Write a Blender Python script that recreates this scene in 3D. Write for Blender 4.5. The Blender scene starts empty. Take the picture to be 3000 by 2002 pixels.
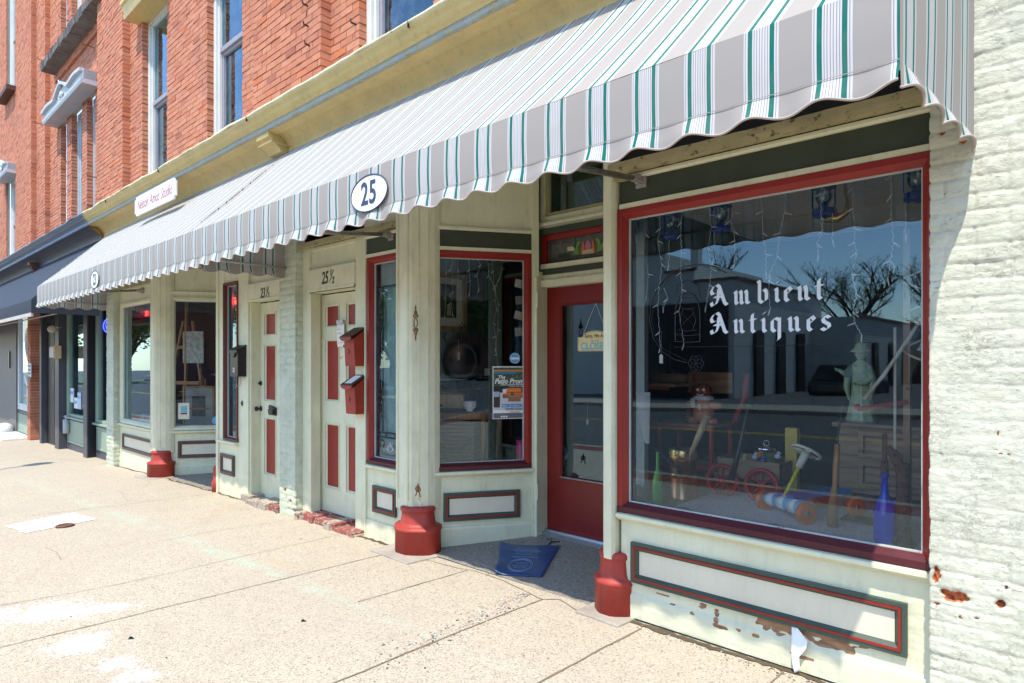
SUN, SKY, EXPO = 2.05, .15, 1.6
import bpy, math, random
from math import pi, sin, cos, radians, sqrt, atan2
from mathutils import Vector, Matrix, noise
random.seed(7)
scene = bpy.context.scene
COL = scene.collection
# ------------------------------------------------------------------ camera model (used to read sizes off the facade plane)
F_, D_, H_, HY_ = 1850.0, 3.2, 1.5, 1057.0
A_ = math.atan(1716/1850); S_, C_ = sin(A_), cos(A_)
def P(px, py, Y=0.0):
    u = (px-1500)/F_; v = (HY_-py)/F_; t = (Y+D_)/(C_+u*S_)
    return Vector((t*(-S_+u*C_), Y, H_+t*v))
def PX(px, Y=0.0): return P(px, 0, Y).x
def PZ(px, py, Y=0.0): return P(px, py, Y).z
def G(px, py, z=0.0):
    u = (px-1500)/F_; v = (HY_-py)/F_; t = (z-H_)/v
    return Vector((t*(-S_+u*C_), t*(C_+u*S_)-D_, z))
def RP(px, py, p0, n):
    u = (px-1500)/F_; v = (HY_-py)/F_
    d = Vector((-S_+u*C_, C_+u*S_, v)); o = Vector((0, -D_, H_))
    t = (Vector(p0)-o).dot(n)/d.dot(n)
    return o+d*t
def gz(x):                       # pavement height along the shop fronts
    if x > -1: return -.015
    if x > -13: return -.015-.0018*(x+1)**2
    return -.274-.019*(-13-x)
# ------------------------------------------------------------------ node helpers
def M_new(name):
    m = bpy.data.materials.new(name); m.use_nodes = True
    nt = m.node_tree; b = nt.nodes['Principled BSDF']
    return m, nt, b
def N(nt, t, **k):
    n = nt.nodes.new(t)
    for a, v in k.items():
        if a.startswith('i_'):
            n.inputs[a[2:].replace('_', ' ')].default_value = v
        else: setattr(n, a, v)
    return n
def rgba(c): return (c[0], c[1], c[2], 1)
def ramp(nt, fac, stops, interp='LINEAR'):
    r = nt.nodes.new('ShaderNodeValToRGB'); r.color_ramp.interpolation = interp
    cr = r.color_ramp
    while len(cr.elements) > 1: cr.elements.remove(cr.elements[-1])
    cr.elements[0].position = stops[0][0]; cr.elements[0].color = rgba(stops[0][1])
    for p, c in stops[1:]:
        e = cr.elements.new(p); e.color = rgba(c)
    if fac is not None: nt.links.new(fac, r.inputs['Fac'])
    return r.outputs['Color']
def coords(nt, scale=(1,1,1), kind='Object'):
    tc = nt.nodes.new('ShaderNodeTexCoord'); mp = nt.nodes.new('ShaderNodeMapping')
    mp.inputs['Scale'].default_value = scale
    if kind == 'World':
        g = nt.nodes.new('ShaderNodeNewGeometry'); nt.links.new(g.outputs['Position'], mp.inputs['Vector'])
    else: nt.links.new(tc.outputs[kind], mp.inputs['Vector'])
    return mp.outputs['Vector']
def noi(nt, vec, scale, detail=4, rough=.6, out='Fac'):
    n = nt.nodes.new('ShaderNodeTexNoise'); n.inputs['Scale'].default_value = scale
    n.inputs['Detail'].default_value = detail; n.inputs['Roughness'].default_value = rough
    nt.links.new(vec, n.inputs['Vector']); return n.outputs[out]
def mixc(nt, fac, a, b, mode='MIX'):
    m = nt.nodes.new('ShaderNodeMix'); m.data_type = 'RGBA'; m.blend_type = mode
    for s, v in ((m.inputs[0], fac), (m.inputs[6], a), (m.inputs[7], b)):
        if hasattr(v, 'is_output'): nt.links.new(v, s)
        elif isinstance(v, (int, float)): s.default_value = v
        else: s.default_value = rgba(v)
    return m.outputs[2]
def mth(nt, op, a, b=None, c=None, clamp=False):
    m = nt.nodes.new('ShaderNodeMath'); m.operation = op; m.use_clamp = clamp
    for i, v in enumerate((a, b, c)):
        if v is None: continue
        if hasattr(v, 'is_output'): nt.links.new(v, m.inputs[i])
        else: m.inputs[i].default_value = v
    return m.outputs[0]
def bump(nt, b, h, strength=.3, dist=.01):
    n = nt.nodes.new('ShaderNodeBump'); n.inputs['Strength'].default_value = strength; n.inputs['Distance'].default_value = dist
    nt.links.new(h, n.inputs['Height']); nt.links.new(n.outputs['Normal'], b.inputs['Normal'])
def sc(c, k): return tuple(min(1, max(0, x*k)) for x in c)
MATS = {}
def paint(name, col, rough=.45, var=.12, bmp=.25, grain=(1,1,1), chip=None, chipth=.7, spec=.4, dirt=0.0, attr=False):
    """painted wood / iron: brush streaks, faded patches, optional flaked spots showing what is underneath"""
    if name in MATS: return MATS[name]
    m, nt, b = M_new(name); v = coords(nt, kind='World')
    n1 = noi(nt, v, 3.5, 5, .65); n2 = noi(nt, coords(nt, (6*grain[0], 6*grain[1], 6*grain[2]), 'World'), 7, 4, .7)
    c = ramp(nt, n1, [(.3, sc(col, 1-var)), (.55, col), (.75, sc(col, 1+var*.6))])
    c = mixc(nt, mth(nt, 'MULTIPLY', n2, var*1.5), c, sc(col, .6))
    n3 = noi(nt, v, 60, 3, .6)
    if dirt:
        d = ramp(nt, noi(nt, coords(nt, (9, 9, 1.6), 'World'), 2.2, 6, .75), [(.52, (0,0,0)), (.72, (1,1,1))])
        c = mixc(nt, mth(nt, 'MULTIPLY', d, dirt), c, (.16, .13, .09))
    h = mth(nt, 'ADD', mth(nt, 'MULTIPLY', n2, .6), mth(nt, 'MULTIPLY', n3, .4))
    if chip is not None or attr:
        nn = noi(nt, v, 26, 6, .75)
        if attr:
            a = N(nt, 'ShaderNodeAttribute', attribute_name='chip')
            th = mth(nt, 'GREATER_THAN', mth(nt, 'ADD', a.outputs['Fac'], mth(nt, 'MULTIPLY', mth(nt, 'SUBTRACT', nn, .5), .35)), .5)
        else: th = mth(nt, 'GREATER_THAN', nn, chipth)
        under = ramp(nt, noi(nt, coords(nt, (4*grain[0], 4, 4*grain[2]), 'World'), 9, 4), [(.35, sc(chip, .55)), (.6, chip), (.8, sc(chip, 1.25))])
        c = mixc(nt, th, c, under)
        h = mth(nt, 'SUBTRACT', h, mth(nt, 'MULTIPLY', th, .8))
    nt.links.new(c, b.inputs['Base Color'])
    nt.links.new(mth(nt, 'ADD', mth(nt, 'MULTIPLY', n1, .25), rough-.1), b.inputs['Roughness'])
    b.inputs['Specular IOR Level'].default_value = spec
    bump(nt, b, h, bmp, .004)
    MATS[name] = m; return m
def plain(name, col, rough=.5, metal=0, spec=.5, emit=None, es=1, var=.08, alpha=1, bmp=.1, scale=18):
    if name in MATS: return MATS[name]
    m, nt, b = M_new(name); v = coords(nt)
    n = noi(nt, v, scale, 4)
    nt.links.new(ramp(nt, n, [(.3, sc(col, 1-var)), (.7, sc(col, 1+var))]), b.inputs['Base Color'])
    b.inputs['Roughness'].default_value = rough; b.inputs['Metallic'].default_value = metal
    b.inputs['Specular IOR Level'].default_value = spec
    if emit: b.inputs['Emission Color'].default_value = rgba(emit); b.inputs['Emission Strength'].default_value = es
    if alpha < 1: b.inputs['Alpha'].default_value = alpha
    if bmp: bump(nt, b, noi(nt, v, scale*3, 3), bmp, .003)
    MATS[name] = m; return m
def woodmat(name, c1, c2, rough=.4, axis='z', s=1.0):
    if name in MATS: return MATS[name]
    m, nt, b = M_new(name)
    scl = {'z': (14, 14, 1.2), 'x': (1.2, 14, 14), 'y': (14, 1.2, 14)}[axis]
    v = coords(nt, tuple(q*s for q in scl))
    n = noi(nt, v, 3, 6, .65)
    nt.links.new(ramp(nt, n, [(.3, c1), (.5, sc(c2, .8)), (.7, c2)]), b.inputs['Base Color'])
    b.inputs['Roughness'].default_value = rough
    bump(nt, b, n, .25, .003); MATS[name] = m; return m
def glassmat(name, tint=(1,1,1), k=2.0, base=.03, rough=0.0, dirt=.03):
    m = bpy.data.materials.new(name); m.use_nodes = True; nt = m.node_tree; nt.nodes.clear()
    out = nt.nodes.new('ShaderNodeOutputMaterial'); mx = nt.nodes.new('ShaderNodeMixShader')
    tr = nt.nodes.new('ShaderNodeBsdfTransparent'); gl = nt.nodes.new('ShaderNodeBsdfGlossy'); fr = nt.nodes.new('ShaderNodeFresnel')
    fr.inputs['IOR'].default_value = 1.5; tr.inputs['Color'].default_value = rgba(tint); gl.inputs['Roughness'].default_value = rough
    gl.inputs['Color'].default_value = (.62, .86, 1, 1)
    v = coords(nt); bp = nt.nodes.new('ShaderNodeBump'); bp.inputs['Strength'].default_value = .012; bp.inputs['Distance'].default_value = .02
    nt.links.new(noi(nt, v, 1.6, 2), bp.inputs['Height']); nt.links.new(bp.outputs[0], gl.inputs['Normal'])
    f = mth(nt, 'ADD', mth(nt, 'MULTIPLY', fr.outputs[0], k), base, clamp=True)
    nt.links.new(f, mx.inputs[0]); nt.links.new(tr.outputs[0], mx.inputs[1]); nt.links.new(gl.outputs[0], mx.inputs[2])
    df = nt.nodes.new('ShaderNodeBsdfDiffuse'); df.inputs['Color'].default_value = (.7, .7, .68, 1)
    m2 = nt.nodes.new('ShaderNodeMixShader')
    nt.links.new(mth(nt, 'MULTIPLY', ramp(nt, noi(nt, v, 5, 6, .8), [(.45, (0,0,0)), (.8, (1,1,1))]), dirt), m2.inputs[0])
    nt.links.new(mx.outputs[0], m2.inputs[1]); nt.links.new(df.outputs[0], m2.inputs[2]); nt.links.new(m2.outputs[0], out.inputs[0])
    return m
# ------------------------------------------------------------------ mesh builder
def frame_from(d):
    d = d.normalized(); up = Vector((0,0,1)) if abs(d.z) < .95 else Vector((1,0,0))
    a = d.cross(up).normalized(); b = a.cross(d).normalized(); return a, b
class MB:
    def __init__(s): s.v = []; s.f = []; s.mi = []; s.cur = 0; s.T = None; s.attr = None
    def V(s, p):
        p = Vector(p)
        if s.T is not None: p = s.T @ p
        s.v.append(p); return len(s.v)-1
    def F(s, idx): s.f.append(tuple(idx)); s.mi.append(s.cur)
    def poly(s, pts): s.F([s.V(p) for p in pts]); return s
    def box(s, x0, x1, y0, y1, z0, z1):
        i = [s.V(p) for p in ((x0,y0,z0),(x1,y0,z0),(x1,y1,z0),(x0,y1,z0),(x0,y0,z1),(x1,y0,z1),(x1,y1,z1),(x0,y1,z1))]
        for q in ((0,3,2,1),(4,5,6,7),(0,1,5,4),(1,2,6,5),(2,3,7,6),(3,0,4,7)): s.F([i[k] for k in q])
        return s
    def prism_y(s, pts, y0, y1):      # pts in (x,z)
        n = len(pts); a = [s.V((x, y0, z)) for x, z in pts]; b = [s.V((x, y1, z)) for x, z in pts]
        s.F(a); s.F(b[::-1])
        for k in range(n): s.F((a[k], b[k], b[(k+1) % n], a[(k+1) % n]))
        return s
    def prism_z(s, pts, z0, z1, scale_top=1.0, c=(0,0)):      # pts in (x,y)
        n = len(pts); a = [s.V((x, y, z0)) for x, y in pts]
        b = [s.V((c[0]+(x-c[0])*scale_top, c[1]+(y-c[1])*scale_top, z1)) for x, y in pts]
        s.F(a[::-1]); s.F(b)
        for k in range(n): s.F((a[k], a[(k+1) % n], b[(k+1) % n], b[k]))
        return s
    def prism_x(s, pts, x0, x1):      # pts in (y,z)
        n = len(pts); a = [s.V((x0, y, z)) for y, z in pts]; b = [s.V((x1, y, z)) for y, z in pts]
        s.F(a[::-1]); s.F(b)
        for k in range(n): s.F((a[k], a[(k+1) % n], b[(k+1) % n], b[k]))
        return s
    def tube(s, pts, r, n=8, cap=True, closed=False):
        pts = [Vector(p) for p in pts]; R = r if isinstance(r, (list, tuple)) else [r]*len(pts)
        rings = []; m = len(pts); pa = None
        for k, p in enumerate(pts):
            if closed: d = pts[(k+1) % m]-pts[k-1]
            else: d = pts[min(k+1, m-1)]-pts[max(k-1, 0)]
            if d.length < 1e-9: d = Vector((0,0,1))
            a, b = frame_from(d)
            if pa is not None:
                d.normalize(); q = pa-d*pa.dot(d)
                if q.length > 1e-6: a = q.normalized(); b = a.cross(d).normalized()
            pa = a
            rings.append([s.V(p+(a*cos(2*pi*j/n)+b*sin(2*pi*j/n))*R[k]) for j in range(n)])
        for k in range(m if closed else m-1):
            A, B = rings[k], rings[(k+1) % m]
            for j in range(n): s.F((A[j], B[j], B[(j+1) % n], A[(j+1) % n]))
        if cap and not closed: s.F(rings[0]); s.F(rings[-1][::-1])
        return s
    def lathe(s, prof, c=(0,0,0), n=20, ax='z', sx=1, sy=1):
        c = Vector(c); rings = []
        for r, h in prof:
            ring = []
            for j in range(n):
                t = 2*pi*j/n; x, y = r*cos(t)*sx, r*sin(t)*sy
                p = {'z': (x, y, h), 'y': (x, h, y), 'x': (h, x, y)}[ax]
                ring.append(s.V(c+Vector(p)))
            rings.append(ring)
        for k in range(len(rings)-1):
            A, B = rings[k], rings[k+1]
            for j in range(n): s.F((A[j], A[(j+1) % n], B[(j+1) % n], B[j]))
        s.F(rings[0][::-1]); s.F(rings[-1]); return s
    def ball(s, c, rx, ry=None, rz=None, n=14, m=9):
        ry = rx if ry is None else ry; rz = rx if rz is None else rz; c = Vector(c); rings = []
        top = s.V(c+Vector((0,0,rz))); bot = s.V(c-Vector((0,0,rz)))
        for k in range(1, m):
            a = pi*k/m
            rings.append([s.V(c+Vector((rx*sin(a)*cos(2*pi*j/n), ry*sin(a)*sin(2*pi*j/n), rz*cos(a)))) for j in range(n)])
        for j in range(n):
            s.F((top, rings[0][j], rings[0][(j+1) % n])); s.F((bot, rings[-1][(j+1) % n], rings[-1][j]))
        for k in range(m-2):
            for j in range(n): s.F((rings[k][j], rings[k+1][j], rings[k+1][(j+1) % n], rings[k][(j+1) % n]))
        return s
    def rect_frame(s, x0, x1, z0, z1, w, y0, y1, wb=None, wt=None):
        wb = w if wb is None else wb; wt = w if wt is None else wt
        # four mitred pieces in one
        o = [(x0,z0),(x1,z0),(x1,z1),(x0,z1)]; i = [(x0+w,z0+wb),(x1-w,z0+wb),(x1-w,z1-wt),(x0+w,z1-wt)]
        of = [s.V((x,y0,z)) for x,z in o]; inf = [s.V((x,y0,z)) for x,z in i]
        ob = [s.V((x,y1,z)) for x,z in o]; inb = [s.V((x,y1,z)) for x,z in i]
        for k in range(4):
            q = (k+1) % 4
            s.F((of[k],of[q],inf[q],inf[k])); s.F((ob[q],ob[k],inb[k],inb[q]))
            s.F((of[q],of[k],ob[k],ob[q])); s.F((inf[k],inf[q],inb[q],inb[k]))
        return s
    def slope_frame(s, x0, x1, z0, z1, w, ya, yb):
        """mitred frame whose face slopes from ya at the outer edge to yb at the inner edge"""
        o = [(x0,z0),(x1,z0),(x1,z1),(x0,z1)]; i = [(x0+w,z0+w),(x1-w,z0+w),(x1-w,z1-w),(x0+w,z1-w)]
        a = [s.V((x,ya,z)) for x,z in o]; b = [s.V((x,yb,z)) for x,z in i]
        for k in range(4): q = (k+1) % 4; s.F((a[k],a[q],b[q],b[k]))
        return s
    def grid(s, fn, nu, nv):
        base = [[s.V(fn(i/nu, j/nv)) for j in range(nv+1)] for i in range(nu+1)]
        for i in range(nu):
            for j in range(nv): s.F((base[i][j], base[i+1][j], base[i+1][j+1], base[i][j+1]))
        return s
    def build(s, name, mat, parent=None, smooth=False, bevel=0, label=None, solid=0, uv=None):
        me = bpy.data.meshes.new(name)
        off = parent.location if parent is not None and parent.parent is None else Vector((0,0,0))
        if parent is not None and parent.parent is not None: off = parent.parent.location
        me.from_pydata([tuple(p-off) for p in s.v], [], s.f)
        ms = mat if isinstance(mat, (list, tuple)) else [mat]
        for q in ms: me.materials.append(q)
        if len(ms) > 1: me.polygons.foreach_set('material_index', s.mi)
        if smooth: me.polygons.foreach_set('use_smooth', [True]*len(me.polygons))
        if s.attr is not None:
            at = me.attributes.new('chip', 'FLOAT', 'POINT'); at.data.foreach_set('value', s.attr)
        if uv is not None:
            l = me.uv_layers.new(name='UVMap')
            for lp in me.loops: l.data[lp.index].uv = uv[lp.vertex_index]
        me.update()
        o = bpy.data.objects.new(name, me); COL.objects.link(o)
        if smooth == 'auto': me.shade_smooth_by_angle(radians(35)) if hasattr(me, 'shade_smooth_by_angle') else None
        if parent is not None: o.parent = parent
        if bevel:
            b = o.modifiers.new('b', 'BEVEL'); b.width = bevel; b.segments = 2; b.limit_method = 'ANGLE'; b.angle_limit = radians(40)
        if solid:
            b = o.modifiers.new('s', 'SOLIDIFY'); b.thickness = solid; b.offset = 0
        if label: o['label'] = label
        return o
def thing(name, label, cat, loc=(0,0,0), group=None):
    o = bpy.data.objects.new(name, None); COL.objects.link(o); o.location = Vector(loc); o.empty_display_size = .1
    o['label'] = label; o['category'] = cat
    if group: o['group'] = group
    return o
def tag(o, label, cat, group=None):
    o['label'] = label; o['category'] = cat
    if group: o['group'] = group
    return o
def struct(o): o['kind'] = 'structure'; return o
def sub_parent(parent, child):       # child mesh built with parent = a part: its vertices are relative to the thing
    child.parent = parent; return child
TXT = {}
def text_poly(mb, s, size, M, offset=0.0, shear=0.0, align='CENTER', extrude=.001, space=1.0, xs=1.0):
    """adds lettering (built-in font turned into mesh) to mb; M maps (x right, y up, z out) to the world"""
    cu = bpy.data.curves.new('t', 'FONT'); cu.body = s; cu.size = size; cu.offset = offset; cu.shear = shear
    cu.align_x = align; cu.align_y = 'CENTER'; cu.extrude = extrude; cu.space_character = space; cu.resolution_u = 4
    ob = bpy.data.objects.new('t', cu); COL.objects.link(ob)
    dg = bpy.context.evaluated_depsgraph_get(); dg.update()
    me = ob.evaluated_get(dg).to_mesh()
    base = len(mb.v); T = mb.T; mb.T = None
    for vv in me.vertices: mb.v.append(M @ Vector((vv.co.x*xs, vv.co.y, vv.co.z)))
    for p in me.polygons: mb.F([base+k for k in p.vertices])
    mb.T = T
    ob.evaluated_get(dg).to_mesh_clear(); bpy.data.objects.remove(ob); bpy.data.curves.remove(cu)
def wallM(x, y, z, rot=0):           # plane facing the street (-Y)
    return Matrix.Translation((x, y, z)) @ Matrix(((1,0,0,0),(0,0,-1,0),(0,1,0,0),(0,0,0,1))) @ Matrix.Rotation(rot, 4, 'Z')
def planeM(o, ux, n):                # origin, right vector, outward normal
    ux = Vector(ux).normalized(); n = Vector(n).normalized(); uy = n.cross(ux)
    m = Matrix((ux, uy, n)).transposed().to_4x4(); m.translation = Vector(o); return m
# ------------------------------------------------------------------ materials
mint = paint('mint_paint', (.70,.70,.49), .42, .10, .35, dirt=.22, chip=(.34,.28,.18), chipth=.715)
mintc = paint('mint_paint_flaking', (.70,.70,.50), .45, .10, .5, grain=(.3,1,1), dirt=.18, chip=(.34,.19,.10), attr=True)
iron = paint('mint_iron_paint', (.72,.71,.50), .4, .12, .8, dirt=.25, chip=(.35,.32,.22), chipth=.70)
red = paint('red_paint', (.27,.016,.009), .36, .14, .3, chip=(.55,.5,.4), chipth=.77, spec=.5)
redbase = paint('red_base_paint', (.40,.045,.03), .5, .2, .8, chip=(.28,.14,.10), chipth=.69, dirt=.3)
doorred = paint('door_red_paint', (.20,.012,.010), .3, .15, .25, chip=(.5,.42,.35), chipth=.775, spec=.5)
green = paint('dark_green_paint', (.050,.062,.036), .4, .25, .3, grain=(.2,1,1), chip=(.13,.12,.05), chipth=.72)
greent = paint('green_trim_paint', (.055,.085,.065), .4, .2, .3)
cream = paint('cream_paint', (.70,.66,.50), .42, .06, .3, dirt=.1)
rawwood = paint('weathered_beam', (.42,.36,.19), .7, .3, 1.2, grain=(.15,1,2), chip=(.16,.12,.07), chipth=.60)
yellow = paint('yellow_paint', (.68,.51,.20), .45, .15, .7, grain=(.15,1,1), chip=(.46,.43,.30), chipth=.655, dirt=.3)
yellow2 = paint('yellow_soffit_lit_paint', (.74,.55,.22), .5, .15, .7, grain=(.2,1,1), chip=(.45,.36,.18), chipth=.66, dirt=.25)  # cornice yellow with bounce light on the underside put into the colour
greyband = paint('grey_yellow_band', (.40,.41,.33), .5, .2, .6, grain=(.12,1,1), chip=(.55,.43,.17), chipth=.55, dirt=.3)
creamlip = paint('cream_lip', (.75,.66,.40), .55, .2, .8, chip=(.12,.09,.05), chipth=.63)
blue = paint('blue_grey_paint', (.085,.115,.165), .4, .15, .5, chip=(.2,.22,.25), chipth=.72, dirt=.2)
slate = paint('slate_paint', (.075,.078,.095), .45, .12, .3)
slatek = paint('near_black', (.012,.012,.018), .4, .2, .2)
sage = paint('sage_paint', (.28,.37,.28), .42, .08, .2)
whitew = paint('white_window_paint', (.66,.66,.60), .45, .1, .4, chip=(.3,.26,.2), chipth=.74)
hoodw = paint('grey_white_hood', (.50,.53,.55), .45, .12, .4, dirt=.2)
galv = plain('galvanized_pipe', (.30,.29,.27), .45, .8, bmp=.5, var=.25)
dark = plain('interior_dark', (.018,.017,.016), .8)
teal = paint('teal_plaster', (.26,.38,.36), .6, .15, .7)
white = plain('white_gloss', (.8,.8,.78), .3, bmp=0, var=.02)
black = plain('black_gloss', (.012,.012,.014), .35, bmp=0)
navy = plain('navy_ink', (.03,.05,.09), .5, bmp=0)
paper = plain('paper', (.80,.78,.70), .7, bmp=0, var=.03)
brass = plain('brass', (.85,.6,.22), .3, 1, bmp=.1)
copper = plain('copper', (.95,.45,.22), .3, 1, bmp=.05)
wood = woodmat('varnished_wood', (.20,.08,.025), (.52,.24,.08))
woodx = woodmat('varnished_wood_x', (.26,.12,.04), (.58,.32,.13), axis='x')
oldwood = woodmat('old_wood', (.16,.09,.05), (.42,.26,.14), .6, axis='x')
paleboard = woodmat('pale_wood', (.60,.40,.20), (.85,.62,.36), .5, axis='x')
rust = paint('rusty_iron', (.17,.07,.04), .7, .35, .8, chip=(.08,.05,.04), chipth=.55)
glass = glassmat('window_glass', (.97,.985,.98), 1.8, .015, 0, .008)
glassup = glassmat('upper_window_glass', (.78,.82,.86), 1.7, .06, .02, .12)
glassdark = glassmat('door_glass', (.6,.62,.62), 2.3, .04)
# brick
def brickmat():
    m, nt, b = M_new('red_brick'); v = coords(nt, kind='World')
    g = nt.nodes.new('ShaderNodeNewGeometry')
    base = ramp(nt, g.outputs['Random Per Island'], [(0, (.36,.115,.06)), (.06, (.47,.165,.085)), (.5, (.52,.195,.105)), (.88, (.55,.225,.125)), (.95, (.53,.16,.06)), (1, (.32,.11,.07))])
    st = ramp(nt, noi(nt, v, 1.1, 6, .75), [(.5, (0,0,0)), (.75, (1,1,1))])
    c = mixc(nt, mth(nt, 'MULTIPLY', st, .4), base, (.16,.09,.085))
    sp = ramp(nt, noi(nt, v, 26, 5, .75), [(.58, (0,0,0)), (.68, (1,1,1))])
    c = mixc(nt, mth(nt, 'MULTIPLY', sp, .4), c, (.12,.045,.035))
    c = mixc(nt, mth(nt, 'MULTIPLY', ramp(nt, noi(nt, v, 12, 4), [(.5, (0,0,0)), (.8, (1,1,1))]), .15), c, (.62,.36,.25))
    nt.links.new(c, b.inputs['Base Color']); b.inputs['Roughness'].default_value = .85
    bump(nt, b, mth(nt, 'ADD', noi(nt, v, 40, 5, .7), mth(nt, 'MULTIPLY', sp, -.5)), .7, .006); return m
brick = brickmat()
mortar = paint('mortar', (.60,.48,.38), .9, .25, 1.0)
def wpaintbrick():
    m, nt, b = M_new('white_painted_brick'); v = coords(nt, kind='World')
    at = N(nt, 'ShaderNodeAttribute', attribute_name='chip')
    c = ramp(nt, noi(nt, v, 5, 6, .7), [(.3, (.52,.53,.41)), (.55, (.61,.62,.49)), (.8, (.66,.66,.54))])
    vc = nt.nodes.new('ShaderNodeTexVoronoi'); vc.feature = 'DISTANCE_TO_EDGE'; vc.inputs['Scale'].default_value = 9
    wv_ = mixc(nt, .55, coords(nt, (.8,.8,4.5), 'World'), noi(nt, v, 9, 6, .75, 'Color'), 'ADD'); nt.links.new(wv_, vc.inputs['Vector'])
    ck = ramp(nt, vc.outputs['Distance'], [(.0, (1,1,1)), (.028, (0,0,0))]); ck = mth(nt, 'MULTIPLY', ck, ramp(nt, noi(nt, v, 4, 4), [(.50, (0,0,0)), (.66, (1,1,1))]))
    cr = mth(nt, 'MAXIMUM', ramp(nt, noi(nt, coords(nt, (1,1,3.0), 'World'), 30, 6, .8), [(.60, (0,0,0)), (.68, (1,1,1))]), ck)
    c = mixc(nt, mth(nt, 'MULTIPLY', cr, .5), c, (.26,.23,.17))
    st = ramp(nt, noi(nt, v, 2.3, 5, .7), [(.58, (0,0,0)), (.8, (1,1,1))])
    c = mixc(nt, mth(nt, 'MULTIPLY', st, .35), c, (.62,.55,.36))
    th = mth(nt, 'GREATER_THAN', mth(nt, 'ADD', at.outputs['Fac'], mth(nt, 'MULTIPLY', mth(nt, 'SUBTRACT', noi(nt, v, 30, 6, .75), .5), .5)), .5)
    und = ramp(nt, noi(nt, v, 45, 4), [(.35, (.16,.035,.015)), (.55, (.62,.17,.05)), (.75, (.70,.28,.12))])
    c = mixc(nt, th, c, und)
    nt.links.new(c, b.inputs['Base Color']); b.inputs['Roughness'].default_value = .6
    h = mth(nt, 'SUBTRACT', mth(nt, 'ADD', noi(nt, coords(nt, (1,1,2.0), 'World'), 45, 6, .75), mth(nt, 'MULTIPLY', noi(nt, v, 160, 3), .3)), mth(nt, 'MULTIPLY', cr, .8))
    bump(nt, b, h, .75, .006); return m
wbrick = wpaintbrick()
# striped awning cloth: UV.x in metres along the stripes' period
PER = .2275
def stripemat(name='striped_canvas'):
    m, nt, b = M_new(name)
    tc = nt.nodes.new('ShaderNodeTexCoord'); sp = nt.nodes.new('ShaderNodeSeparateXYZ'); nt.links.new(tc.outputs['UV'], sp.inputs[0])
    f = mth(nt, 'FRACT', mth(nt, 'DIVIDE', sp.outputs[0], PER))
    g, w, gr, pg = (.010,.17,.13), (.66,.65,.63), (.40,.365,.33), (.31,.285,.31)
    st = [(0, g), (.07, w)]
    x = .07+.022
    for k in range(6): st += [(x, pg), (x+.012, w)]; x += .0405
    st += [(.33, g), (.40, w), (.425, pg), (.437, w), (.465, gr), (.935, w), (.955, pg), (.967, w)]
    c = ramp(nt, f, st[:32], 'CONSTANT')
    v = coords(nt, kind='World')
    c = mixc(nt, mth(nt, 'MULTIPLY', ramp(nt, noi(nt, v, 2.5, 5, .7), [(.42, (0,0,0)), (.75, (1,1,1))]), .28), c, (.40,.37,.33))
    nt.links.new(c, b.inputs['Base Color']); b.inputs['Roughness'].default_value = .85; b.inputs['Specular IOR Level'].default_value = .15
    wv = mth(nt, 'ADD', noi(nt, coords(nt, (900, 900, 60), 'World'), 1, 2), noi(nt, v, 9, 3))
    bump(nt, b, wv, .12, .002)
    tl = nt.nodes.new('ShaderNodeBsdfTranslucent'); mx = nt.nodes.new('ShaderNodeMixShader'); mx.inputs[0].default_value = .18; out = nt.nodes['Material Output']
    nt.links.new(c, tl.inputs[0]); nt.links.new(b.outputs[0], mx.inputs[1]); nt.links.new(tl.outputs[0], mx.inputs[2]); nt.links.new(mx.outputs[0], out.inputs[0])
    return m
stripes = stripemat()
canvasn = paint('navy_canvas', (.035,.045,.065), .75, .3, .2, dirt=.0)
hemm = plain('hem_cord', (.42,.36,.32), .9)
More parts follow.
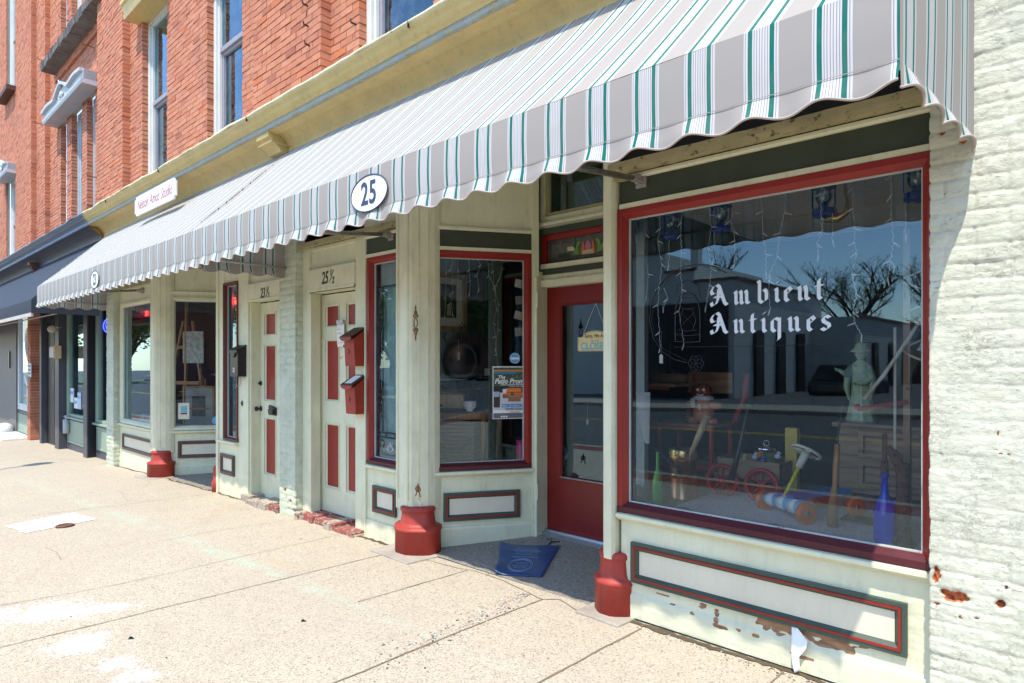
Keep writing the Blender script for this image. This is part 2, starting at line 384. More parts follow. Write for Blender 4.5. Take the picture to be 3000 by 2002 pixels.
# concrete
def concrete():
    m, nt, b = M_new('sidewalk_concrete'); v = coords(nt, kind='World')
    vo = nt.nodes.new('ShaderNodeTexVoronoi'); vo.inputs['Scale'].default_value = 140; nt.links.new(v, vo.inputs['Vector'])
    sep = nt.nodes.new('ShaderNodeSeparateColor'); nt.links.new(vo.outputs['Color'], sep.inputs[0])
    agg = ramp(nt, sep.outputs[0], [(0, (.10,.08,.06)), (.06, (.24,.20,.15)), (.18, (.40,.35,.265)), (.5, (.46,.405,.31)), (.86, (.54,.48,.375)), (.95, (.44,.32,.22)), (1, (.20,.17,.14))])
    big = noi(nt, v, .55, 5, .65)
    c = mixc(nt, .3, agg, (.455,.40,.305))
    c = mixc(nt, mth(nt, 'MULTIPLY', ramp(nt, big, [(.4, (0,0,0)), (.7, (1,1,1))]), .35), c, (.36,.30,.23))
    c = mixc(nt, mth(nt, 'MULTIPLY', ramp(nt, noi(nt, v, 5, 6, .8), [(.52, (0,0,0)), (.75, (1,1,1))]), .25), c, (.25,.21,.16))
    g2 = nt.nodes.new('ShaderNodeTexVoronoi'); g2.inputs['Scale'].default_value = 2.3; nt.links.new(v, g2.inputs['Vector'])
    gum = mth(nt, 'LESS_THAN', mth(nt, 'ADD', g2.outputs['Distance'], mth(nt, 'MULTIPLY', noi(nt, v, 30, 3), .03)), .055)
    c = mixc(nt, mth(nt, 'MULTIPLY', gum, .55), c, (.14,.12,.10))
    def ell(cx, cy, ax, ay, rot=0):
        mp = nt.nodes.new('ShaderNodeMapping'); mp.vector_type = 'TEXTURE'
        mp.inputs['Location'].default_value = (cx, cy, 0); mp.inputs['Rotation'].default_value = (0,0,rot); mp.inputs['Scale'].default_value = (ax, ay, 1e3)
        gg = nt.nodes.new('ShaderNodeNewGeometry'); nt.links.new(gg.outputs['Position'], mp.inputs['Vector'])
        ln = nt.nodes.new('ShaderNodeVectorMath'); ln.operation = 'LENGTH'; nt.links.new(mp.outputs[0], ln.inputs[0])
        return mth(nt, 'SUBTRACT', 1, ln.outputs['Value'], clamp=True)
    # white paint spill, green chalk line, rust arcs
    fine = noi(nt, v, 11, 9, .85); fine2 = noi(nt, v, 60, 4, .8)
    pts = [G(150,1790,-.03), G(330,1775,-.03), G(250,1870,-.03), G(340,1945,-.03), G(400,1985,-.03), G(230,1895,-.03)]
    rad = [.40,.20,.16,.16,.15,.22]
    acc = None
    for p, r in zip(pts, rad):
        e = ell(p.x, p.y, r*1.3, r*.75, .9)
        acc = e if acc is None else mth(nt, 'MAXIMUM', acc, e)
    sp = mth(nt, 'GREATER_THAN', mth(nt, 'ADD', mth(nt, 'MULTIPLY', acc, .75), mth(nt, 'ADD', mth(nt, 'MULTIPLY', mth(nt, 'SUBTRACT', fine, .5), 2.4), mth(nt, 'MULTIPLY', mth(nt, 'SUBTRACT', fine2, .5), 1.6))), .44)
    sp = mth(nt, 'MULTIPLY', sp, mth(nt, 'GREATER_THAN', acc, .02))
    c = mixc(nt, mth(nt, 'MULTIPLY', sp, .7), c, (.80,.80,.81))
    a = G(90,1400,-.1); d = G(1180,1830,-.02)
    e = ell((a.x+d.x)/2, (a.y+d.y)/2, 6.0, .10, atan2(d.y-a.y, d.x-a.x))
    ch = mth(nt, 'MULTIPLY', ramp(nt, e, [(0, (0,0,0)), (.6, (1,1,1))]), ramp(nt, noi(nt, v, 4, 6, .75), [(.42, (0,0,0)), (.62, (1,1,1))]))
    c = mixc(nt, mth(nt, 'MULTIPLY', ch, .3), c, (.36,.60,.47))
    for px, py, rr in ((930,1625,.34), (560,1478,.42)):
        q = G(px, py, -.04); er = ell(q.x, q.y, rr, rr)
        ring = mth(nt, 'MULTIPLY', mth(nt, 'GREATER_THAN', er, .02), mth(nt, 'LESS_THAN', er, .10))
        ring = mth(nt, 'MULTIPLY', ring, ramp(nt, noi(nt, v, 3, 4), [(.45, (0,0,0)), (.6, (1,1,1))]))
        c = mixc(nt, mth(nt, 'MULTIPLY', ring, .45), c, (.62,.33,.10))
    nt.links.new(c, b.inputs['Base Color']); b.inputs['Roughness'].default_value = .9; b.inputs['Specular IOR Level'].default_value = .25
    bump(nt, b, mth(nt, 'ADD', vo.outputs['Distance'], noi(nt, v, 30, 5)), .5, .004); return m
conc = concrete()
def simple_ground(name, cols, s=120, rough=.9):
    m, nt, b = M_new(name); v = coords(nt, kind='World')
    vo = nt.nodes.new('ShaderNodeTexVoronoi'); vo.inputs['Scale'].default_value = s; nt.links.new(v, vo.inputs['Vector'])
    sep = nt.nodes.new('ShaderNodeSeparateColor'); nt.links.new(vo.outputs['Color'], sep.inputs[0])
    c = ramp(nt, sep.outputs[0], [(0, cols[0]), (.5, cols[1]), (1, cols[2])])
    c = mixc(nt, mth(nt, 'MULTIPLY', ramp(nt, noi(nt, v, .8, 6, .7), [(.4, (0,0,0)), (.75, (1,1,1))]), .4), c, cols[0])
    nt.links.new(c, b.inputs['Base Color']); b.inputs['Roughness'].default_value = rough
    bump(nt, b, vo.outputs['Distance'], .4, .004); return m
asphalt = simple_ground('asphalt', [(.05,.05,.05), (.10,.098,.092), (.17,.165,.155)], 90)
recessm = simple_ground('entry_concrete', [(.16,.145,.12), (.24,.22,.18), (.34,.31,.26)], 110)
jointm = paint('joint_dirt', (.25,.195,.125), .95, .35, .8)
pebble = plain('pebble', (.3,.29,.28), .6, var=.3)
paver = paint('brick_pavers', (.28,.09,.06), .85, .25, .6)
yline = plain('yellow_line', (.65,.42,.06), .7)
foliage = plain('foliage', (.10,.17,.035), .7, var=.35, scale=3)
foliage2 = plain('foliage_light', (.22,.28,.05), .7, var=.35, scale=3)
bark = plain('bark', (.07,.05,.035), .9, var=.3)

maroon = paint('maroon_rail', (.085,.012,.018), .4, .15, .3, grain=(.3,1,1), chip=(.30,.10,.08), chipth=.70)
# ------------------------------------------------------------------ ground
g = MB()
def gfn(u, v):
    x = -26+32*u; y = -3.9+v*4.4
    return (x, y, gz(x))
g.grid(gfn, 64, 4); struct(g.build('sidewalk', conc))
g = MB(); g.grid(lambda u, v: (-60+90*u, -4.35+v*.45, gz(max(-30, -60+90*u))+.001), 90, 1)
struct(g.build('paver_strip', paver))
g = MB(); g.grid(lambda u, v: (-60+90*u, -4.5+v*.15, gz(max(-30, -60+90*u))+.003), 90, 1)
g.grid(lambda u, v: (-60+90*u, -4.5, gz(max(-30, -60+90*u))+.003-.2*v), 90, 1); struct(g.build('kerb', conc))
def rz(x): return gz(max(-30, x))-.14
g = MB(); g.grid(lambda u, v: (-70+110*u, -17.6+v*13.1, rz(-70+110*u)), 90, 3); struct(g.build('road', asphalt))
for yy in (-11.25, -11.5):
    g = MB(); g.grid(lambda u, v: (-70+110*u, yy+v*.11, rz(-70+110*u)+.005), 90, 1)
    struct(g.build('yellow_road_line', yline))
g = MB(); g.grid(lambda u, v: (-70+110*u, -20.6+v*3.0, rz(-70+110*u)+.13), 90, 1)
g.grid(lambda u, v: (-70+110*u, -17.6, rz(-70+110*u)+.13*v), 90, 1); struct(g.build('far_sidewalk', conc))
g = MB(); g.grid(lambda u, v: (-150+300*u, -160+139.4*v, rz(max(-70, min(40, -150+300*u)))+.12), 60, 3)
struct(g.build('parking_lot', simple_ground('lot_asphalt', [(.06,.06,.06), (.12,.115,.11), (.2,.19,.18)], 60)))
g = MB(); g.box(-300, 300, -400, 120, -3.2, -3); struct(g.build('ground', plain('far_ground', (.12,.15,.07), .9)))
# sidewalk joints and cracks: thin dirt filled lines following the slab edges
def strip(mb, pts, w, jit=.004, zoff=.004, step=.03):
    out = []
    for a, b in zip(pts[:-1], pts[1:]):
        a = Vector(a); b = Vector(b); n = max(2, int((b-a).length/step))
        for k in range(n): out.append(a+(b-a)*k/n)
    out.append(Vector(pts[-1])); L = []; R = []
    for k, p in enumerate(out):
        d = (out[min(k+1, len(out)-1)]-out[max(0, k-1)]).normalized(); nn = Vector((-d.y, d.x, 0))
        o = nn*(noise.noise(p*3.1)*jit*2.2+random.uniform(-1,1)*jit*.5); ww = w*(.6+.8*abs(noise.noise(p*7)))
        zz = (gz(p.x) if p.y < .03 else max(gz(p.x), p.z))+zoff
        L.append(mb.V((p.x+o.x+nn.x*ww/2, p.y+o.y+nn.y*ww/2, zz))); R.append(mb.V((p.x+o.x-nn.x*ww/2, p.y+o.y-nn.y*ww/2, zz)))
    for k in range(len(out)-1): mb.F((L[k], L[k+1], R[k+1], R[k]))
def gp(pts):
    r = []
    for x, y in pts:
        z = -.03
        for _ in range(12): z = gz(G(x, y, z).x)
        q = G(x, y, z); r.append(q)
    return r
j = MB()
for ln, w in [([(-300,1972),(0,1899),(1155,1618)],.012), ([(700,2114),(1100,1953),(1300,1871),(1587,1757)],.016), ([(1400,2100),(1587,1998),(1874,1843)],.018),
          ([(83,1513),(645,1444)],.01), ([(-100,1800),(0,1776),(357,1712),(735,1626),(1002,1566)],.007), ([(430,1594),(630,1556),(880,1522)],.006), ([(1047,1765),(1369,1671)],.011),
          ([(0,1305),(180,1288),(430,1372)],.006), ([(2200,2050),(2310,1960)],.016), ([(100,1340),(300,1357),(470,1390)],.006),
          ([(1240,1640),(1340,1665),(1390,1673),(1470,1700),(1587,1757),(1640,1757),(1690,1790),(1740,1800)],.010),
          ([(2600,2400),(2480,2120),(2380,2060)],.008)]:
    strip(j, gp(ln), w*.75)
for ln in ([(530,1280),(500,1320),(560,1350)], [(352,1440),(370,1462),(380,1470)], [(430,1405),(440,1415),(420,1430)], [(130,1606),(165,1618),(180,1640)], [(1420,1690),(1440,1668),(1465,1600)]):
    strip(j, gp([(x, y) for x, y in ln]), .004, .012)
o = j.build('pavement_joint', jointm); struct(o)
# crack and dirt line where the fronts meet the pavement
j = MB(); strip(j, [(-12, -.03, 0), (-6.2, -.03, 0), (-3.9, -.06, 0)], .035, .02); strip(j, [(-2.0, -.035, 0), (-.5, -.04, 0)], .05, .02, .005)
strip(j, [(-.5, -.12, 0), (3, -.12, 0)], .05, .02, .005)
struct(j.build('pavement_edge_dirt', paint('edge_dirt', (.12,.085,.045), .95, .4, 1)))
pb = MB()
q0, q1 = gp([(1120,1975)])[0], gp([(1560,1745)])[0]
d = (q1-q0).normalized(); nn = Vector((d.y, -d.x, 0))
rnd = random.Random(3)
for k in range(520):
    t = rnd.random()**.8; w = rnd.gauss(0, 1)*(.035+.05*(1-t)); p = q0+(q1-q0)*t-nn*(.05+w)
    r = rnd.uniform(.003, .0105); s = len(pb.v)
    pb.cur = rnd.choice([0,0,1,1,1,2,3]); ph = rnd.random()*6
    pb.T = Matrix.Translation((p.x, p.y, gz(p.x)+.0005)) @ Matrix.Rotation(ph, 4, 'Z') @ Matrix.Scale(.6, 4, (0,1,0))
    pb.ball((0,0,0), r, r, r*.35, 7, 4)
pb.T = None
o = pb.build('exposed_pebbles', [plain('pebble_dark', (.06,.065,.07), .6), plain('pebble_mid', (.30,.29,.27), .6), plain('pebble_red', (.42,.22,.13), .6), plain('pebble_pale', (.6,.57,.5), .6)], smooth=True)
o['kind'] = 'stuff'
# white painted patch with a little cap on it, litter
c = gp([(12,1543),(215,1504),(283,1522),(75,1563)]); m = MB()
ring = []
for a, b in zip(c, c[1:]+c[:1]):
    for k in range(8):
        p = a+(b-a)*k/8; ring.append((p.x+rnd.uniform(-.012,.012), p.y+rnd.uniform(-.012,.012), gz(p.x)+.005))
m.poly(ring); tag(m.build('paint_patch', paint('white_patch', (.84,.83,.78), .8, .05, .3)), 'white painted rectangle on the sunlit pavement', 'paint patch')
c = gp([(190,1543)])[0]; m = MB(); m.lathe([(.0,0),(.075,0),(.078,.006),(.07,.012),(.05,.013),(.045,.009),(0.0,.010)], (c.x, c.y, c.z+.006), 20)
tag(m.build('valve_cover', rust, smooth='auto'), 'small rusty round valve cover beside the white paint patch', 'valve cover')

# ------------------------------------------------------------------ brickwork
CH = .07; BL = .2125
def brick_wall(mb, x0, x1, z0, z1, Y, holes=(), depth=.03, edged=.1, seed=1):
    R = random.Random(seed); k = int(math.floor(z0/CH))
    while k*CH < z1:
        za = k*CH+.006; zb = (k+1)*CH-.004
        if zb > z0 and za < z1:
            x = math.floor(x0/BL)*BL-(BL/2 if k % 2 else 0)
            cuts = [(x0, x1)]
            for h in holes:
                if zb > h[2] and za < h[3]:
                    nc = []
                    for a, b in cuts:
                        if h[1] <= a or h[0] >= b: nc.append((a, b))
                        else:
                            if h[0] > a: nc.append((a, h[0]))
                            if h[1] < b: nc.append((h[1], b))
                    cuts = nc
            while x < x1:
                a0, b0 = x+.004, x+BL-.004
                for a, b in cuts:
                    xa = max(a0, a); xb = min(b0, b)
                    if xb-xa < .02: continue
                    e = xb >= b-1e-4 or xb > b-.03
                    if xb > b-.03: xb = b
                    dy = R.uniform(-.004, .004); jx = R.uniform(-.006, .006) if e else R.uniform(-.002, .002)
                    q = [R.uniform(-.0025, .0025) for _ in range(8)]
                    y0 = Y+dy; y1 = Y+(edged if e else depth)
                    i = [mb.V(p) for p in ((xa, y0+q[0], max(za, z0)+q[1]), (xb+jx, y0+q[2], max(za, z0)+q[3]), (xb+jx, y0+q[4], min(zb, z1)+q[5]), (xa, y0+q[6], min(zb, z1)+q[7]),
                         (xa, y1, max(za, z0)), (xb+jx, y1, max(za, z0)), (xb+jx, y1, min(zb, z1)), (xa, y1, min(zb, z1)))]
                    mb.F((i[0], i[1], i[2], i[3])); mb.F((i[3], i[2], i[6], i[7])); mb.F((i[1], i[0], i[4], i[5])); mb.F((i[1], i[5], i[6], i[2])); mb.F((i[4], i[0], i[3], i[7]))
                x += BL
        k += 1
def mortar_wall(mb, x0, x1, z0, z1, Y, holes=(), back=.09):
    holes = [(h[0]-.03, h[1]+.03, h[2], h[3]+.02) for h in holes]
    xs = sorted({x0, x1} | {h[0] for h in holes} | {h[1] for h in holes}); zs = sorted({z0, z1} | {h[2] for h in holes if h[2] > z0} | {h[3] for h in holes if h[3] < z1})
    for a, b in zip(xs[:-1], xs[1:]):
        for c, d in zip(zs[:-1], zs[1:]):
            if any(h[0] <= (a+b)/2 <= h[1] and h[2] <= (c+d)/2 <= h[3] for h in holes): continue
            mb.box(a, b, Y+.0075, Y+back, c, d)
# right building, upper storey
bb = thing('brick_building', 'red brick building with tall upper windows above the yellow cornice', 'building', (-6.5, 0, 0))
HA = [(-10.96, -9.90, 4.0, 6.84), (-8.453, -7.426, 4.0, 6.84), (-4.995, -3.936, 4.0, 6.84), (-2.6, -1.55, 4.0, 6.84)]
zt = 9.0
m = MB(); mo = MB()
brick_wall(m, -11.55, -6.90, 3.95, zt, .11, HA, seed=2); brick_wall(m, -5.50, -.90, 3.95, zt, .11, HA, seed=3)
mortar_wall(mo, -12.53, -.45, 3.9, zt-.01, .11, HA)
m.build('wall', brick, bb)
for xa, xb, sd in ((-12.53, -11.55, 4), (-6.912, -5.475, 5), (-.93, -.5157, 6)):
    m = MB(); brick_wall(m, xa, xb, 3.95, zt, 0, seed=sd, edged=.115); m.build('pilaster', brick, bb)
    mo.box(xa, xb-.012, .012, .12, 3.92, zt-.01)
mo.build('mortar', mortar, bb)
def sash(parent, h, Y, fr, w=.10, rail=None, hood=None, gm=None):
    x0, x1, z0, z1 = h; m = MB(); m.rect_frame(x0, x1, z0, z1, w*.75, Y, Y+.12, wb=.06)
    m.rect_frame(x0+w*.75, x1-w*.75, z0+.06, z1-w*.75, .035, Y+.03, Y+.07)
    f = m.build('window', fr, parent, bevel=.004)
    rail = rail or (z0+z1)/2
    m = MB(); m.box(x0+w*.75, x1-w*.75, Y+.04, Y+.10, rail-.03, rail+.03); m.rect_frame(x0+w*.75+.035, x1-w*.75-.035, z0+.1, rail-.03, .04, Y+.07, Y+.10)
    m.build('sash', plain('sash_paint', (.30,.28,.31), .5), f)
    m = MB(); yy = Y+.065; m.box(x0+w, x1-w, yy, yy+.004, rail, z1-w); m.box(x0+w, x1-w, yy+.035, yy+.039, z0+.05, rail)
    m.build('pane', gm or glassup, f)
    m = MB(); m.box(x0+.02, x1-.02, Y+.20, Y+.21, z0, z1-.04); m.build('blind', plain('window_blind', (.17,.22,.27), .8, var=.35, scale=3), f)
    return f
for h in HA: sash(bb, h, .19, whitew, rail=5.52)
for h in HA:
    m = MB(); m.prism_x([(.19,6.80),(-.10,6.80),(-.12,6.86),(-.10,6.88),(-.13,6.98),(-.16,7.0),(-.16,7.05),(.12,7.1)], h[0]-.16, h[1]+.16)
    m.build('window_hood', yellow, bb, bevel=.004)
# iron pins left in the brick
for x, z in ((PX(900), PZ(900,18)), (PX(903), PZ(903,78)), (PX(907), PZ(907,135))):
    m = MB(); m.tube([(x,.02,z),(x,-.05,z+.005),(x+.004,-.055,z+.03)], .009, 6); m.build('iron_pin', black, bb)
m = MB(); m.tube([(PX(1042,.11), .13, 4.62), (PX(1042,.11), .06, 4.62), (PX(1042,.11), .055, 4.65)], .009, 6); m.build('iron_pin', black, bb)
# left building
b2 = thing('brick_building', 'red brick building with stepped pilasters above the blue grey cornice', 'building', (-18, 0, 0))
HB = [(-16.52,-16.02,4.0,6.62), (-15.63,-14.81,4.0,6.62), (-14.47,-13.90,4.0,6.62), (-16.52,-16.02,8.12,11.4), (-15.63,-14.81,8.12,11.4), (-14.47,-13.90,8.12,11.4)]
HC = [(-22.2,-20.95,4.0,6.5), (-22.2,-20.95,8.72,12)]
m = MB(); brick_wall(m, -17.52, -13.0, 3.95, 12.2, .195, HB, seed=8); brick_wall(m, -26, -19.0, 3.95, 12.2, .10, HC, seed=9, edged=.03)
# projecting panel under the stone ledge
brick_wall(m, -16.9, -13.0, 7.62, 7.80, .155, seed=14, edged=.04)
m.build('wall', brick, b2)
mo = MB(); mortar_wall(mo, -17.6, -12.53, 3.9, 12.1, .195, HB); mortar_wall(mo, -26, -19.0, 3.9, 12.1, .10, HC)
for xa, xb, yy, sd in ((-19.3, -18.4, 0, 10), (-18.4, -17.52, .10, 11), (-13.0, -12.532, .002, 12)):
    m = MB(); brick_wall(m, xa, xb, 3.95, 12.2, yy, seed=sd, edged=.11 if yy < .05 else .1); m.build('pilaster', brick, b2); mo.box(xa, xb-.012, yy+.012, yy+.2, 3.92, 12.15)
mo.build('mortar', mortar, b2)
for h in HB: sash(b2, h, .30, hoodw if h[2] < 5 else whitew, w=.08)
for h in HC: sash(b2, h, .2, whitew, w=.12)
m = MB(); R = random.Random(5)
n = 26
for k in range(n):
    a = -16.9+4.2*k/n; b = -16.9+4.2*(k+1)/n-.006
    m.prism_x([(.2,7.80),(-.10+R.uniform(-.015,.015),7.80+R.uniform(0,.01)),(-.12+R.uniform(-.015,.015),7.92),(-.03,8.06+R.uniform(-.02,.02)),(.2,8.10)], a, b)
m.build('stone_ledge', paint('sooty_stone', (.20,.19,.18), .9, .5, 1.2, chip=(.42,.30,.2), chipth=.58), b2)
# pedimented hood over the triple window
def hoodp(x0, x1, z0, Y, parent):
    m = MB(); cx = (x0+x1)/2
    m.prism_x([(.19,z0),(Y-.10,z0),(Y-.12,z0+.05),(Y-.12,z0+.09),(.19,z0+.10)], x0, x1)
    w = (x1-x0); up = []
    for k in range(25):
        u = k/24; x = x0+w*u; q = abs(u-.5)*2
        z = z0+.28+.0*q+ (.16*max(0, 1-q*3.2)**.6 if q < .31 else 0)+.02*cos(q*9)
        up.append((x, z))
    m.prism_y([(x0, z0+.09)]+[(x0-.03, z0+.26)]+up+[(x1+.03, z0+.26), (x1, z0+.09)], Y-.08, .15)
    for k in range(24):
        (xa, za), (xb, zb) = up[k], up[k+1]
        m.prism_y([(xa, za-.05), (xb, zb-.05), (xb, zb+.012), (xa, za+.012)], Y-.14, Y-.07)
    h = m.build('window_hood', hoodw, parent, bevel=.005)
    m = MB(); m.ball((cx, Y-.09, z0+.21), .05, .04, .08); 
    for s in (-1, 1): m.tube([(cx+s*.05, Y-.09, z0+.14), (cx+s*.13, Y-.1, z0+.15), (cx+s*.16, Y-.1, z0+.21), (cx+s*.12, Y-.1, z0+.23)], .016, 6)
    m.tube([(cx, Y-.1, z0+.36), (cx, Y-.14, z0+.50)], [.03,.01], 6)
    m.build('carved_shell', hoodw, h, smooth=True)
hoodp(-16.75, -13.65, 6.60, .02, b2); hoodp(-22.35, -20.85, 6.42, .0, b2)
m = MB(); m.box(-22.3, -20.85, -.10, .2, 8.60, 8.72); m.build('window_sill', paint('brown_sill', (.10,.05,.035), .6), b2)
for x, z, yy in ((-16.9, 8.05, .0), (-15.0, 8.25, 0), (-14.0, 7.45, .15), (-15.2, 7.0, .15), (-17.7, 6.9, .1), (-13.05, 4.75, 0)):
    m = MB(); m.tube([(x, yy+.05, z), (x, yy-.13, z+.01), (x-.02, yy-.15, z+.06)], .008, 6); m.build('iron_pin', rust, b2)
# ------------------------------------------------------------------ cornices
def cornice(parent, x0, x1, mats, seed):
    nseg = int((x1-x0)/.12); 
    def run(prof, name, mat, amp=.002, mbv=0):
        m = MB(); rows = []
        for k in range(nseg+1):
            x = x0+(x1-x0)*k/nseg
            r = []
            for y, z in prof:
                dz = noise.noise(Vector((x*1.7, y*9+seed, z*5)))*amp*2+noise.noise(Vector((x*9, y*9+seed, z*9)))*amp
                r.append(m.V((x, y-dz*.5, z+dz)))
            rows.append(r)
        for k in range(nseg):
            for q in range(len(prof)-1): m.F((rows[k][q], rows[k+1][q], rows[k+1][q+1], rows[k][q+1]))
        m.F(rows[-1]); m.F(rows[0][::-1])
        return m.build(name, mat, parent, smooth='auto')
    run([(.11,4.06),(-.29,4.008),(-.325,3.998),(-.335,3.975),(-.325,3.967)], 'cornice_lip', mats[0], .008)
    run([(-.325,3.967),(-.318,3.94),(-.305,3.932),(-.30,3.905),(-.278,3.878),(-.262,3.868),(-.262,3.858),(-.252,3.850)], 'cornice_cove', mats[1], .002)
    run([(-.250,3.850),(-.248,3.84),(-.252,3.838),(-.252,3.792),(-.232,3.788)], 'cornice_band', mats[2], .0015)
    run([(-.232,3.790),(-.19,3.793),(-.185,3.782),(-.11,3.784),(-.10,3.765),(-.075,3.755),(-.062,3.730),(-.045,3.725),(-.04,3.70),(-.02,3.69),(-.018,3.60)], 'soffit', mats[3], .002)
cr = thing('cornice', 'peeling yellow painted cornice running below the red brick', 'cornice', (-6.5, -.1, 3.7))
cornice(cr, -12.53, -.52, (creamlip, yellow, greyband, yellow2), 1)
m = MB(); bx = -6.20
m.prism_x([(-.02,3.79),(-.235,3.79),(-.235,3.745),(-.20,3.735),(-.19,3.70),(-.12,3.655),(-.10,3.62),(-.02,3.60)], bx-.13, bx+.13)
m.prism_x([(-.02,3.70),(-.215,3.70),(-.215,3.69),(-.02,3.68)], bx-.15, bx+.15)
m.build('bracket', yellow2, cr, bevel=.004)
m = MB()
for x in (-6.35, -8.9, -3.7, -11.2, -1.6): m.box(x, x+.003, -.337, -.31, 3.935, 3.985)
m.build('seam', black, cr)
c2 = thing('cornice', 'blue grey cornice above the navy awning at the far left', 'cornice', (-18, -.1, 3.7))
bl2 = paint('blue_band', (.13,.18,.26), .4, .15, .4)
cornice(c2, -26, -12.534, (blue, blue, bl2, slate), 5)
m = MB(); m.prism_x([(0,3.70),(-.2,3.70),(-.2,3.64),(-.16,3.6),(-.12,3.5),(0,3.45)], -17.65, -17.45); m.build('bracket', rust, c2)
m = MB(); m.box(-26, -12.54, .0, .1, 3.0, 3.7); m.build('frieze_board', slate, c2)
# ------------------------------------------------------------------ painted brick pier meshes (displaced)
def painted(parent, name, path, z0, z1, res, holes=(), amp=1.0, mat=None, smooth=True, seed=0, gk=1.0):
    """path: list of (x,y) points; skin follows it with brick courses, lumps and flaked holes"""
    pts = []; s = 0
    for k in range(len(path)-1):
        a = Vector(path[k]); b = Vector(path[k+1]); L = (b-a).length; n = max(1, int(round(L/res)))
        for q in range(n+(1 if k == len(path)-2 else 0)):
            pts.append((a+(b-a)*q/n, s+L*q/n, (b-a).normalized()))
        s += L
    nz = int((z1-z0)/res); m = MB(); chip = []; ncol = len(pts)
    for i, (p, ss, d) in enumerate(pts):
        w = min(ncol-1, i+2); v0 = max(0, i-2)
        dd = (pts[w][0]-pts[v0][0]).normalized(); nrm = Vector((dd.y, -dd.x))
        for k in range(nz+1):
            z = z0+(z1-z0)*k/nz
            V3 = Vector((ss+seed*3.7, z, seed))
            wob = noise.noise(V3*1.3)*.008+noise.noise(V3*6)*.004
            zz = z+wob; row = math.floor(zz/CH); fz = (zz/CH-row)
            off = .5*(row % 2); sx = (ss+seed)/BL+off+noise.noise(V3*3)*.04; fs = sx-math.floor(sx)
            gd = min(fz, 1-fz)*CH; gs = min(fs, 1-fs)*BL
            br = noise.noise(Vector((row*3.3, math.floor(sx)*5.1, seed)))
            keep = .55+.75*noise.noise(V3*2.2)
            groove = -(.0045*math.exp(-(gd/.007)**2)*max(.12, keep)+.0045*math.exp(-(gs/.006)**2)*max(.12, keep))
            h = groove*gk+br*.004+noise.fractal(V3*9, 1, 2, 4)*.0026+noise.noise(Vector((ss*28, z*42, seed)))*.0024+noise.noise(Vector((ss*55, z*120, seed)))*.0012
            c = 0
            for hx, hz, rx, rz_, dp in holes:
                e = ((ss-hx)/rx)**2+((z-hz)/rz_)**2+noise.noise(V3*30)*.7+noise.noise(V3*75)*.4
                q = max(0, 1-e); 
                if q > 0: h -= dp*min(1, q*1.6); c = max(c, min(1, q*2.2+.1))
            m.v.append(Vector((p.x+nrm.x*h*amp, p.y+nrm.y*h*amp, z))); chip.append(c)
    for i in range(ncol-1):
        for k in range(nz):
            a = i*(nz+1)+k; m.F((a, a+nz+1, a+nz+2, a+1))
    m.attr = chip
    return m.build(name, mat or wbrick, parent, smooth=smooth)
wb = thing('brick_building', 'white painted brick building at the right edge beside the big shop window', 'building', (1, 0, 0))
holes = []
def hw(px, py, rx, rz_, dp=.02):
    p = P(px, py, -.08); holes.append((p.x+.5157+.12, p.z, rx, rz_, dp))
hw(2795,1752,.048,.026,.035); hw(2745,1690,.015,.03,.012); pass; hw(2932,1772,.016,.018,.03); hw(2740,1698,.009,.018,.015); hw(2742,1665,.007,.012,.01); hw(2948,1723,.007,.007,.03); hw(2812,1810,.008,.006,.01)
hw(2762,390,.012,.006,.012); hw(2822,415,.016,.006,.012); hw(2925,1270,.004,.012,.006); hw(2955,1330,.006,.005,.006); hw(2765,568,.004,.005,.004); hw(2745,1770,.01,.006,.01)
hw(2930,1330,.008,.004,.004); hw(2860,1812,.008,.005,.01)
painted(wb, 'front_wall', [(-.5157, .04), (-.5157, -.08), (.35, -.08)], -.08, 4.6, .0065, holes, 1.0, seed=1, gk=1.25)
m = MB(); m.box(.35, 6, -.079, .2, -.1, 4.6); m.box(-.5157, 6, -.08, .2, 4.6, 9); m.box(-.5, .4, .02, .25, -.1, 4.6); m.build('side_wall', wbrick, wb)
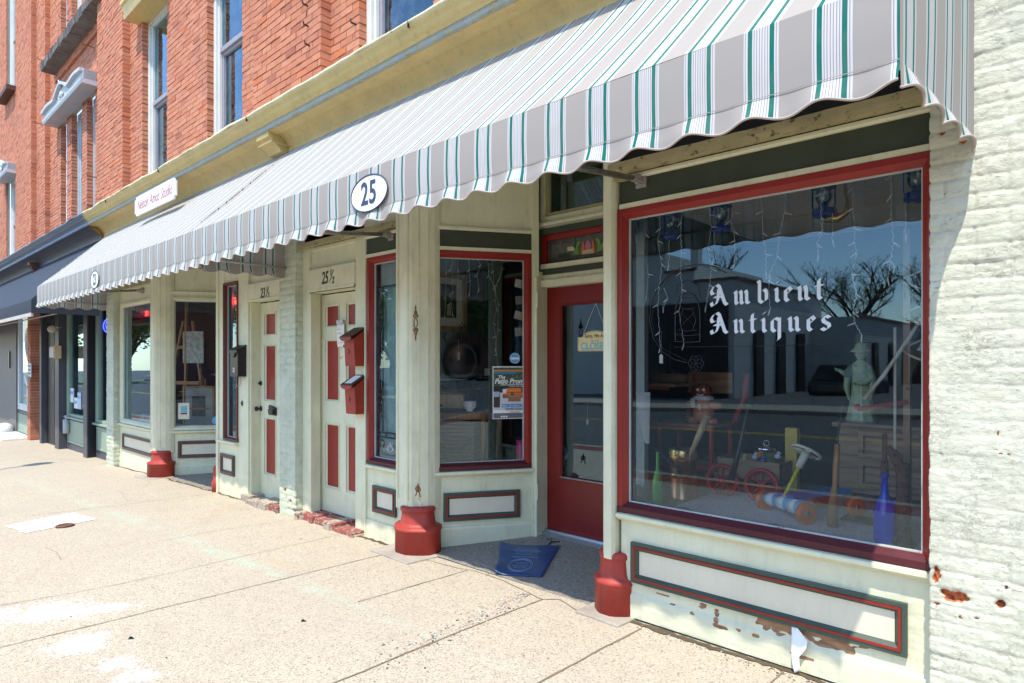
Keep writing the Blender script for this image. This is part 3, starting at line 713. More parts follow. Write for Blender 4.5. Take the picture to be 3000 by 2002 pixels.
# ------------------------------------------------------------------ shop fronts
ZS, ZG0, ZG1, ZT = .608, .64, 2.36, 2.395
def panel_mould(parent, T, x0, x1, z0, z1, redline=True):
    m = MB(); m.T = T; m.rect_frame(x0, x1, z0, z1, .022, -.022, .002); m.slope_frame(x0+.033, x1-.033, z0+.033, z1-.033, .022, -.020, .004)
    f = m.build('panel_moulding', greent, parent, bevel=.002)
    m = MB(); m.T = T; m.rect_frame(x0+.022, x1-.022, z0+.022, z1-.022, .011, -.027, .002); m.build('red_bead', red, f)
    m = MB(); m.T = T; m.box(x0+.05, x1-.05, -.004, .02, z0+.05, z1-.05); m.build('cream_panel', cream, f)
def window_unit(parent, T, x0, x1, z0=ZS, z1=ZT, w=.055, fm=None, gm=None, glassY=.035, sill=True, bead=True, name='shop_window', lw=None, sx0=None, sx1=None):
    fm = fm or red; m = MB(); m.T = T
    m.rect_frame(x0, x1, z0, z1, w*.6, -.022, .06); m.slope_frame(x0+w*.6, x1-w*.6, z0+w*.6, z1-w*.6, w*.4, -.018, .012)
    m.rect_frame(x0+w*.8, x1-w*.8, z0+w*.8, z1-w*.8, w*.2, .008, .06)
    f = m.build(name, fm, parent, bevel=.003)
    if fm is red:
        m = MB(); m.T = T; m.prism_x([(-.006,z0-.001),(-.026,z0-.001),(-.026,z0+w*.55),(.010,z0+w*1.02),(.0,z0+w*.9)], x0+.001, x1-.001); m.build('bottom_rail', maroon, f, bevel=.002)
    m = MB(); m.T = T; m.rect_frame(x0+w, x1-w, z0+w, z1-w, .007, .020, .034); m.build('putty_bead', paint('putty', (.50,.55,.50), .6, .2, .5, chip=(.3,.25,.2), chipth=.65), f)
    m = MB(); m.T = T; a, b = x0+w, x1-w; m.poly([(a, glassY, z0+w), (b, glassY, z0+w), (b, glassY, z1-w), (a, glassY, z1-w)])
    m.build('pane', gm or glass, f)
    if sill:
        m = MB(); m.T = T; a = x0-.01 if sx0 is None else sx0; b = x1+.01 if sx1 is None else sx1
        m.prism_x([(.05,z0-.002),(-.045,z0-.008),(-.05,z0-.012),(-.05,z0-.03),(-.04,z0-.034),(-.02,z0-.05),(.05,z0-.05)], a, b)
        m.build('sill', mint, f, bevel=.002)
    return f
I4 = Matrix.Identity(4)
def bayT(ax, ay, bx, by):
    d = Vector((bx-ax, by-ay, 0)); L = d.length; d.normalize(); y = Vector((-d.y, d.x, 0))
    return Matrix(((d.x, y.x, 0, ax), (d.y, y.y, 0, ay), (0,0,1,0), (0,0,0,1))), L
def column(parent, cx, cy, gz0, half=False, name='column', label=None):
    m = MB()
    if not half:
        sec = [(-.19,.10),(-.195,.0),(-.185,-.07),(-.175,-.085),(-.15,-.092),(-.145,-.083),(-.13,-.083),(-.125,-.092),(-.118,-.088),(-.035,-.088),(-.028,-.092),(-.02,-.083),(-.008,-.08),(.0,-.088),(.02,-.075),(.05,-.03),(.062,-.025),(.095,.03),(.098,.045),(.11,.085),(.11,.14)]
        r = 1
    else:
        sec = [(-.055,.10),(-.06,.0),(-.045,-.05),(-.03,-.066),(.0,-.07),(.022,-.066),(.032,-.04),(.033,.10)]
    m.prism_z([(cx+x, cy+y) for x, y in sec], gz0+.34, 3.30)
    c = m.build(name, iron, parent, bevel=.004)
    if not half:
        m = MB()
        for sx, sy in ((-.137,-.084), (-.014,-.082), (.056,-.028)): m.tube([(cx+sx, cy+sy, gz0+.42), (cx+sx, cy+sy, 3.28)], .006, 6)
        m.build('fluting', iron, c, smooth=True)
    m = MB(); k = 1.0 if not half else .62; ox = cx-.02 if not half else cx-.008; n = 24
    pr = [(.225,-.0),(.222,.185),(.231,.19),(.233,.205),(.205,.218),(.178,.228),(.168,.245),(.157,.32),(.157,.33),(.170,.337),(.172,.358),(.162,.368),(.14,.375)]
    rings = []
    for r_, h in pr:
        ring = []
        for j_ in range(n):
            t = 2*pi*j_/n; q = 1/max(abs(cos(t)), abs(sin(t)), .74*(abs(cos(t))+abs(sin(t))))   # rounded octagon
            ring.append(m.V((ox+r_*k*q*cos(t)*.93, cy+.02+r_*k*q*sin(t)*.80, gz0+h)))
        rings.append(ring)
    for a, b in zip(rings[:-1], rings[1:]):
        for j_ in range(n): m.F((a[j_], a[(j_+1) % n], b[(j_+1) % n], b[j_]))
    m.F(rings[0][::-1]); m.F(rings[-1]); m.build('column_base', redbase, c, smooth='auto', bevel=0)
    m = MB(); pp = [(ox-.27*k, cy-.25*k), (ox+.23*k, cy-.27*k), (ox+.27*k, cy+.1), (ox-.27*k, cy+.1)]
    m.prism_z(pp, gz0-.03, gz0+.014); m.build('plinth_stone', paint('plinth', (.42,.37,.31), .9, .3, 1.2), c, bevel=.006)
    return c
def ornament(parent, o, n, zc, s, kind):
    """small bronze applique on the column"""
    M = planeM(o, (n[1]*-1 if False else -n[1]*-1, 0, 0), n) if False else None
    return None
A25 = (-3.94, .10); B25 = (-3.49, .80)
s25 = thing('shopfront', 'mint green antique shop front number 25 with red framed windows and recessed red door', 'shop front', (-2.6, 0, 0))
# -- big window on the right
m = MB(); ny = 60; nx = 170; chips = []
hs = []
for px, py, rx, rz_ in ((2060,1775,.016,.012),(2030,1797,.012,.006),(2100,1805,.01,.022),(2110,1835,.03,.008),(2275,1830,.07,.03),(2330,1845,.03,.014),(2395,1840,.02,.012),(2165,1845,.01,.005),(2215,1860,.016,.005),(2420,1835,.02,.02),(2375,1810,.17,.022),(2400,1850,.12,.03),(2455,1880,.05,.022),(1945,1745,.03,.004),(2580,1900,.02,.006),(2440,1893,.07,.012),(2250,1795,.05,.014),(1972,1770,.012,.004),(2360,1925,.04,.005)):
    q = P(px, py); hs.append((q.x, q.z, rx*1.9, rz_*1.8))
zl = gz(-1)+.012
for i in range(nx+1):
    x = -2.08+1.56*i/nx
    for k in range(ny+1):
        z = zl+(.56-zl)*k/ny; V3 = Vector((x*6, 0, z*14)); c = 0
        for hx, hz, rx, rz_ in hs:
            e = ((x-hx)/rx)**2+((z-hz)/rz_)**2+noise.noise(Vector((x*28, 3, z*60)))*.9
            c = max(c, min(1, max(0, (1-e))*1.5+.0))
        y = noise.noise(V3*3)*.0015+noise.noise(Vector((x*4, 2, z*90)))*.0012+(.002 if c > .5 else 0)
        if z < .14: y -= .012*(1-max(0, (z-.125)/.015)) if z > .125 else .012
        m.v.append(Vector((x, y, z))); chips.append(c)
for i in range(nx):
    for k in range(ny):
        a = i*(ny+1)+k; m.F((a, a+ny+1, a+ny+2, a+1))
m.attr = chips; m.build('stall_riser', mintc, s25, smooth=True)
panel_mould(s25, I4, -2.005, -.608, .205, .441)
window_unit(s25, I4, -2.095, -.50, sx0=-2.09, sx1=-.52)
m = MB(); q = P(2345,1880); x = q.x; R = random.Random(2)
lf = [(2316,1828),(2319,1870),(2321,1905),(2324,1935),(2331,1968)]; rt_ = [(2320,1828),(2366,1880),(2364,1898),(2344,1922),(2347,1964)]
def flapf(u, v):
    k = min(3, int(v*4)); t = v*4-k; a = Vector((lf[k][0]+(lf[k+1][0]-lf[k][0])*t, lf[k][1]+(lf[k+1][1]-lf[k][1])*t)); b = Vector((rt_[k][0]+(rt_[k+1][0]-rt_[k][0])*t, rt_[k][1]+(rt_[k+1][1]-rt_[k][1])*t))
    c = a+(b-a)*u; q = P(c.x, c.y, -.03); return (q.x, -.012-.035*sin(min(1, v*1.2)*1.7)+.010*sin(u*3.1), q.z)
m.grid(flapf, 6, 16)
m.build('peeled_paint_flap', plain('white_flap', (.82,.83,.78), .6, var=.03), s25, smooth=True, solid=.002)
def top_boards(parent, T, x0, x1, capw=True, bm=None, zb=2.395):
    m = MB(); m.T = T; m.box(x0, x1, -.018, .05, zb+.001, 2.426); m.prism_x([(.05,2.562),(-.022,2.562),(-.03,2.572),(-.03,2.588),(.05,2.592)], x0, x1); m.build('trim', mint, parent, bevel=.002)
    m = MB(); m.T = T; m.box(x0, x1, -.006, .05, 2.427, 2.561); m.build('fascia_board', bm or green, parent)
top_boards(s25, I4, -2.085, -.51)
m = MB(); R = random.Random(4)
m.grid(lambda u, v: (-2.12+1.6*u, [-.02,-.085,-.088,-.085,-.02][int(round(v*4))]+noise.noise(Vector((u*30, v*7, 0)))*.004, [2.595,2.595,2.62,2.655,2.66][int(round(v*4))]+noise.noise(Vector((u*22, v*9, 5)))*.003), 60, 4)
m.box(-2.1, -2.0, -.05, -.02, 2.56, 2.60)
m.build('raw_beam', rawwood, s25)
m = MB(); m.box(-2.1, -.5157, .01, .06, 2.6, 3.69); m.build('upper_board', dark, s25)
# -- left narrow window
m = MB(); m.box(-4.70, -4.20, .0, .05, gz(-4.4)-.02, .56); m.box(-4.70, -4.2, -.012, .0, gz(-4.4)-.02, .115); m.build('stall_riser', mint, s25)
panel_mould(s25, I4, -4.60, -4.27, .195, .425)
w_l = window_unit(s25, I4, -4.675, -4.175, w=.052)
top_boards(s25, I4, -4.70, -4.18)
m = MB(); m.grid(lambda u, v: (-5.95+1.77*u, [-.02,-.065,-.068,-.065,-.02][int(round(v*4))]+noise.noise(Vector((u*30, v*7, 0)))*.004, [2.60,2.60,2.62,2.65,2.655][int(round(v*4))]+noise.noise(Vector((u*22, v*9, 5)))*.003), 50, 4); m.build('raw_beam', rawwood, s25)
m = MB(); m.box(-4.76, -4.17, .01, .06, 2.6, 3.69); m.build('upper_board', mint, s25)
column(s25, -4.0, .0, gz(-4)); column(s25, -2.13, .0, gz(-2), True)
# -- bays either side of the entry
def bay(parent, A, B, gzv, fm=None, boards=True, pz=(.195,.425), bm=None):
    T, L = bayT(*A, *B)
    m = MB(); m.T = T; m.box(0, L, .0, .05, gzv-.02, .56)
    m.prism_x([(.0,gzv-.02),(-.018,gzv-.02),(-.018,gzv+.13),(-.012,gzv+.145),(.0,gzv+.15)], -.02, L); m.build('stall_riser', mint, parent, bevel=.002)
    panel_mould(parent, T, .09, L-.10, *pz)
    f = window_unit(parent, T, .0, L-.005, fm=fm)
    top_boards(parent, T, 0, L, bm=bm)
    m = MB(); m.T = T; m.box(0, L, .0, .05, 2.593, 3.4); m.build('upper_panel', mint, parent)
    return T, L
T25, L25 = bay(s25, A25, B25, 0)
T25r, _ = bay(s25, (-2.56, .80), (-2.13, .12), 0)
YD = .95
# corner post, door casing
m = MB(); m.T = T25; m.box(L25, L25+.06, -.03, .06, -.03, 3.4); m.T = None
xl = PX(1603, YD)
m.box(-3.47, xl, .83, YD+.06, -.03, 2.25); m.box(-3.46, xl+.01, .80, .83, -.03, 2.20); m.box(-2.62, -2.54, .8, YD+.06, -.03, 2.25)
zdt = PZ(1605, 845, YD)
m.box(xl-.02, -2.6, YD-.08, YD+.06, zdt, zdt+.06); m.box(xl-.04, -2.6, YD-.05, YD+.06, zdt+.06, zdt+.20)
m.build('door_casing', mint, s25, bevel=.004)
for z in (.35, 1.95): m = MB(); m.box(-3.445, -3.412, .785, .80, z, z+.11); m.tube([(-3.415, .79, z-.01), (-3.415, .79, z+.12)], .009, 8); m.build('hinge', mint, s25)
# door itself
xr = -2.64; zb = .075
gx0, gx1 = PX(1645, YD), -2.76
gz0_, gz1_ = PZ(1643, 1396, YD), PZ(1643, 896, YD)
m = MB()
m.rect_frame(xl, xr, zb, zdt, gx0-xl, YD-.0, YD+.045, wb=gz0_-zb, wt=zdt-gz1_)
m.slope_frame(gx0-.012, gx1+.012, gz0_-.012, gz1_+.012, .014, YD-.008, YD+.01)
dr = m.build('entry_door', doorred, s25, bevel=.002)
m = MB(); m.poly([(gx0, YD+.02, gz0_), (xr-.11, YD+.02, gz0_), (xr-.11, YD+.02, gz1_), (gx0, YD+.02, gz1_)]); m.build('door_glass', glassdark, dr)
m = MB(); m.box(xl-.02, xr, YD-.07, YD+.05, .03, .065); m.box(xl-.01, xr, YD-.04, YD-.01, .065, .078); m.build('threshold', plain('aluminium_sill', (.55,.56,.58), .35, .9), dr)
m = MB(); 
for zz, yy in ((gz0_-.003, YD-.01),): m.box(gx0-.01, xr-.1, yy, yy+.012, zz-.006, zz+.004)
m.build('glazing_bead', galv, dr)
# leaded transom
zs0, zs1 = PZ(1592, 797, YD), PZ(1592, 694, YD)
tx0 = PX(1594, YD)
m = MB(); m.rect_frame(tx0-.05, -2.6, zs0-.04, zs1+.05, .05, YD-.06, YD+.05); tr = m.build('transom', green, s25)
m = MB(); m.rect_frame(tx0, -2.62, zs0+.012, zs1-.0, .045, YD-.03, YD+.03); m.build('transom_frame', red, tr)
a0, a1, b0, b1 = tx0+.045, -2.665, zs0+.055, zs1-.045
m = MB(); m.box(a0, a1, YD, YD+.004, b0, b1); m.build('transom_pane', plain('leaded_grey_glass', (.10,.095,.085), .12, var=.25, bmp=.3), tr)
W = a1-a0; Hh = b1-b0; cx = a0+W*.55
m = MB()
def lead(pts, r=.0022): m.tube([(x, YD-.004, z) for x, z in pts], r, 5)
for q in (.06, .12):
    lead([(a0+W*q*.35, b0), (a0+W*q*.35, b1)]); lead([(a0, b0+Hh*q*1.6), (a1, b0+Hh*q*1.6)]); lead([(a0, b1-Hh*q*1.6), (a1, b1-Hh*q*1.6)])
for q in (.2, .38, .62, .8): lead([(a0+W*q, b1-Hh*.19), (a0+W*q, b1)]); lead([(a0+W*q, b0), (a0+W*q, b0+Hh*.19)])
m.build('leading', plain('lead', (.16,.15,.14), .4, .8), tr)
def stain(name, pts, col, k=0):
    m = MB(); m.prism_y(pts, YD-.006-k*.001, YD-.002); m.build(name, plain('stained_'+name+str(len(MATS)), col, .15, emit=col, es=.0), tr)
def leafpts(x, z, a, l, w):
    r = []
    for t in range(13):
        u = t/12; r.append((x+cos(a)*l*u-sin(a)*w*sin(pi*u), z+sin(a)*l*u+cos(a)*w*sin(pi*u)))
    for t in range(1, 12):
        u = 1-t/12; r.append((x+cos(a)*l*u+sin(a)*w*sin(pi*u), z+sin(a)*l*u-cos(a)*w*sin(pi*u)))
    return r
zc = (b0+b1)/2
stain('bud', leafpts(cx, b0+Hh*.28, pi/2, Hh*.5, Hh*.15), (.42,.12,.20))
for s in (-1, 1):
    stain('amber', [(cx+s*.03, b0+Hh*.24), (cx+s*.075, b0+Hh*.24), (cx+s*.055, b0+Hh*.75), (cx+s*.04, b0+Hh*.72)], (.45,.12,.02))
    stain('vine', [(cx+s*.085, b0+Hh*.24), (cx+s*.15, b0+Hh*.3), (cx+s*.13, b0+Hh*.62), (cx+s*.10, b0+Hh*.78), (cx+s*.07, b0+Hh*.80), (cx+s*.10, b0+Hh*.55)], (.12,.25,.03))
    stain('curl', leafpts(cx+s*.13, b0+Hh*.5, pi/2-s*.2, Hh*.36, .018), (.03,.10,.05))
    stain('pale', [(cx+s*.14, b0+Hh*.42), (cx+s*.21, b0+Hh*.45), (cx+s*.21, b0+Hh*.62), (cx+s*.14, b0+Hh*.62)], (.5,.46,.28))
for k in range(5): stain('leaf', leafpts(cx-.20-.028*k, b0+Hh*.22, .9, .045, .008), (.02,.06,.04))
stain('base', [(cx-.06, b0+Hh*.22), (cx+.06, b0+Hh*.22), (cx+.045, b0+Hh*.40), (cx-.045, b0+Hh*.40)], (.5,.38,.22), 1)
# upper light above the door
zu0 = PZ(1613, 650, YD); ux0 = PX(1613, YD)
m = MB(); m.box(tx0-.08, -2.55, YD-.04, YD+.05, zs1+.055, zu0-.0); m.box(tx0-.08, -2.55, YD-.07, YD-.04, zu0-.045, zu0-.02); m.rect_frame(ux0-.10, -2.55, zu0-.001, 3.4, .045, YD-.02, YD+.05); m.build('transom_rail', mint, s25, bevel=.003)
m = MB(); m.rect_frame(ux0-.055, -2.595, zu0+.04, 3.35, .035, YD+.0, YD+.04); m.build('upper_light_frame', paint('olive_trim', (.40,.38,.2), .5, .2, .5), s25)
m = MB(); m.poly([(ux0-.05, YD+.03, zu0), (-2.6, YD+.03, zu0), (-2.6, YD+.03, 3.36), (ux0-.05, YD+.03, 3.36)]); m.build('upper_light', glassdark, s25)
# entry ceiling, header over the opening, floor of the entry
m = MB(); m.box(-4.1, -2.0, .05, 1.0, 3.40, 3.45); m.box(-3.9, -2.1, .0, .06, 3.3, 3.69); m.build('entry_ceiling', mint, s25)
m = MB(); m.grid(lambda u, v: (-4.05+2.0*u, -.0+1.0*v, gz(-3)+.004+.05*min(1, v*1.15)+noise.noise(Vector((u*4, v*3, 0)))*.004*v), 12, 10); struct(m.build('entry_floor', recessm))
# interior shells
def room(name, label, x0, x1, y0, y1, z0, z1, mat, parent, open_front=True):
    m = MB(); t = .05
    m.box(x0-t, x0, y0, y1, z0, z1); m.box(x1, x1+t, y0, y1, z0, z1); m.box(x0-t, x1+t, y1, y1+t, z0, z1); m.box(x0-t, x1+t, y0, y1+t, z1, z1+t); m.box(x0-t, x1+t, y0, y1+t, z0-t, z0)
    return m.build(name, mat, parent)
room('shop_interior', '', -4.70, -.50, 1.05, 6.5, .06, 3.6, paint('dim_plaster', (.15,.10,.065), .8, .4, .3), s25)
m = MB(); m.prism_z([(-2.09,.065),(-.51,.065),(-.51,1.9),(-2.60,1.9),(-2.60,1.0),(-2.49,.80)], .50, .555); m.build('display_deck', paint('deck_boards', (.42,.38,.34), .7, .3, .4, chip=(.14,.1,.07), chipth=.62), s25)
m = MB(); m.box(-2.1, -.51, .08, 2.2, 2.50, 2.53); m.build('bounce_panel', plain('bounce_panel_white', (.75,.73,.68), .8), s25)  # added pale drop panel that bounces light down onto the display
m = MB(); m.box(-.50, -.45, .05, 6, .0, 3.6); m.build('side_wall', paint('shop_sidewall', (.40,.36,.30), .8, .3), s25)
m = MB(); pg = [(-4.66,.07),(-3.96,.12),(-3.53,.80),(-3.50,1.3),(-4.66,1.9)]; m.prism_z(pg, .50, .555); m.build('display_deck', paint('deck_pale', (.22,.23,.23), .6, .2, .3), s25)
m = MB(); m.box(-4.74, -4.70, .05, 2.2, .0, 3.5); m.box(-4.70, -4.3, 2.2, 2.24, 0, 3.5); m.build('teal_wall', teal, s25)
m = MB(); m.box(-4.72, -.5, .06, 1.1, 3.6, 3.65); m.build('shop_ceiling', dark, s25)
# ------------------------------------------------------------------ side doors and piers
def side_door(name, label, x0, x1, zb, num, numx, numz, cols, rows, fasz, cas, parts=()):
    t = thing(name, label, 'door', ((x0+x1)/2, .1, zb))
    m = MB(); W = x1-x0; Y = .13
    xs = sorted({x0, x1} | {c for p in cols for c in p}); zs = sorted({zb, 2.15} | {r for p in rows for r in p})
    for i in range(len(xs)-1):
        for k in range(len(zs)-1):
            hole = any(c[0] <= (xs[i]+xs[i+1])/2 <= c[1] for c in cols) and any(r[0] <= (zs[k]+zs[k+1])/2 <= r[1] for r in rows)
            if not hole: m.box(xs[i], xs[i+1], Y, Y+.045, zs[k], zs[k+1])
    for c in cols:
        for r in rows:
            m.slope_frame(c[0], c[1], r[0], r[1], .022, Y-.001, Y+.018); m.rect_frame(c[0]-.004, c[1]+.004, r[0]-.004, r[1]+.004, .009, Y-.008, Y+.01)
    d = m.build('door_leaf', mint, t)
    for c in cols:
        for r in rows:
            m = MB(); m.box(c[0]+.02, c[1]-.02, Y+.012, Y+.02, r[0]+.02, r[1]-.02); m.build('red_panel', red, d)
    m = MB()
    for a in cas: m.box(*a)
    m.build('door_frame', mint, t, bevel=.004)
    return t
x0 = -5.722; dA = side_door('entrance_door', 'mint door with eight tall red panels and a paper note, number 25 and a half above', x0, -4.86, .015, '25', 0, 0,
    [(-5.61,-5.355), (-5.235,-4.98)], [(.25,.885),(1.10,1.71),(1.825,2.05)], 0,
    [(-5.818,-5.69,-.0,.14,gz(-5.8)-.02,2.62), (-5.69,-5.66,.0,.10,gz(-5.8),2.16), (-4.887,-4.72,-.0,.14,gz(-4.9)-.02,2.62), (-4.72,-4.70,-.02,.10,gz(-4.7)-.02,2.62),
     (-5.69,-4.887,.015,.14,2.162,2.165), (-5.69,-4.887,-.012,.14,2.166,2.385), (-5.69,-4.887,-.018,.02,2.166,2.19), (-5.69,-4.887,.028,.14,2.386,2.6), (-5.69,-4.887,-.006,.10,2.57,2.60)])
m = MB(); text_poly(m, '25', .165, wallM(-5.38, -.0145, 2.28), .0022, .18, xs=.70); text_poly(m, '1', .075, wallM(-5.275, -.0145, 2.325), .0018, .18, xs=.8); text_poly(m, '2', .09, wallM(-5.235, -.0145, 2.25), .0018, .18, xs=.8)
m.tube([(-5.30,-.0145,2.235),(-5.225,-.0145,2.35)], .003, 5); m.build('house_number', black, dA)
dB = side_door('entrance_door', 'mint door with a single column of red panels and a black mail slot, number 23 and a half above', -7.037, -6.15, -.04, '23', 0, 0,
    [(-6.90,-6.63), (-6.5,-6.23)], [(.22,.86),(1.045,1.68),(1.78,2.04)], 0,
    [(-7.294,-7.03,-.0,.12,gz(-7.1)-.02,2.62), (-7.03,-7.0,.02,.13,gz(-7),2.16), (-7.03,-6.14,-.012,.13,2.162,2.355), (-7.03,-6.14,-.02,.02,2.163,2.18), (-7.03,-6.14,.03,.13,2.356,2.62)])
cx = PX(778); cz = PZ(776, 860)
m = MB(); text_poly(m, '23', .155, wallM(cx-.04, -.0145, cz), .0022, .18, xs=.70); text_poly(m, '1', .075, wallM(cx+.055, -.0145, cz+.038), .0018, .18, xs=.8); text_poly(m, '2', .09, wallM(cx+.095, -.0145, cz-.03), .0018, .18, xs=.8)
m.tube([(cx+.03,-.0145,cz-.05),(cx+.10,-.0145,cz+.06)], .003, 5); m.build('house_number', black, dB)
# furniture of the doors
def knob(parent, x, z, r=.028):
    m = MB(); m.lathe([(.030,0),(.030,-.006),(.012,-.010),(.010,-.035),(r*.8,-.042),(r,-.055),(r*.8,-.068),(0,-.07)], (x, .13, z), 16, 'y'); m.build('door_knob', plain('dark_bronze', (.05,.035,.025), .4, .8), parent, smooth=True)
knob(dB, -6.985, PZ(762,1197,.13)); 
m = MB(); zz = PZ(762,1123,.13); m.lathe([(.026,0),(.026,-.012),(.012,-.014),(.012,-.03)], (-6.985,.13,zz), 14, 'y'); m.build('deadbolt', plain('dark_bronze', (.05,.035,.025), .4, .8), dB)
m = MB(); xx = P(802,1205,.13); m.box(xx.x-.075, xx.x+.075, .105, .13, xx.z-.045, xx.z+.045); m.box(xx.x-.05, xx.x+.06, .085, .105, xx.z-.03, xx.z+.025)
m.tube([(xx.x-.05,.10,xx.z+.05),(xx.x+.0,.085,xx.z+.065),(xx.x+.06,.10,xx.z+.05)], .01, 6); m.build('mail_slot', black, dB, bevel=.006)
q = P(1000,1047,.13); m = MB(); m.lathe([(.017,0),(.017,-.005),(.008,-.006),(.008,-.001)], (q.x,.13,q.z), 14, 'y'); m.build('lock_cylinder', brass, dA)
q = P(1000,1130,.13)
# stone / timber steps
def step(x0, x1, parent, seed):
    R = random.Random(seed); g0 = gz((x0+x1)/2); m = MB(); x = x0
    while x < x1:
        w = R.uniform(.05, .30); b = min(x1, x+w); m.cur = 0 if R.random() < .55 else 1
        zt_ = g0+.06+R.uniform(-.02, .01); yf = -.10+R.uniform(-.03, .05)
        m.box(x+.003, b-.003, yf, .14, g0-.02, zt_); m.cur = 2; m.box(x, b, yf+.02, .12, g0-.02, g0+.03); x = b
    m.build('step', [paint('red_step', (.36,.09,.07), .7, .3, 1.0, chip=(.45,.40,.32), chipth=.54), paint('stone_step', (.46,.40,.31), .85, .3, 1.2, chip=(.30,.08,.06), chipth=.58), mortar], parent, bevel=.008)
step(-5.80, -4.74, dA, 1); step(-7.10, -6.15, dB, 5)
pier_holes = []
pr = thing('brick_pier', 'mint painted brick pier with flaked foot between the two panelled doors', 'pier', (-5.98, 0, gz(-6)))
L0 = .10
def ph(px, py, rx, rz_, dp=.02):
    p = P(px, py, -.08); pier_holes.append((p.x+6.14+L0, p.z, rx, rz_, dp))
ph(833,1436,.028,.02); ph(850,1469,.022,.018); ph(862,1497,.04,.02,.03); ph(838,1460,.01,.01); ph(823,1425,.01,.012); ph(845,1490,.016,.01)
mintbrick = None
def mbm():
    m = wbrick.copy(); m.name = 'mint_painted_brick'
    for n in m.node_tree.nodes:
        if n.bl_idname == 'ShaderNodeValToRGB' and abs(n.color_ramp.elements[0].color[2]-.41) < .01 and len(n.color_ramp.elements) == 3:
            for e, c in zip(n.color_ramp.elements, ((.46,.50,.37), (.56,.60,.45), (.64,.68,.53))): e.color = rgba(c)
    return m
mintbrick = mbm()
painted(pr, 'brick_face', [(-6.14, .02), (-6.14, -.08), (-5.818, -.08), (-5.818, .02)], gz(-6)-.03, 3.48, .012, pier_holes, 1.25, mintbrick, seed=2, gk=2.2)
pl = thing('brick_pier', 'mint painted brick pier left of the number 23 shop window', 'pier', (-11.85, 0, gz(-12)))
painted(pl, 'brick_face', [(-12.04, .12), (-12.04, -.10), (-11.67, -.10), (-11.67, .02)], gz(-12)-.05, 3.46, .018, [(.25,.02,.03,.02,.02)], 1.4, mintbrick, seed=3, gk=2.4)
# ------------------------------------------------------------------ shop 23
s23 = thing('shopfront', 'mint green studio shop front number 23 with easels in the window', 'shop front', (-9.3, 0, gz(-9)))
m = MB(); m.box(-11.67, -9.98, 0, .05, gz(-11)-.1, .47); m.box(-11.67, -9.98, -.012, 0, gz(-11)-.1, -.05); m.build('stall_riser', mintc, s23)
panel_mould(s23, I4, -11.50, -10.12, .085, .335)
mintfr = mint
window_unit(s23, I4, -11.62, -9.93, z0=.50, z1=2.42, w=.06, fm=mint, name='studio_window', sx0=-11.68, sx1=-9.95)
m = MB(); m.box(-11.67, -9.95, -.0, .05, 2.421, 2.60); m.box(-11.67, -9.95, -.03, .03, 2.60, 2.64); m.box(-11.67, -9.9, .01, .05, 2.64, 3.69); m.build('fascia_board', mint, s23)
m = MB(); m.box(-11.75, -9.95, -.07, -.0, 2.645, 2.70); m.build('raw_beam', rawwood, s23)
column(s23, -9.80, .0, gz(-9.8))
def bay23(A, B, gzv):
    T, L = bayT(*A, *B); m = MB(); m.T = T; m.box(0, L, 0, .05, gzv-.05, .47); m.prism_x([(.0,gzv-.05),(-.018,gzv-.05),(-.018,gzv+.13),(-.012,gzv+.145),(.0,gzv+.15)], -.02, L)
    m.build('stall_riser', mint, s23); m = MB(); m.T = T; m.prism_x([(.05,2.40),(-.0,2.40),(-.0,2.45),(-.03,2.45),(-.035,2.49),(.005,2.50),(.005,3.4),(.05,3.4)], 0, L); m.build('upper_panel', mint, s23)
    panel_mould(s23, T, .10, L-.05, .10, .345); window_unit(s23, T, 0, L, z0=.50, z1=2.41, fm=mint, name='studio_window')
    return T, L
T23, L23 = bay23((-9.73,.10), (-9.20,.92), gz(-9.5)); bay23((-8.42,.92), (-7.86,.12), gz(-8))
m = MB(); m.box(-9.22, -9.12, .90, 1.0, gz(-9), 3.4); m.box(-8.5, -8.4, .9, 1.0, gz(-9), 3.4); m.box(-9.2, -8.4, .9, 1.0, 2.3, 2.45); m.box(-7.86, -7.80, -.02, .12, gz(-8)-.02, 3.4); m.build('door_casing', mint, s23)
m = MB(); m.rect_frame(-9.12, -8.5, gz(-9)+.08, 2.3, .12, .95, .99, wb=.5); m.build('entry_door', mint, s23)
m = MB(); m.poly([(-9.0,.97,.4), (-8.6,.97,.4), (-8.6,.97,2.2), (-9.0,.97,2.2)]); m.build('door_glass', glassdark, s23)
m = MB(); m.box(-9.9, -7.7, .05, 1.0, 3.40, 3.45); m.box(-9.7, -7.8, .0, .06, 3.2, 3.69); m.box(-7.86, -6.14, .16, .2, 2.62, 3.69); m.box(-7.86,-6.14,.0,.2,2.63,2.70); m.build('entry_ceiling', mint, s23)
m = MB(); m.grid(lambda u, v: (-9.75+1.95*u, 1.0*v, gz(-9.75+1.95*u)+.004+.02*v), 8, 6); struct(m.build('entry_floor', recessm))
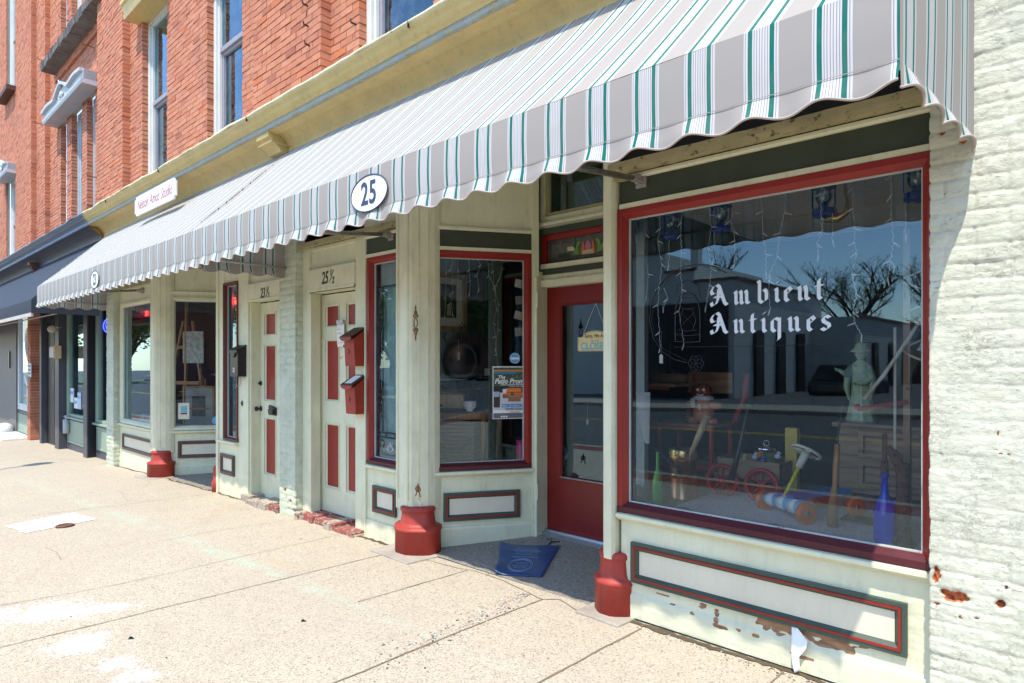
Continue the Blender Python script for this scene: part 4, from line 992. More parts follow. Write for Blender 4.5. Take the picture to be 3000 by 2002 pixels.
# narrow window next to door 23 1/2
m = MB(); m.box(-7.80, -7.294, .0, .05, gz(-7.6)-.03, .535); m.build('stall_riser', mint, s23)
panel_mould(s23, I4, -7.74, -7.37, .148, .39)
window_unit(s23, I4, -7.66, -7.27, z0=.56, z1=2.42, w=.035, fm=paint('maroon_trim', (.13,.03,.02), .4, .15), name='narrow_window', sx0=-7.80, sx1=-7.27)
m = MB(); m.box(-7.83, -7.661, -.006, .09, .51, 2.62); m.box(-7.661, -7.296, .0, .06, 2.421, 2.62); m.box(-7.3, -7.268, -.005, .06, .6, 2.42); m.build('corner_post', mint, s23, bevel=.004)
m = MB(); m.lathe([(.05,0),(.052,.12),(.035,.15),(.032,.26),(.038,.27),(.03,.30),(.012,.32),(0,.325)], (-7.90, .0, gz(-7.9)), 16); m.build('newel_stub', redbase, s23, smooth='auto')
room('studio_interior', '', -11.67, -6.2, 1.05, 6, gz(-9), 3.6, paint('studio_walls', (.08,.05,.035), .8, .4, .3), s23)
m = MB(); m.box(-11.66, -9.9, .07, 1.2, .40, .46); m.prism_z([(-9.9,.1),(-9.75,.12),(-9.25,.92),(-9.9,1.3)], .40, .46); m.build('display_deck', paint('studio_deck', (.20,.08,.06), .6, .3), s23)
m = MB(); m.box(-11.66, -11.62, .07, 2.0, -.2, 3.5); m.build('reveal_wall', paint('maroon_brick', (.17,.055,.035), .8, .3, .8), s23)
# ------------------------------------------------------------------ slate shopfront at the left
ss = thing('shopfront', 'slate grey shop front with sage green window trim beyond the number 23 shop', 'shop front', (-15, 0, gz(-15)))
def slp(x0, x1, y0=0.0):
    m = MB(); m.box(x0, x1, y0, .16, gz(x0)-.1, 3.2); m.box(x1+.002, x1+.004, .004, .16, gz(x0), 3.2); return m.build('post', slate, ss, bevel=.01)
slp(-13.80, -13.56, -.02); slp(-16.0, -15.66, -.02); slp(-17.52, -17.35)
m = MB(); m.box(-13.556, -13.554, .0, .12, gz(-13), 3.1); m.build('post_side', slatek, ss)  # thin, nearly black sheet along one side of the slate post
for x0, x1, gl in ((-13.54, -12.04, 1), (-15.64, -13.82, 1)):
    g0 = gz(x0); m = MB(); m.box(x0, x1, .12, .18, g0-.1, .36); m.build('stall_riser', slate, ss); m = MB(); m.box(x0, x1, .12, .18, 2.9, 3.3); m.build('fascia_board', slate, ss)
    m = MB(); m.rect_frame(x0+.12, x1-.12, g0+.16, .29, .03, .10, .13); m.box(x0+.14, x1-.14, .112, .125, g0+.18, .27); m.prism_x([(.18,.37),(.06,.36),(.06,.33),(.12,.32)], x0-.02, x1); m.build('sage_panel', sage, ss)
    m = MB(); m.rect_frame(x0, x1, .37, 2.9, .17, .11, .17, wb=.05); f = m.build('window', sage, ss)
    m = MB(); m.poly([(x0+.17,.15,.42), (x1-.17,.15,.42), (x1-.17,.15,2.8), (x0+.17,.15,2.8)]); m.build('pane', glass, f)
# sage door
m = MB(); x0, x1 = -17.0, -16.0; g0 = gz(-16.5); m.rect_frame(x0+.35, x1+.2, g0+.05, 2.35, .12, .14, .18, wb=.75); m.box(x0+.45, x1+.1, .12, .14, g0+.2, g0+.55); d = m.build('entry_door', sage, ss)
m = MB(); m.poly([(x0+.4,.17,.4), (x1+.1,.17,.4), (x1+.1,.17,2.3), (x0+.4,.17,2.3)]); m.build('door_glass', glass, d)
m = MB(); m.box(x0+.62, x0+.72, .10, .14, .28, .36); m.build('mail_flap', black, d)
m = MB(); m.box(-17.35, x0+.35, .1, .18, g0, 3.2); m.box(-17.35, -15.9, .05, .18, 2.36, 3.2); m.build('door_surround', slatek, ss)
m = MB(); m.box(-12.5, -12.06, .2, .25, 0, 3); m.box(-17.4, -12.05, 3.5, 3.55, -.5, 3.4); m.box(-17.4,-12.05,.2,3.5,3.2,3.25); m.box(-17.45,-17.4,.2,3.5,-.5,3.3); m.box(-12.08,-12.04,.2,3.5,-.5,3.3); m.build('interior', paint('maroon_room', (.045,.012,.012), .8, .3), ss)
bp = thing('brick_pier', 'bare orange brick pier at the left beside the slate shop front', 'pier', (-18.5, 0, gz(-18)))
m = MB(); brick_wall(m, -18.72, -18.40, gz(-18)-.05, 3.3, -.02, seed=21, edged=.2); 
for k in range(-6, 48):
    for h in range(1): pass
m.build('brickwork', brick, bp); m = MB(); m.box(-18.72, -18.41, -.008, .19, gz(-18)-.05, 3.3); m.build('mortar', mortar, bp)
# farthest front
s3 = thing('shopfront', 'grey shop front with white framed window at the far left edge', 'shop front', (-21.5, 0, gz(-21)))
g0 = gz(-20); m = MB(); m.box(-26, -21.6, .1, .2, g0-.3, 3.3); m.box(-21.6, -18.72, .1, .16, g0-.2, .22); m.box(-21.6, -18.72, .1, .16, 3.0, 3.3); m.box(-21.4,-20.5,.05,.16,g0-.2,3.3); m.build('wall', paint('warm_grey_paint', (.17,.165,.17), .5, .1), s3)
m = MB(); m.rect_frame(-20.48, -18.74, .25, 3.0, .16, .08, .16); f = m.build('window', plain('white_trim', (.6,.62,.62), .5), s3)
m = MB(); m.poly([(-20.35,.13,.3), (-18.8,.13,.3), (-18.8,.13,2.9), (-20.35,.13,2.9)]); m.build('pane', glass, f)
m = MB(); m.tube([(-19.45+.28*cos(t/16*2*pi), .125, 1.95+.35*sin(t/16*2*pi)) for t in range(16)], .03, 6, closed=True); m.tube([(-19.7,.12,1.1),(-19.5,.12,.9),(-19.2,.12,1.0),(-19.1,.12,1.4),(-19.5,.12,1.6)], .035, 6); m.box(-19.6, -19.0, .118, .124, .35, .8); m.build('window_lettering', white, f)
m = MB(); m.rect_frame(-20.4, -18.9, g0+.1, .15, .03, .07, .1); m.box(-20.37,-18.93,.08,.1,g0+.13,.12); m.build('sage_panel', sage, s3)
m = MB(); m.box(-20.6, -18.74, .3, 2, g0, g0+.05); m.box(-20.6,-18.74,2,2.05,g0,3.2); m.build('interior', dark, s3)
m = MB(); m.box(-21.35, -21.25, .02, .1, 1.3, 1.75); m.build('intercom', black, s3)
m = MB(); m.box(-20.7, -18.74, -.5, .1, g0-.05, g0+.07); m.build('step', plain('pale_stone', (.6,.6,.58), .8), s3, bevel=.02)
m = MB(); m.ball((-20.75, -.15, g0+.12), .22, .2, .18); m.build('wheel_guard_stone', plain('white_stone', (.62,.63,.62), .8), s3, smooth=True)
# ------------------------------------------------------------------ awnings
def awning(name, label, x0, x1, p, zt, zf, zs, zh, mat, sides=(True, True), flap=True, ywall=-.02, dx=(0, 0), ripple=1.0, per=PER):
    t = thing(name, label, 'awning', ((x0+x1)/2, ywall, zt))
    UO = .432+.01
    def add(mb, uvs, fn, nu, nv, ufn):
        base = len(mb.v); 
        for i in range(nu+1):
            for j in range(nv+1):
                q = fn(i/nu, j/nv); mb.V(q); uvs.append((ufn(q, i/nu, j/nv), 0))
        for i in range(nu):
            for j in range(nv):
                a = base+i*(nv+1)+j; mb.F((a, a+nv+1, a+nv+2, a+1))
    def XX(u, v):       # front is a little wider/narrower than the wall line
        return (x0+dx[0]*v)+((x1+dx[1]*v)-(x0+dx[0]*v))*u
    n = int((x1-x0)/.04)
    m = MB(); uv = []
    def top(u, v):
        y = ywall+(-p-ywall)*v; z = zt+(zf-zt)*v
        sag = -.012*sin(pi*v)*(1+.5*noise.noise(Vector((u*9, v*2, 0))))+noise.noise(Vector((u*(x1-x0)*1.3, v*1.5, 4)))*.004
        xq = XX(u, v); sag -= .012*(1-abs(cos(pi*xq/1.3)))*sin(pi*v)
        return (xq, y, z+sag)
    add(m, uv, top, n, 12, lambda q, u, v: q[0]+UO)
    m.build('canopy', mat, t, smooth=True, uv=uv)
    m = MB(); uv = []
    def fr(u, v):
        x = XX(u, 1); return (x, -p-.004*sin(pi*v)+noise.noise(Vector((x*2, v, 1)))*.004*v, zf+(zs-zf)*v)
    add(m, uv, fr, n, 4, lambda q, u, v: q[0]+UO)
    m.build('front_band', mat, t, smooth=True, uv=uv)
    def fl(s, amp):      # ripple of the loose flap at distance s along it
        return sin(2*pi*s/per+.6)+.35*noise.noise(Vector((s*1.7, 2, 0)))
    if flap:
        m = MB(); uv = []; nn = int((x1-x0)/.012)
        def ff(u, v):
            x = XX(u, 1); r = fl(x, 1); h = zs+(zh-zs)*v+(.011*sin(2*pi*x/per+.9)-.008)*v*ripple
            return (x, -p-.001-(.014+.013*r)*v*ripple-noise.noise(Vector((x*3, v*2, 3)))*.004*v, h+noise.noise(Vector((x*.9, 0, 7)))*.01*v)
        add(m, uv, ff, nn, 5, lambda q, u, v: q[0]+UO)
        hem = [Vector(ff(i/nn, 1)) for i in range(nn+1)]
        fo = m.build('valance', mat, t, smooth=True, uv=uv)
        m = MB(); m.tube(hem, .0045, 5); m.build('hem_cord', hemm, fo, smooth=True)
        m = MB(); m.box(XX(0,1), XX(1,1), -p-.006, -p-.004, zs-.001, zs+.001); m.build('stitch_line', plain('stitching', (.34,.31,.28), .9), fo)
    for k, on in enumerate(sides):
        if not on: continue
        m = MB(); uv = []; xw = (x0, x1)[k]; d = dx[k]
        def sd(u, v):
            y = ywall+(-p-ywall)*u; tz = zt+(zf-zt)*u
            return (xw+d*u+(.006*sin(pi*u)*sin(pi*v))*(1 if k else -1), y, tz+(zs-tz)*v)
        add(m, uv, sd, 24, 12, lambda q, u, v: -q[1]*1.0+.03)
        so = m.build('side_panel', mat, t, smooth=True, uv=uv)
        if flap:
            m = MB(); uv = []
            def sf(u, v):
                y = ywall-.0+(-p-ywall)*u; r = sin(2*pi*y/per+1.0)
                return (xw+d*u+(1 if k else -1)*(.0005+(.014+.013*r)*v), y, zs+(zh-zs)*v+.014*sin(2*pi*y/per+2)*v+.015*(1-u)*v)
            add(m, uv, sf, 80, 5, lambda q, u, v: -q[1]*1.0+.03)
            q_ = m.build('side_valance', mat, t, smooth=True, uv=uv)
            m = MB(); m.tube([Vector(sf(i/80, 1)) for i in range(81)], .0045, 5); m.build('hem_cord', hemm, q_, smooth=True)
    m = MB(); zb = zs+.03
    m.tube([(x0+dx[0]+.02, -p+.02, zb), (x1+dx[1]-.02, -p+.02, zb)], .013, 8)
    for xw, d in ((x0+.03, dx[0]), (x1-.03, dx[1])): m.tube([(xw+d, -p+.02, zb), (xw, -.03, zb-.005)], .011, 8)
    m.build('frame', plain('awning_pipe', (.42,.40,.37), .45, .5), t, smooth=True)
    return t
AP = 1.02
aw25 = awning('awning', 'long grey, white and green striped awning with the big 25 oval, over the antique shop', -6.03, -.36, AP, 3.64, 2.648, 2.404, 2.333, stripes, dx=(0, -.075))
aw23 = awning('awning', 'striped awning with the small 23 oval, farther left over the studio', -12.10, -6.03, AP, 3.64, 2.648, 2.404, 2.333, stripes)
awn = awning('awning', 'plain navy canvas awning over the slate shop front at the far left', -26, -12.75, .98, 3.59, 2.50, 2.28, 2.24, canvasn, flap=False)
m = MB(); 
for y in (-.97, -.5): m.tube([(-26, y, 2.24 if y < -.6 else 2.33), (-12.8, y, 2.24 if y < -.6 else 2.33)], .012, 6)
m.box(-26, -12.77, -.985, -.95, 2.225, 2.285); m.build('lower_rail', plain('pale_rail', (.5,.47,.42), .6), awn)
m = MB(); m.box(-26, -12.8, -.9, .05, 3.0, 3.02); 
def arm(parent, px, py, label=None):
    q = P(px, py); m = MB()
    m.tube([(q.x, -.055, q.z), (q.x, -AP+.03, 2.44)], .0165, 10)
    a = m.build('arm_pipe', galv, parent, smooth=True)
    m = MB(); m.box(q.x-.028, q.x+.04, -.022, -.006, q.z-.045, q.z+.045); m.tube([(q.x, -.02, q.z), (q.x, -.10, q.z-.002)], .023, 12); m.box(q.x-.012, q.x+.012, -.06, -.01, q.z-.03, q.z+.03)
    for dz in (-.03, .03): m.ball((q.x+.028, -.024, q.z+dz), .005)
    m.build('wall_bracket', plain('cast_bracket', (.38,.36,.33), .45, .5), a, bevel=.002)
arm(aw25, 1880, 530); arm(aw25, 1149, 690); arm(aw23, 420, 852)
# number ovals on the front band
def oval(parent, cx, cz, a, b, s, size, xs=1.0):
    m = MB(); y = -AP-.012
    pts = [(cx+a*cos(t/40*2*pi), cz+b*sin(t/40*2*pi)) for t in range(40)]
    m.prism_y(pts, y-.002, y+.004); o = m.build('number_sign', plain('sign_white', (.85,.85,.85), .35, bmp=0, var=.01), parent)
    m = MB(); m.tube([(x, y-.002, z) for x, z in pts], .0045, 6, closed=True); m.build('rim', navy, o, smooth=True)
    m = MB(); text_poly(m, s, size, wallM(cx, y-.0035, cz-.004), .0035, .0, xs=xs, space=1.06); m.build('number', navy, o)
oval(aw25, P(1086,568,-AP).x, P(1086,568,-AP).z, .185, .107, '25', .19, .82)
oval(aw23, P(281,820,-AP).x, P(281,820,-AP).z, .17, .105, '23', .19, .62)
# studio name board fixed to the cornice
qa = P(402,612,-.33); qb = P(521,548,-.33)
sg = thing('wall_sign', 'white scalloped name board with red script on the yellow cornice', 'sign', ((qa.x+qb.x)/2, -.33, 3.8))
zc_ = 3.83; W = qb.x-qa.x; x0 = qa.x
def zat(px, py): return P(px, py, -.33).z
za_, zb_ = zat(402,623), zat(402,595); 
m = MB(); hh = .13; zc_ = (zat(462,541)+zat(462,622))/2 if False else (P(404,595,-.33).z+P(404,623,-.33).z)/2
m.prism_y([(x0,zc_-hh*.7),(x0+.05,zc_-hh*.75),(x0+.06,zc_-hh),(x0+W-.06,zc_-hh),(x0+W-.05,zc_-hh*.75),(x0+W,zc_-hh*.7),(x0+W,zc_+hh*.7),(x0+W-.05,zc_+hh*.75),(x0+W-.06,zc_+hh),(x0+.06,zc_+hh),(x0+.05,zc_+hh*.75),(x0,zc_+hh*.7)], -.36, -.335)
m.build('board', plain('board_white', (.82,.81,.80), .5), sg, bevel=.002)
m = MB(); text_poly(m, 'Nelson Amos Studio', .19, wallM(x0+W/2, -.362, zc_), .0, .28, xs=W/1.62*.88); m.build('lettering', plain('sign_red', (.50,.22,.20), .6), sg)
# spot lamp under the navy awning
q = P(142,965,-.15); sl = thing('spot_lamp', 'small cream spotlight under the navy awning at the left', 'lamp', q)
m = MB(); m.tube([(q.x+.22, .02, q.z+.03), (q.x, -.1, q.z+.05)], .02, 8); m.build('lamp_arm', plain('lamp_cream', (.65,.58,.45), .5), sl)
m = MB(); m.lathe([(.03,0),(.05,.05),(.075,.16),(.08,.2),(.06,.21)], (q.x-.05, -.12, q.z), 12, 'x'); m.build('lamp_head', plain('lamp_cream', (.65,.58,.45), .5), sl, smooth='auto')
# ------------------------------------------------------------------ across the street (seen in the shop glass)
def oppmat():
    m, nt, b = M_new('pale_block_wall'); v = coords(nt, kind='World')
    mp = nt.nodes.new('ShaderNodeMapping'); mp.inputs['Rotation'].default_value = (pi/2, 0, 0); nt.links.new(v, mp.inputs['Vector'])
    br = nt.nodes.new('ShaderNodeTexBrick'); br.inputs['Scale'].default_value = 3.0; br.inputs['Mortar Size'].default_value = .02; br.inputs['Color1'].default_value = (.80,.78,.70,1); br.inputs['Color2'].default_value = (.72,.71,.64,1); br.inputs['Mortar'].default_value = (.45,.44,.40,1)
    nt.links.new(mp.outputs[0], br.inputs['Vector']); c = mixc(nt, mth(nt, 'MULTIPLY', noi(nt, v, 1.2, 5), .5), br.outputs['Color'], (.5,.48,.44))
    nt.links.new(c, b.inputs['Base Color']); b.inputs['Roughness'].default_value = .85; return m
opm = oppmat()
op = thing('block_building', 'long pale painted block building across the street, seen reflected in the shop glass', 'building', (-20, -26, 0))
Z0 = -.5
m = MB(); m.box(-30, -12.4, -38, -25.3, Z0, 5.0); 
for a, b, z in ((-30,-16,6.9),(-16,-14.4,5.9),(-14.4,-12.4,5.3)): m.box(a, b, -38, -25.3, 5.0, z)
for k, (a, b, z) in enumerate(((-30,-28.5,4.9),(-33,-30,4.5),(-38,-33,4.1))):
    pass
m.box(-12.4, -10.0, -60, -36, Z0, 4.0)
m.build('wall', opm, op)
m = MB(); m.box(-12.38, -12.2, -38, -25.4, 5.3, 5.42); m.box(-30.1,-15.9,-25.4,-25.2,6.9,7.0); m.box(-16,-14.3,-25.4,-25.2,5.9,6.0); m.box(-14.4,-12.2,-25.4,-25.2,5.3,5.42); m.box(-10.1,-9.8,-60,-35.9,4.0,4.15); m.build('coping', paint('coping', (.20,.12,.10), .7), op)
m = MB(); m.box(-18.6, -12.7, -25.32, -25.2, Z0, 4.3); m.build('garage_door', paint('dark_garage', (.035,.033,.03), .5), op)
for y in (-28, -31, -34, -40, -44, -48):
    x = -12.35 if y > -36 else -9.95
    m = MB(); m.box(x-.05, x+.12, y-.5, y+.5, Z0, 3.0 if y > -36 else 2.6); m.build('doorway', paint('dark_garage', (.035,.033,.03), .5), op)
m = MB(); m.box(-15.2, -14.8, -27, -26.5, 5.2, 7.4); m.build('chimney', opm, op)
wr = thing('shed', 'low shed with a white roof behind the block building across the street', 'shed', (-4, -52, 0))
m = MB(); m.box(-9, 12, -62, -50, Z0, 2.2); m.build('wall', opm, wr)
m = MB(); m.prism_x([(-49.5,2.2),(-62.5,2.2),(-56,4.6)], -9.5, 12.5); m.build('roof', plain('white_roof', (.75,.76,.78), .6), wr)
w3 = thing('low_wall', 'low concrete wall on the far side of the street', 'wall', (-60, -24, 0))
m = MB(); m.box(-90, -31, -24.4, -24.1, -2.2, -.4); m.build('wall_body', opm, w3)
b4 = thing('brick_house', 'two storey brick house down the street, seen only reflected', 'house', (24, -28, 0))
m = MB(); m.box(7, 40, -40, -23, Z0, 8.5); m.build('wall', paint('plain_brick', (.33,.13,.09), .85, .2, .6), b4)
for k in range(8):
    m = MB(); m.box(8.5+k*4, 10.5+k*4, -23.05, -22.9, .6, 2.9); m.build('window', black, b4)
    m = MB(); m.box(8.5+k*4, 10.5+k*4, -23.05, -22.9, 4.4, 6.4); m.build('window', black, b4)
m = MB(); m.box(6.8, 40.2, -40.2, -22.8, 8.5, 8.8); m.build('roof', whitew, b4)
def tree(x, y, h, z0, leafy, label, seed, mat=None, cat='tree', group='trees across the street'):
    R = random.Random(seed); t = thing('tree', label, cat, (x, y, z0), group); m = MB(); tips = []
    def br(p, d, L, r, lv):
        n = 4; pts = [p]; q = p.copy(); dd = d.copy()
        for k in range(n):
            dd = (dd+Vector((R.uniform(-.25,.25), R.uniform(-.25,.25), R.uniform(-.05,.2)))*.6).normalized(); q = q+dd*L/n; pts.append(q.copy())
        m.tube(pts, [r*(1-.45*k/n) for k in range(n+1)], 6 if lv < 2 else 3, cap=False)
        if lv >= 2: tips.extend(pts[1:])
        if lv < (4 if not leafy else 3):
            for k in range(4 if lv else 6):
                s = pts[R.randint(1 if lv else 2, n)]; a = R.random()*6.28; e = R.uniform(.4, 1.0)
                nd = (dd*cos(e)+Vector((cos(a), sin(a), .15))*sin(e)).normalized(); br(s, nd, L*R.uniform(.5,.75), r*.5, lv+1)
    br(Vector((x, y, z0)), Vector((0,0,1)), h*.5, h*.028, 0)
    m.build('trunk', bark, t, smooth=True)
    m = MB(); nl = 5200 if leafy else 2600
    for k in range(nl):
        p = R.choice(tips)+Vector((R.gauss(0,1), R.gauss(0,1), R.gauss(0,1)))*(h*.035 if leafy else h*.015)
        s = (h*.016 if leafy else h*.006)*R.uniform(.5,1.4); a = Vector((R.gauss(0,1), R.gauss(0,1), R.gauss(0,1))).normalized(); b, c_ = frame_from(a)
        m.poly([p+b*s, p+c_*s*.6, p-b*s, p-c_*s*.6])
    m.build('crown', mat or foliage, t); return t
tree(-22, -46, 11, Z0, False, 'bare early spring tree behind the block building', 1); tree(-14, -52, 10, Z0, False, 'second bare tree above the roof of the block building', 2)
tree(-7, -66, 12, Z0, False, 'bare tree behind the white roofed shed', 3); tree(-1, -70, 15, Z0, False, 'tallest bare tree, right behind the shed', 4); tree(5, -66, 13, Z0, False, 'bare tree at the right behind the shed', 5)
tree(-12, -72, 13, Z0, False, 'far bare tree between block building and shed', 6, foliage)
tree(-33, -21.5, 8, -.9, True, 'yellow green leafy street tree nearest the far kerb', 11, foliage2); tree(-41, -27, 10, -1.1, True, 'dark green leafy tree behind the low wall', 12); tree(-50, -22, 10, -1.2, True, 'leafy tree farther down the street', 13, foliage2); tree(-62, -27, 12, -1.3, True, 'farthest leafy tree down the street', 14)
tree(-70, -21, 12, -1.3, True, 'last leafy tree at the end of the street', 15, foliage2)
tree(44, -17, 12, -.5, True, 'dark leafy tree nearest on the right side of the street', 21); tree(50, -24, 13, -.5, True, 'dark leafy tree behind the nearest one on the right', 22); tree(52, -12, 12, -.5, True, 'leafy tree at the right end of the street', 23); tree(57, -31, 12, -.5, True, 'last leafy tree on the right', 24)
tree(-76, -13, 12, -1.4, True, 'yellow green tree closing the left end of the street', 25, foliage2); tree(-80, -19, 13, -1.4, True, 'green tree at the left end of the street', 26); tree(-84, -9, 13, -1.4, True, 'far green tree on the near side of the street', 27)
b5 = thing('brick_house', 'dark brick building closing the street at the right', 'house', (64, -18, 0)); m = MB(); m.box(62, 74, -45, 0, Z0, 9); m.build('wall', paint('plain_brick', (.33,.13,.09), .85, .2, .6), b5)
for k in range(8): m = MB(); m.box(61.9, 62.05, -42+k*5, -40+k*5, 1, 3.4); m.build('window', black, b5)
def car(x, y, rot, zg, col, label, name='parked_car', suv=True):
    t = thing(name, label, 'car', (x, y, zg), 'cars across the street'); T = Matrix.Translation((x, y, zg)) @ Matrix.Rotation(rot, 4, 'Z')
    L = 2.35; hh = 1.72 if suv else 1.42
    body = [(-L,.35),(-L,.75),(-L+.06,.98),(-1.05 if suv else -1.0,1.06),(1.9 if suv else 1.6,1.06),(L,.95),(L+.02,.45),(L-.1,.32)]
    m = MB(); m.T = T; ns = 6
    for k in range(ns):
        pass
    m.prism_y(body, -.90, .90); b = m.build('body', plain('car_paint_'+str(col), col, .18, .3, var=.02, bmp=0), t, bevel=.09)
    m = MB(); m.T = T
    ca = [(-.95,1.05),(-.25,hh),(1.75,hh-.02),(2.1,1.05)] if suv else [(-1.0,1.05),(-.3,hh),(.9,hh),(1.7,1.05)]
    i = [m.V((x_, s*(.80 if z_ < 1.2 else .62), z_)) for s in (-1,1) for x_, z_ in ca]
    m.F((i[0],i[1],i[2],i[3])); m.F((i[7],i[6],i[5],i[4])); m.F((i[0],i[4],i[5],i[1])); m.F((i[1],i[5],i[6],i[2])); m.F((i[2],i[6],i[7],i[3])); m.build('cabin_glass', plain('car_glass', (.02,.025,.03), .06, bmp=0), t, bevel=.04)
    m = MB(); m.T = T; m.box(ca[1][0]+.05, ca[2][0]-.03, -.63, .63, hh-.015, hh+.03)
    for s in (-1, 1):
        for a_, b_ in ((ca[0], ca[1]), (ca[3], ca[2])): m.tube([(a_[0], s*.80, a_[1]), (b_[0], s*.62, b_[1])], .035, 6)
        m.tube([(.6, s*.80, 1.05), (.6, s*.63, hh)], .03, 6)
    m.build('roof', plain('car_paint_'+str(col), col, .2, .3), t)
    for wx in (-1.42, 1.42):
        for s in (-1, 1):
            m = MB(); m.T = T; m.lathe([(.2,.0),(.34,.0),(.355,.04),(.355,.2),(.34,.23),(.2,.23)], (wx, s*.82-.115, .35), 24, 'y'); wl = m.build('wheel', plain('tyre', (.02,.02,.02), .8), t, smooth='auto')
            m = MB(); m.T = T; m.lathe([(0,.0),(.2,.0),(.21,.24),(0,.24)], (wx, s*.82-.12, .35), 12, 'y'); m.build('rim', galv, wl)
    for s in (-1, 1):
        m = MB(); m.T = T; m.box(-L-.02, -L+.1, s*.72-.14, s*.72+.14, .68, .84); m.build('headlight', plain('headlight', (.7,.7,.7), .1), t, bevel=.02)
car(-9.0, -31, 1.75, Z0+.02, (.02,.025,.04), 'dark blue suv parked in the lot beside the block building'); car(-4.5, -33, 1.6, Z0+.02, (.03,.03,.035), 'black suv parked right of the blue one in the lot')
car(4.5, -15.8, 0, rz(0), (.02,.03,.06), 'dark suv parked along the far kerb'); car(10.5, -15.9, 0, rz(0), (.6,.61,.62), 'silver car parked along the far kerb', suv=False); car(-47, -23, 0, -1.15, (.5,.5,.5), 'grey car parked far down the street', suv=False)
# street sign post near the kerb, its shadow falls on the pavement at the left
q = gp([(60,1365)])[0]; f_ = (q.y+3.95)/1.02; 
# ------------------------------------------------------------------ antiques in the big window
DZ = .556
def gd(px, py, z=DZ): return G(px, py, z)
def cthing(name, label, cat, loc, group=None): return thing(name, label, cat, loc, group)
def lantern(px, py, Y, label):
    q = P(px, py, Y); t = thing('oil_lantern', label, 'lantern', (q.x, q.y, q.z), 'blue oil lanterns hanging in the window')
    bl = plain('blue_enamel', (.01,.07,.42), .25, bmp=0)
    m = MB(); m.lathe([(.0,-.0),(.052,0),(.056,.006),(.056,.030),(.050,.040),(.030,.046),(.024,.055),(.024,.062),(0,.063)], q, 20); m.build('tank', bl, t, smooth='auto')
    m = MB(); m.lathe([(.022,.062),(.036,.085),(.043,.11),(.036,.135),(.024,.152),(.022,.160)], q, 18); m.build('globe', glassmat('lantern_glass', (.9,.9,.88), 3, .15), t, smooth=True)
    m = MB(); m.lathe([(.02,.158),(.062,.150),(.062,.155),(.03,.168),(.026,.18),(.026,.205),(.034,.207),(.02,.22),(0,.222)], q, 20); m.build('hood', bl, t, smooth='auto')
    m = MB()
    for s in (-1, 1): m.tube([(q.x+s*.050, q.y, q.z+.03), (q.x+s*.056, q.y, q.z+.06), (q.x+s*.056, q.y, q.z+.14), (q.x+s*.045, q.y, q.z+.19), (q.x+s*.026, q.y, q.z+.205)], .004, 6)
    m.tube([(q.x+.05*cos(a), q.y, q.z+.19+.075*sin(a)) for a in [pi*k/12 for k in range(13)]], .0022, 5)
    m.build('guard', bl, t, smooth=True)
    m = MB(); zt_ = max(q.z+.28, 2.40); m.tube([(q.x, q.y, q.z+.262), (q.x, q.y, zt_)], .0015, 5); m.build('hook', brass, t)
lantern(1970, 702, .38, 'leftmost blue oil lantern hanging at the top of the big window'); lantern(2112, 682, .38, 'second blue oil lantern from the left in the big window')
lantern(2413, 635, .38, 'third blue oil lantern, right of centre in the big window'); lantern(2686, 590, .38, 'rightmost blue oil lantern, cut by the red frame')
def strands(name, label, lines, Y, sc_=(1780,420,2.24), plane=None, parent=None):
    bm_ = plain('cord_white', (.68,.66,.60), .6, bmp=0); t = thing(name, label, 'string lights', P(2200, 600, Y) if plane is None else plane(1400, 800))
    R = random.Random(9)
    for ln in lines:
        pts = [(sc_[0]+a/sc_[2], sc_[1]+b/sc_[2]) for a, b in ln]; w = [P(x, y, Y) if plane is None else plane(x, y) for x, y in pts]; fine = []
        for a, b in zip(w[:-1], w[1:]):
            for k in range(8): fine.append(a+(b-a)*k/8+Vector((.0035*sin(k*2.4+a.z*9), R.uniform(-.003,.003), 0)))
        fine.append(w[-1]); m = MB(); m.tube(fine, .0018, 4)
        s = m.build('strand', bm_, t)
        for k, p in enumerate(w):
            if k == 0: continue
            m = MB(); a = R.choice((-1,1))*R.uniform(.6,1.4) if k < len(w)-1 else R.uniform(-.3,.3); dv = Vector((sin(a), R.uniform(-.2,.2), -cos(a))); m.tube([p, p+dv*.012, p+dv*.034], [.0028,.0032,.0022], 6); m.build('bulb', plain('bulb_white', (.85,.84,.8), .3, bmp=0), s)
    return t
strands('string_lights', 'white icicle string lights hanging inside the big shop window', [
 [(240,470),(250,600),(235,720),(270,860),(255,1000)], [(340,450),(345,560),(330,640),(345,740),(355,790),(340,940),(330,1060),(340,1240),(345,1340)], [(500,440),(482,520),(480,600),(485,720),(480,850),(490,960),(470,1100),(500,1320)],
 [(665,390),(668,470),(682,550),(660,690),(682,820),(670,930),(645,1070)], [(825,360),(830,450),(805,510),(828,575),(835,640),(835,780)], [(1005,320),(1015,450),(1018,590),(1040,730),(1040,850)],
 [(1170,315),(1160,460),(1130,590),(1115,740),(1062,858)], [(1062,858),(1058,900),(1060,980),(1066,1090)], [(1410,250),(1402,330),(1400,490),(1412,570),(1375,660),(1385,735)],
 [(1475,460),(1477,640)], [(1615,215),(1608,290),(1610,430),(1623,560),(1622,650),(1635,720),(1605,860),(1632,990),(1612,1110),(1622,1180),(1668,1260)],
 [(1870,165),(1870,210),(1862,340),(1862,495),(1878,650),(1858,770),(1885,805)], [(1858,770),(1838,890)], [(1955,390),(1957,600)], [(403,640),(403,800)], [(700,590),(700,760)], [(370,950),(395,1020),(365,1075)]], .10)
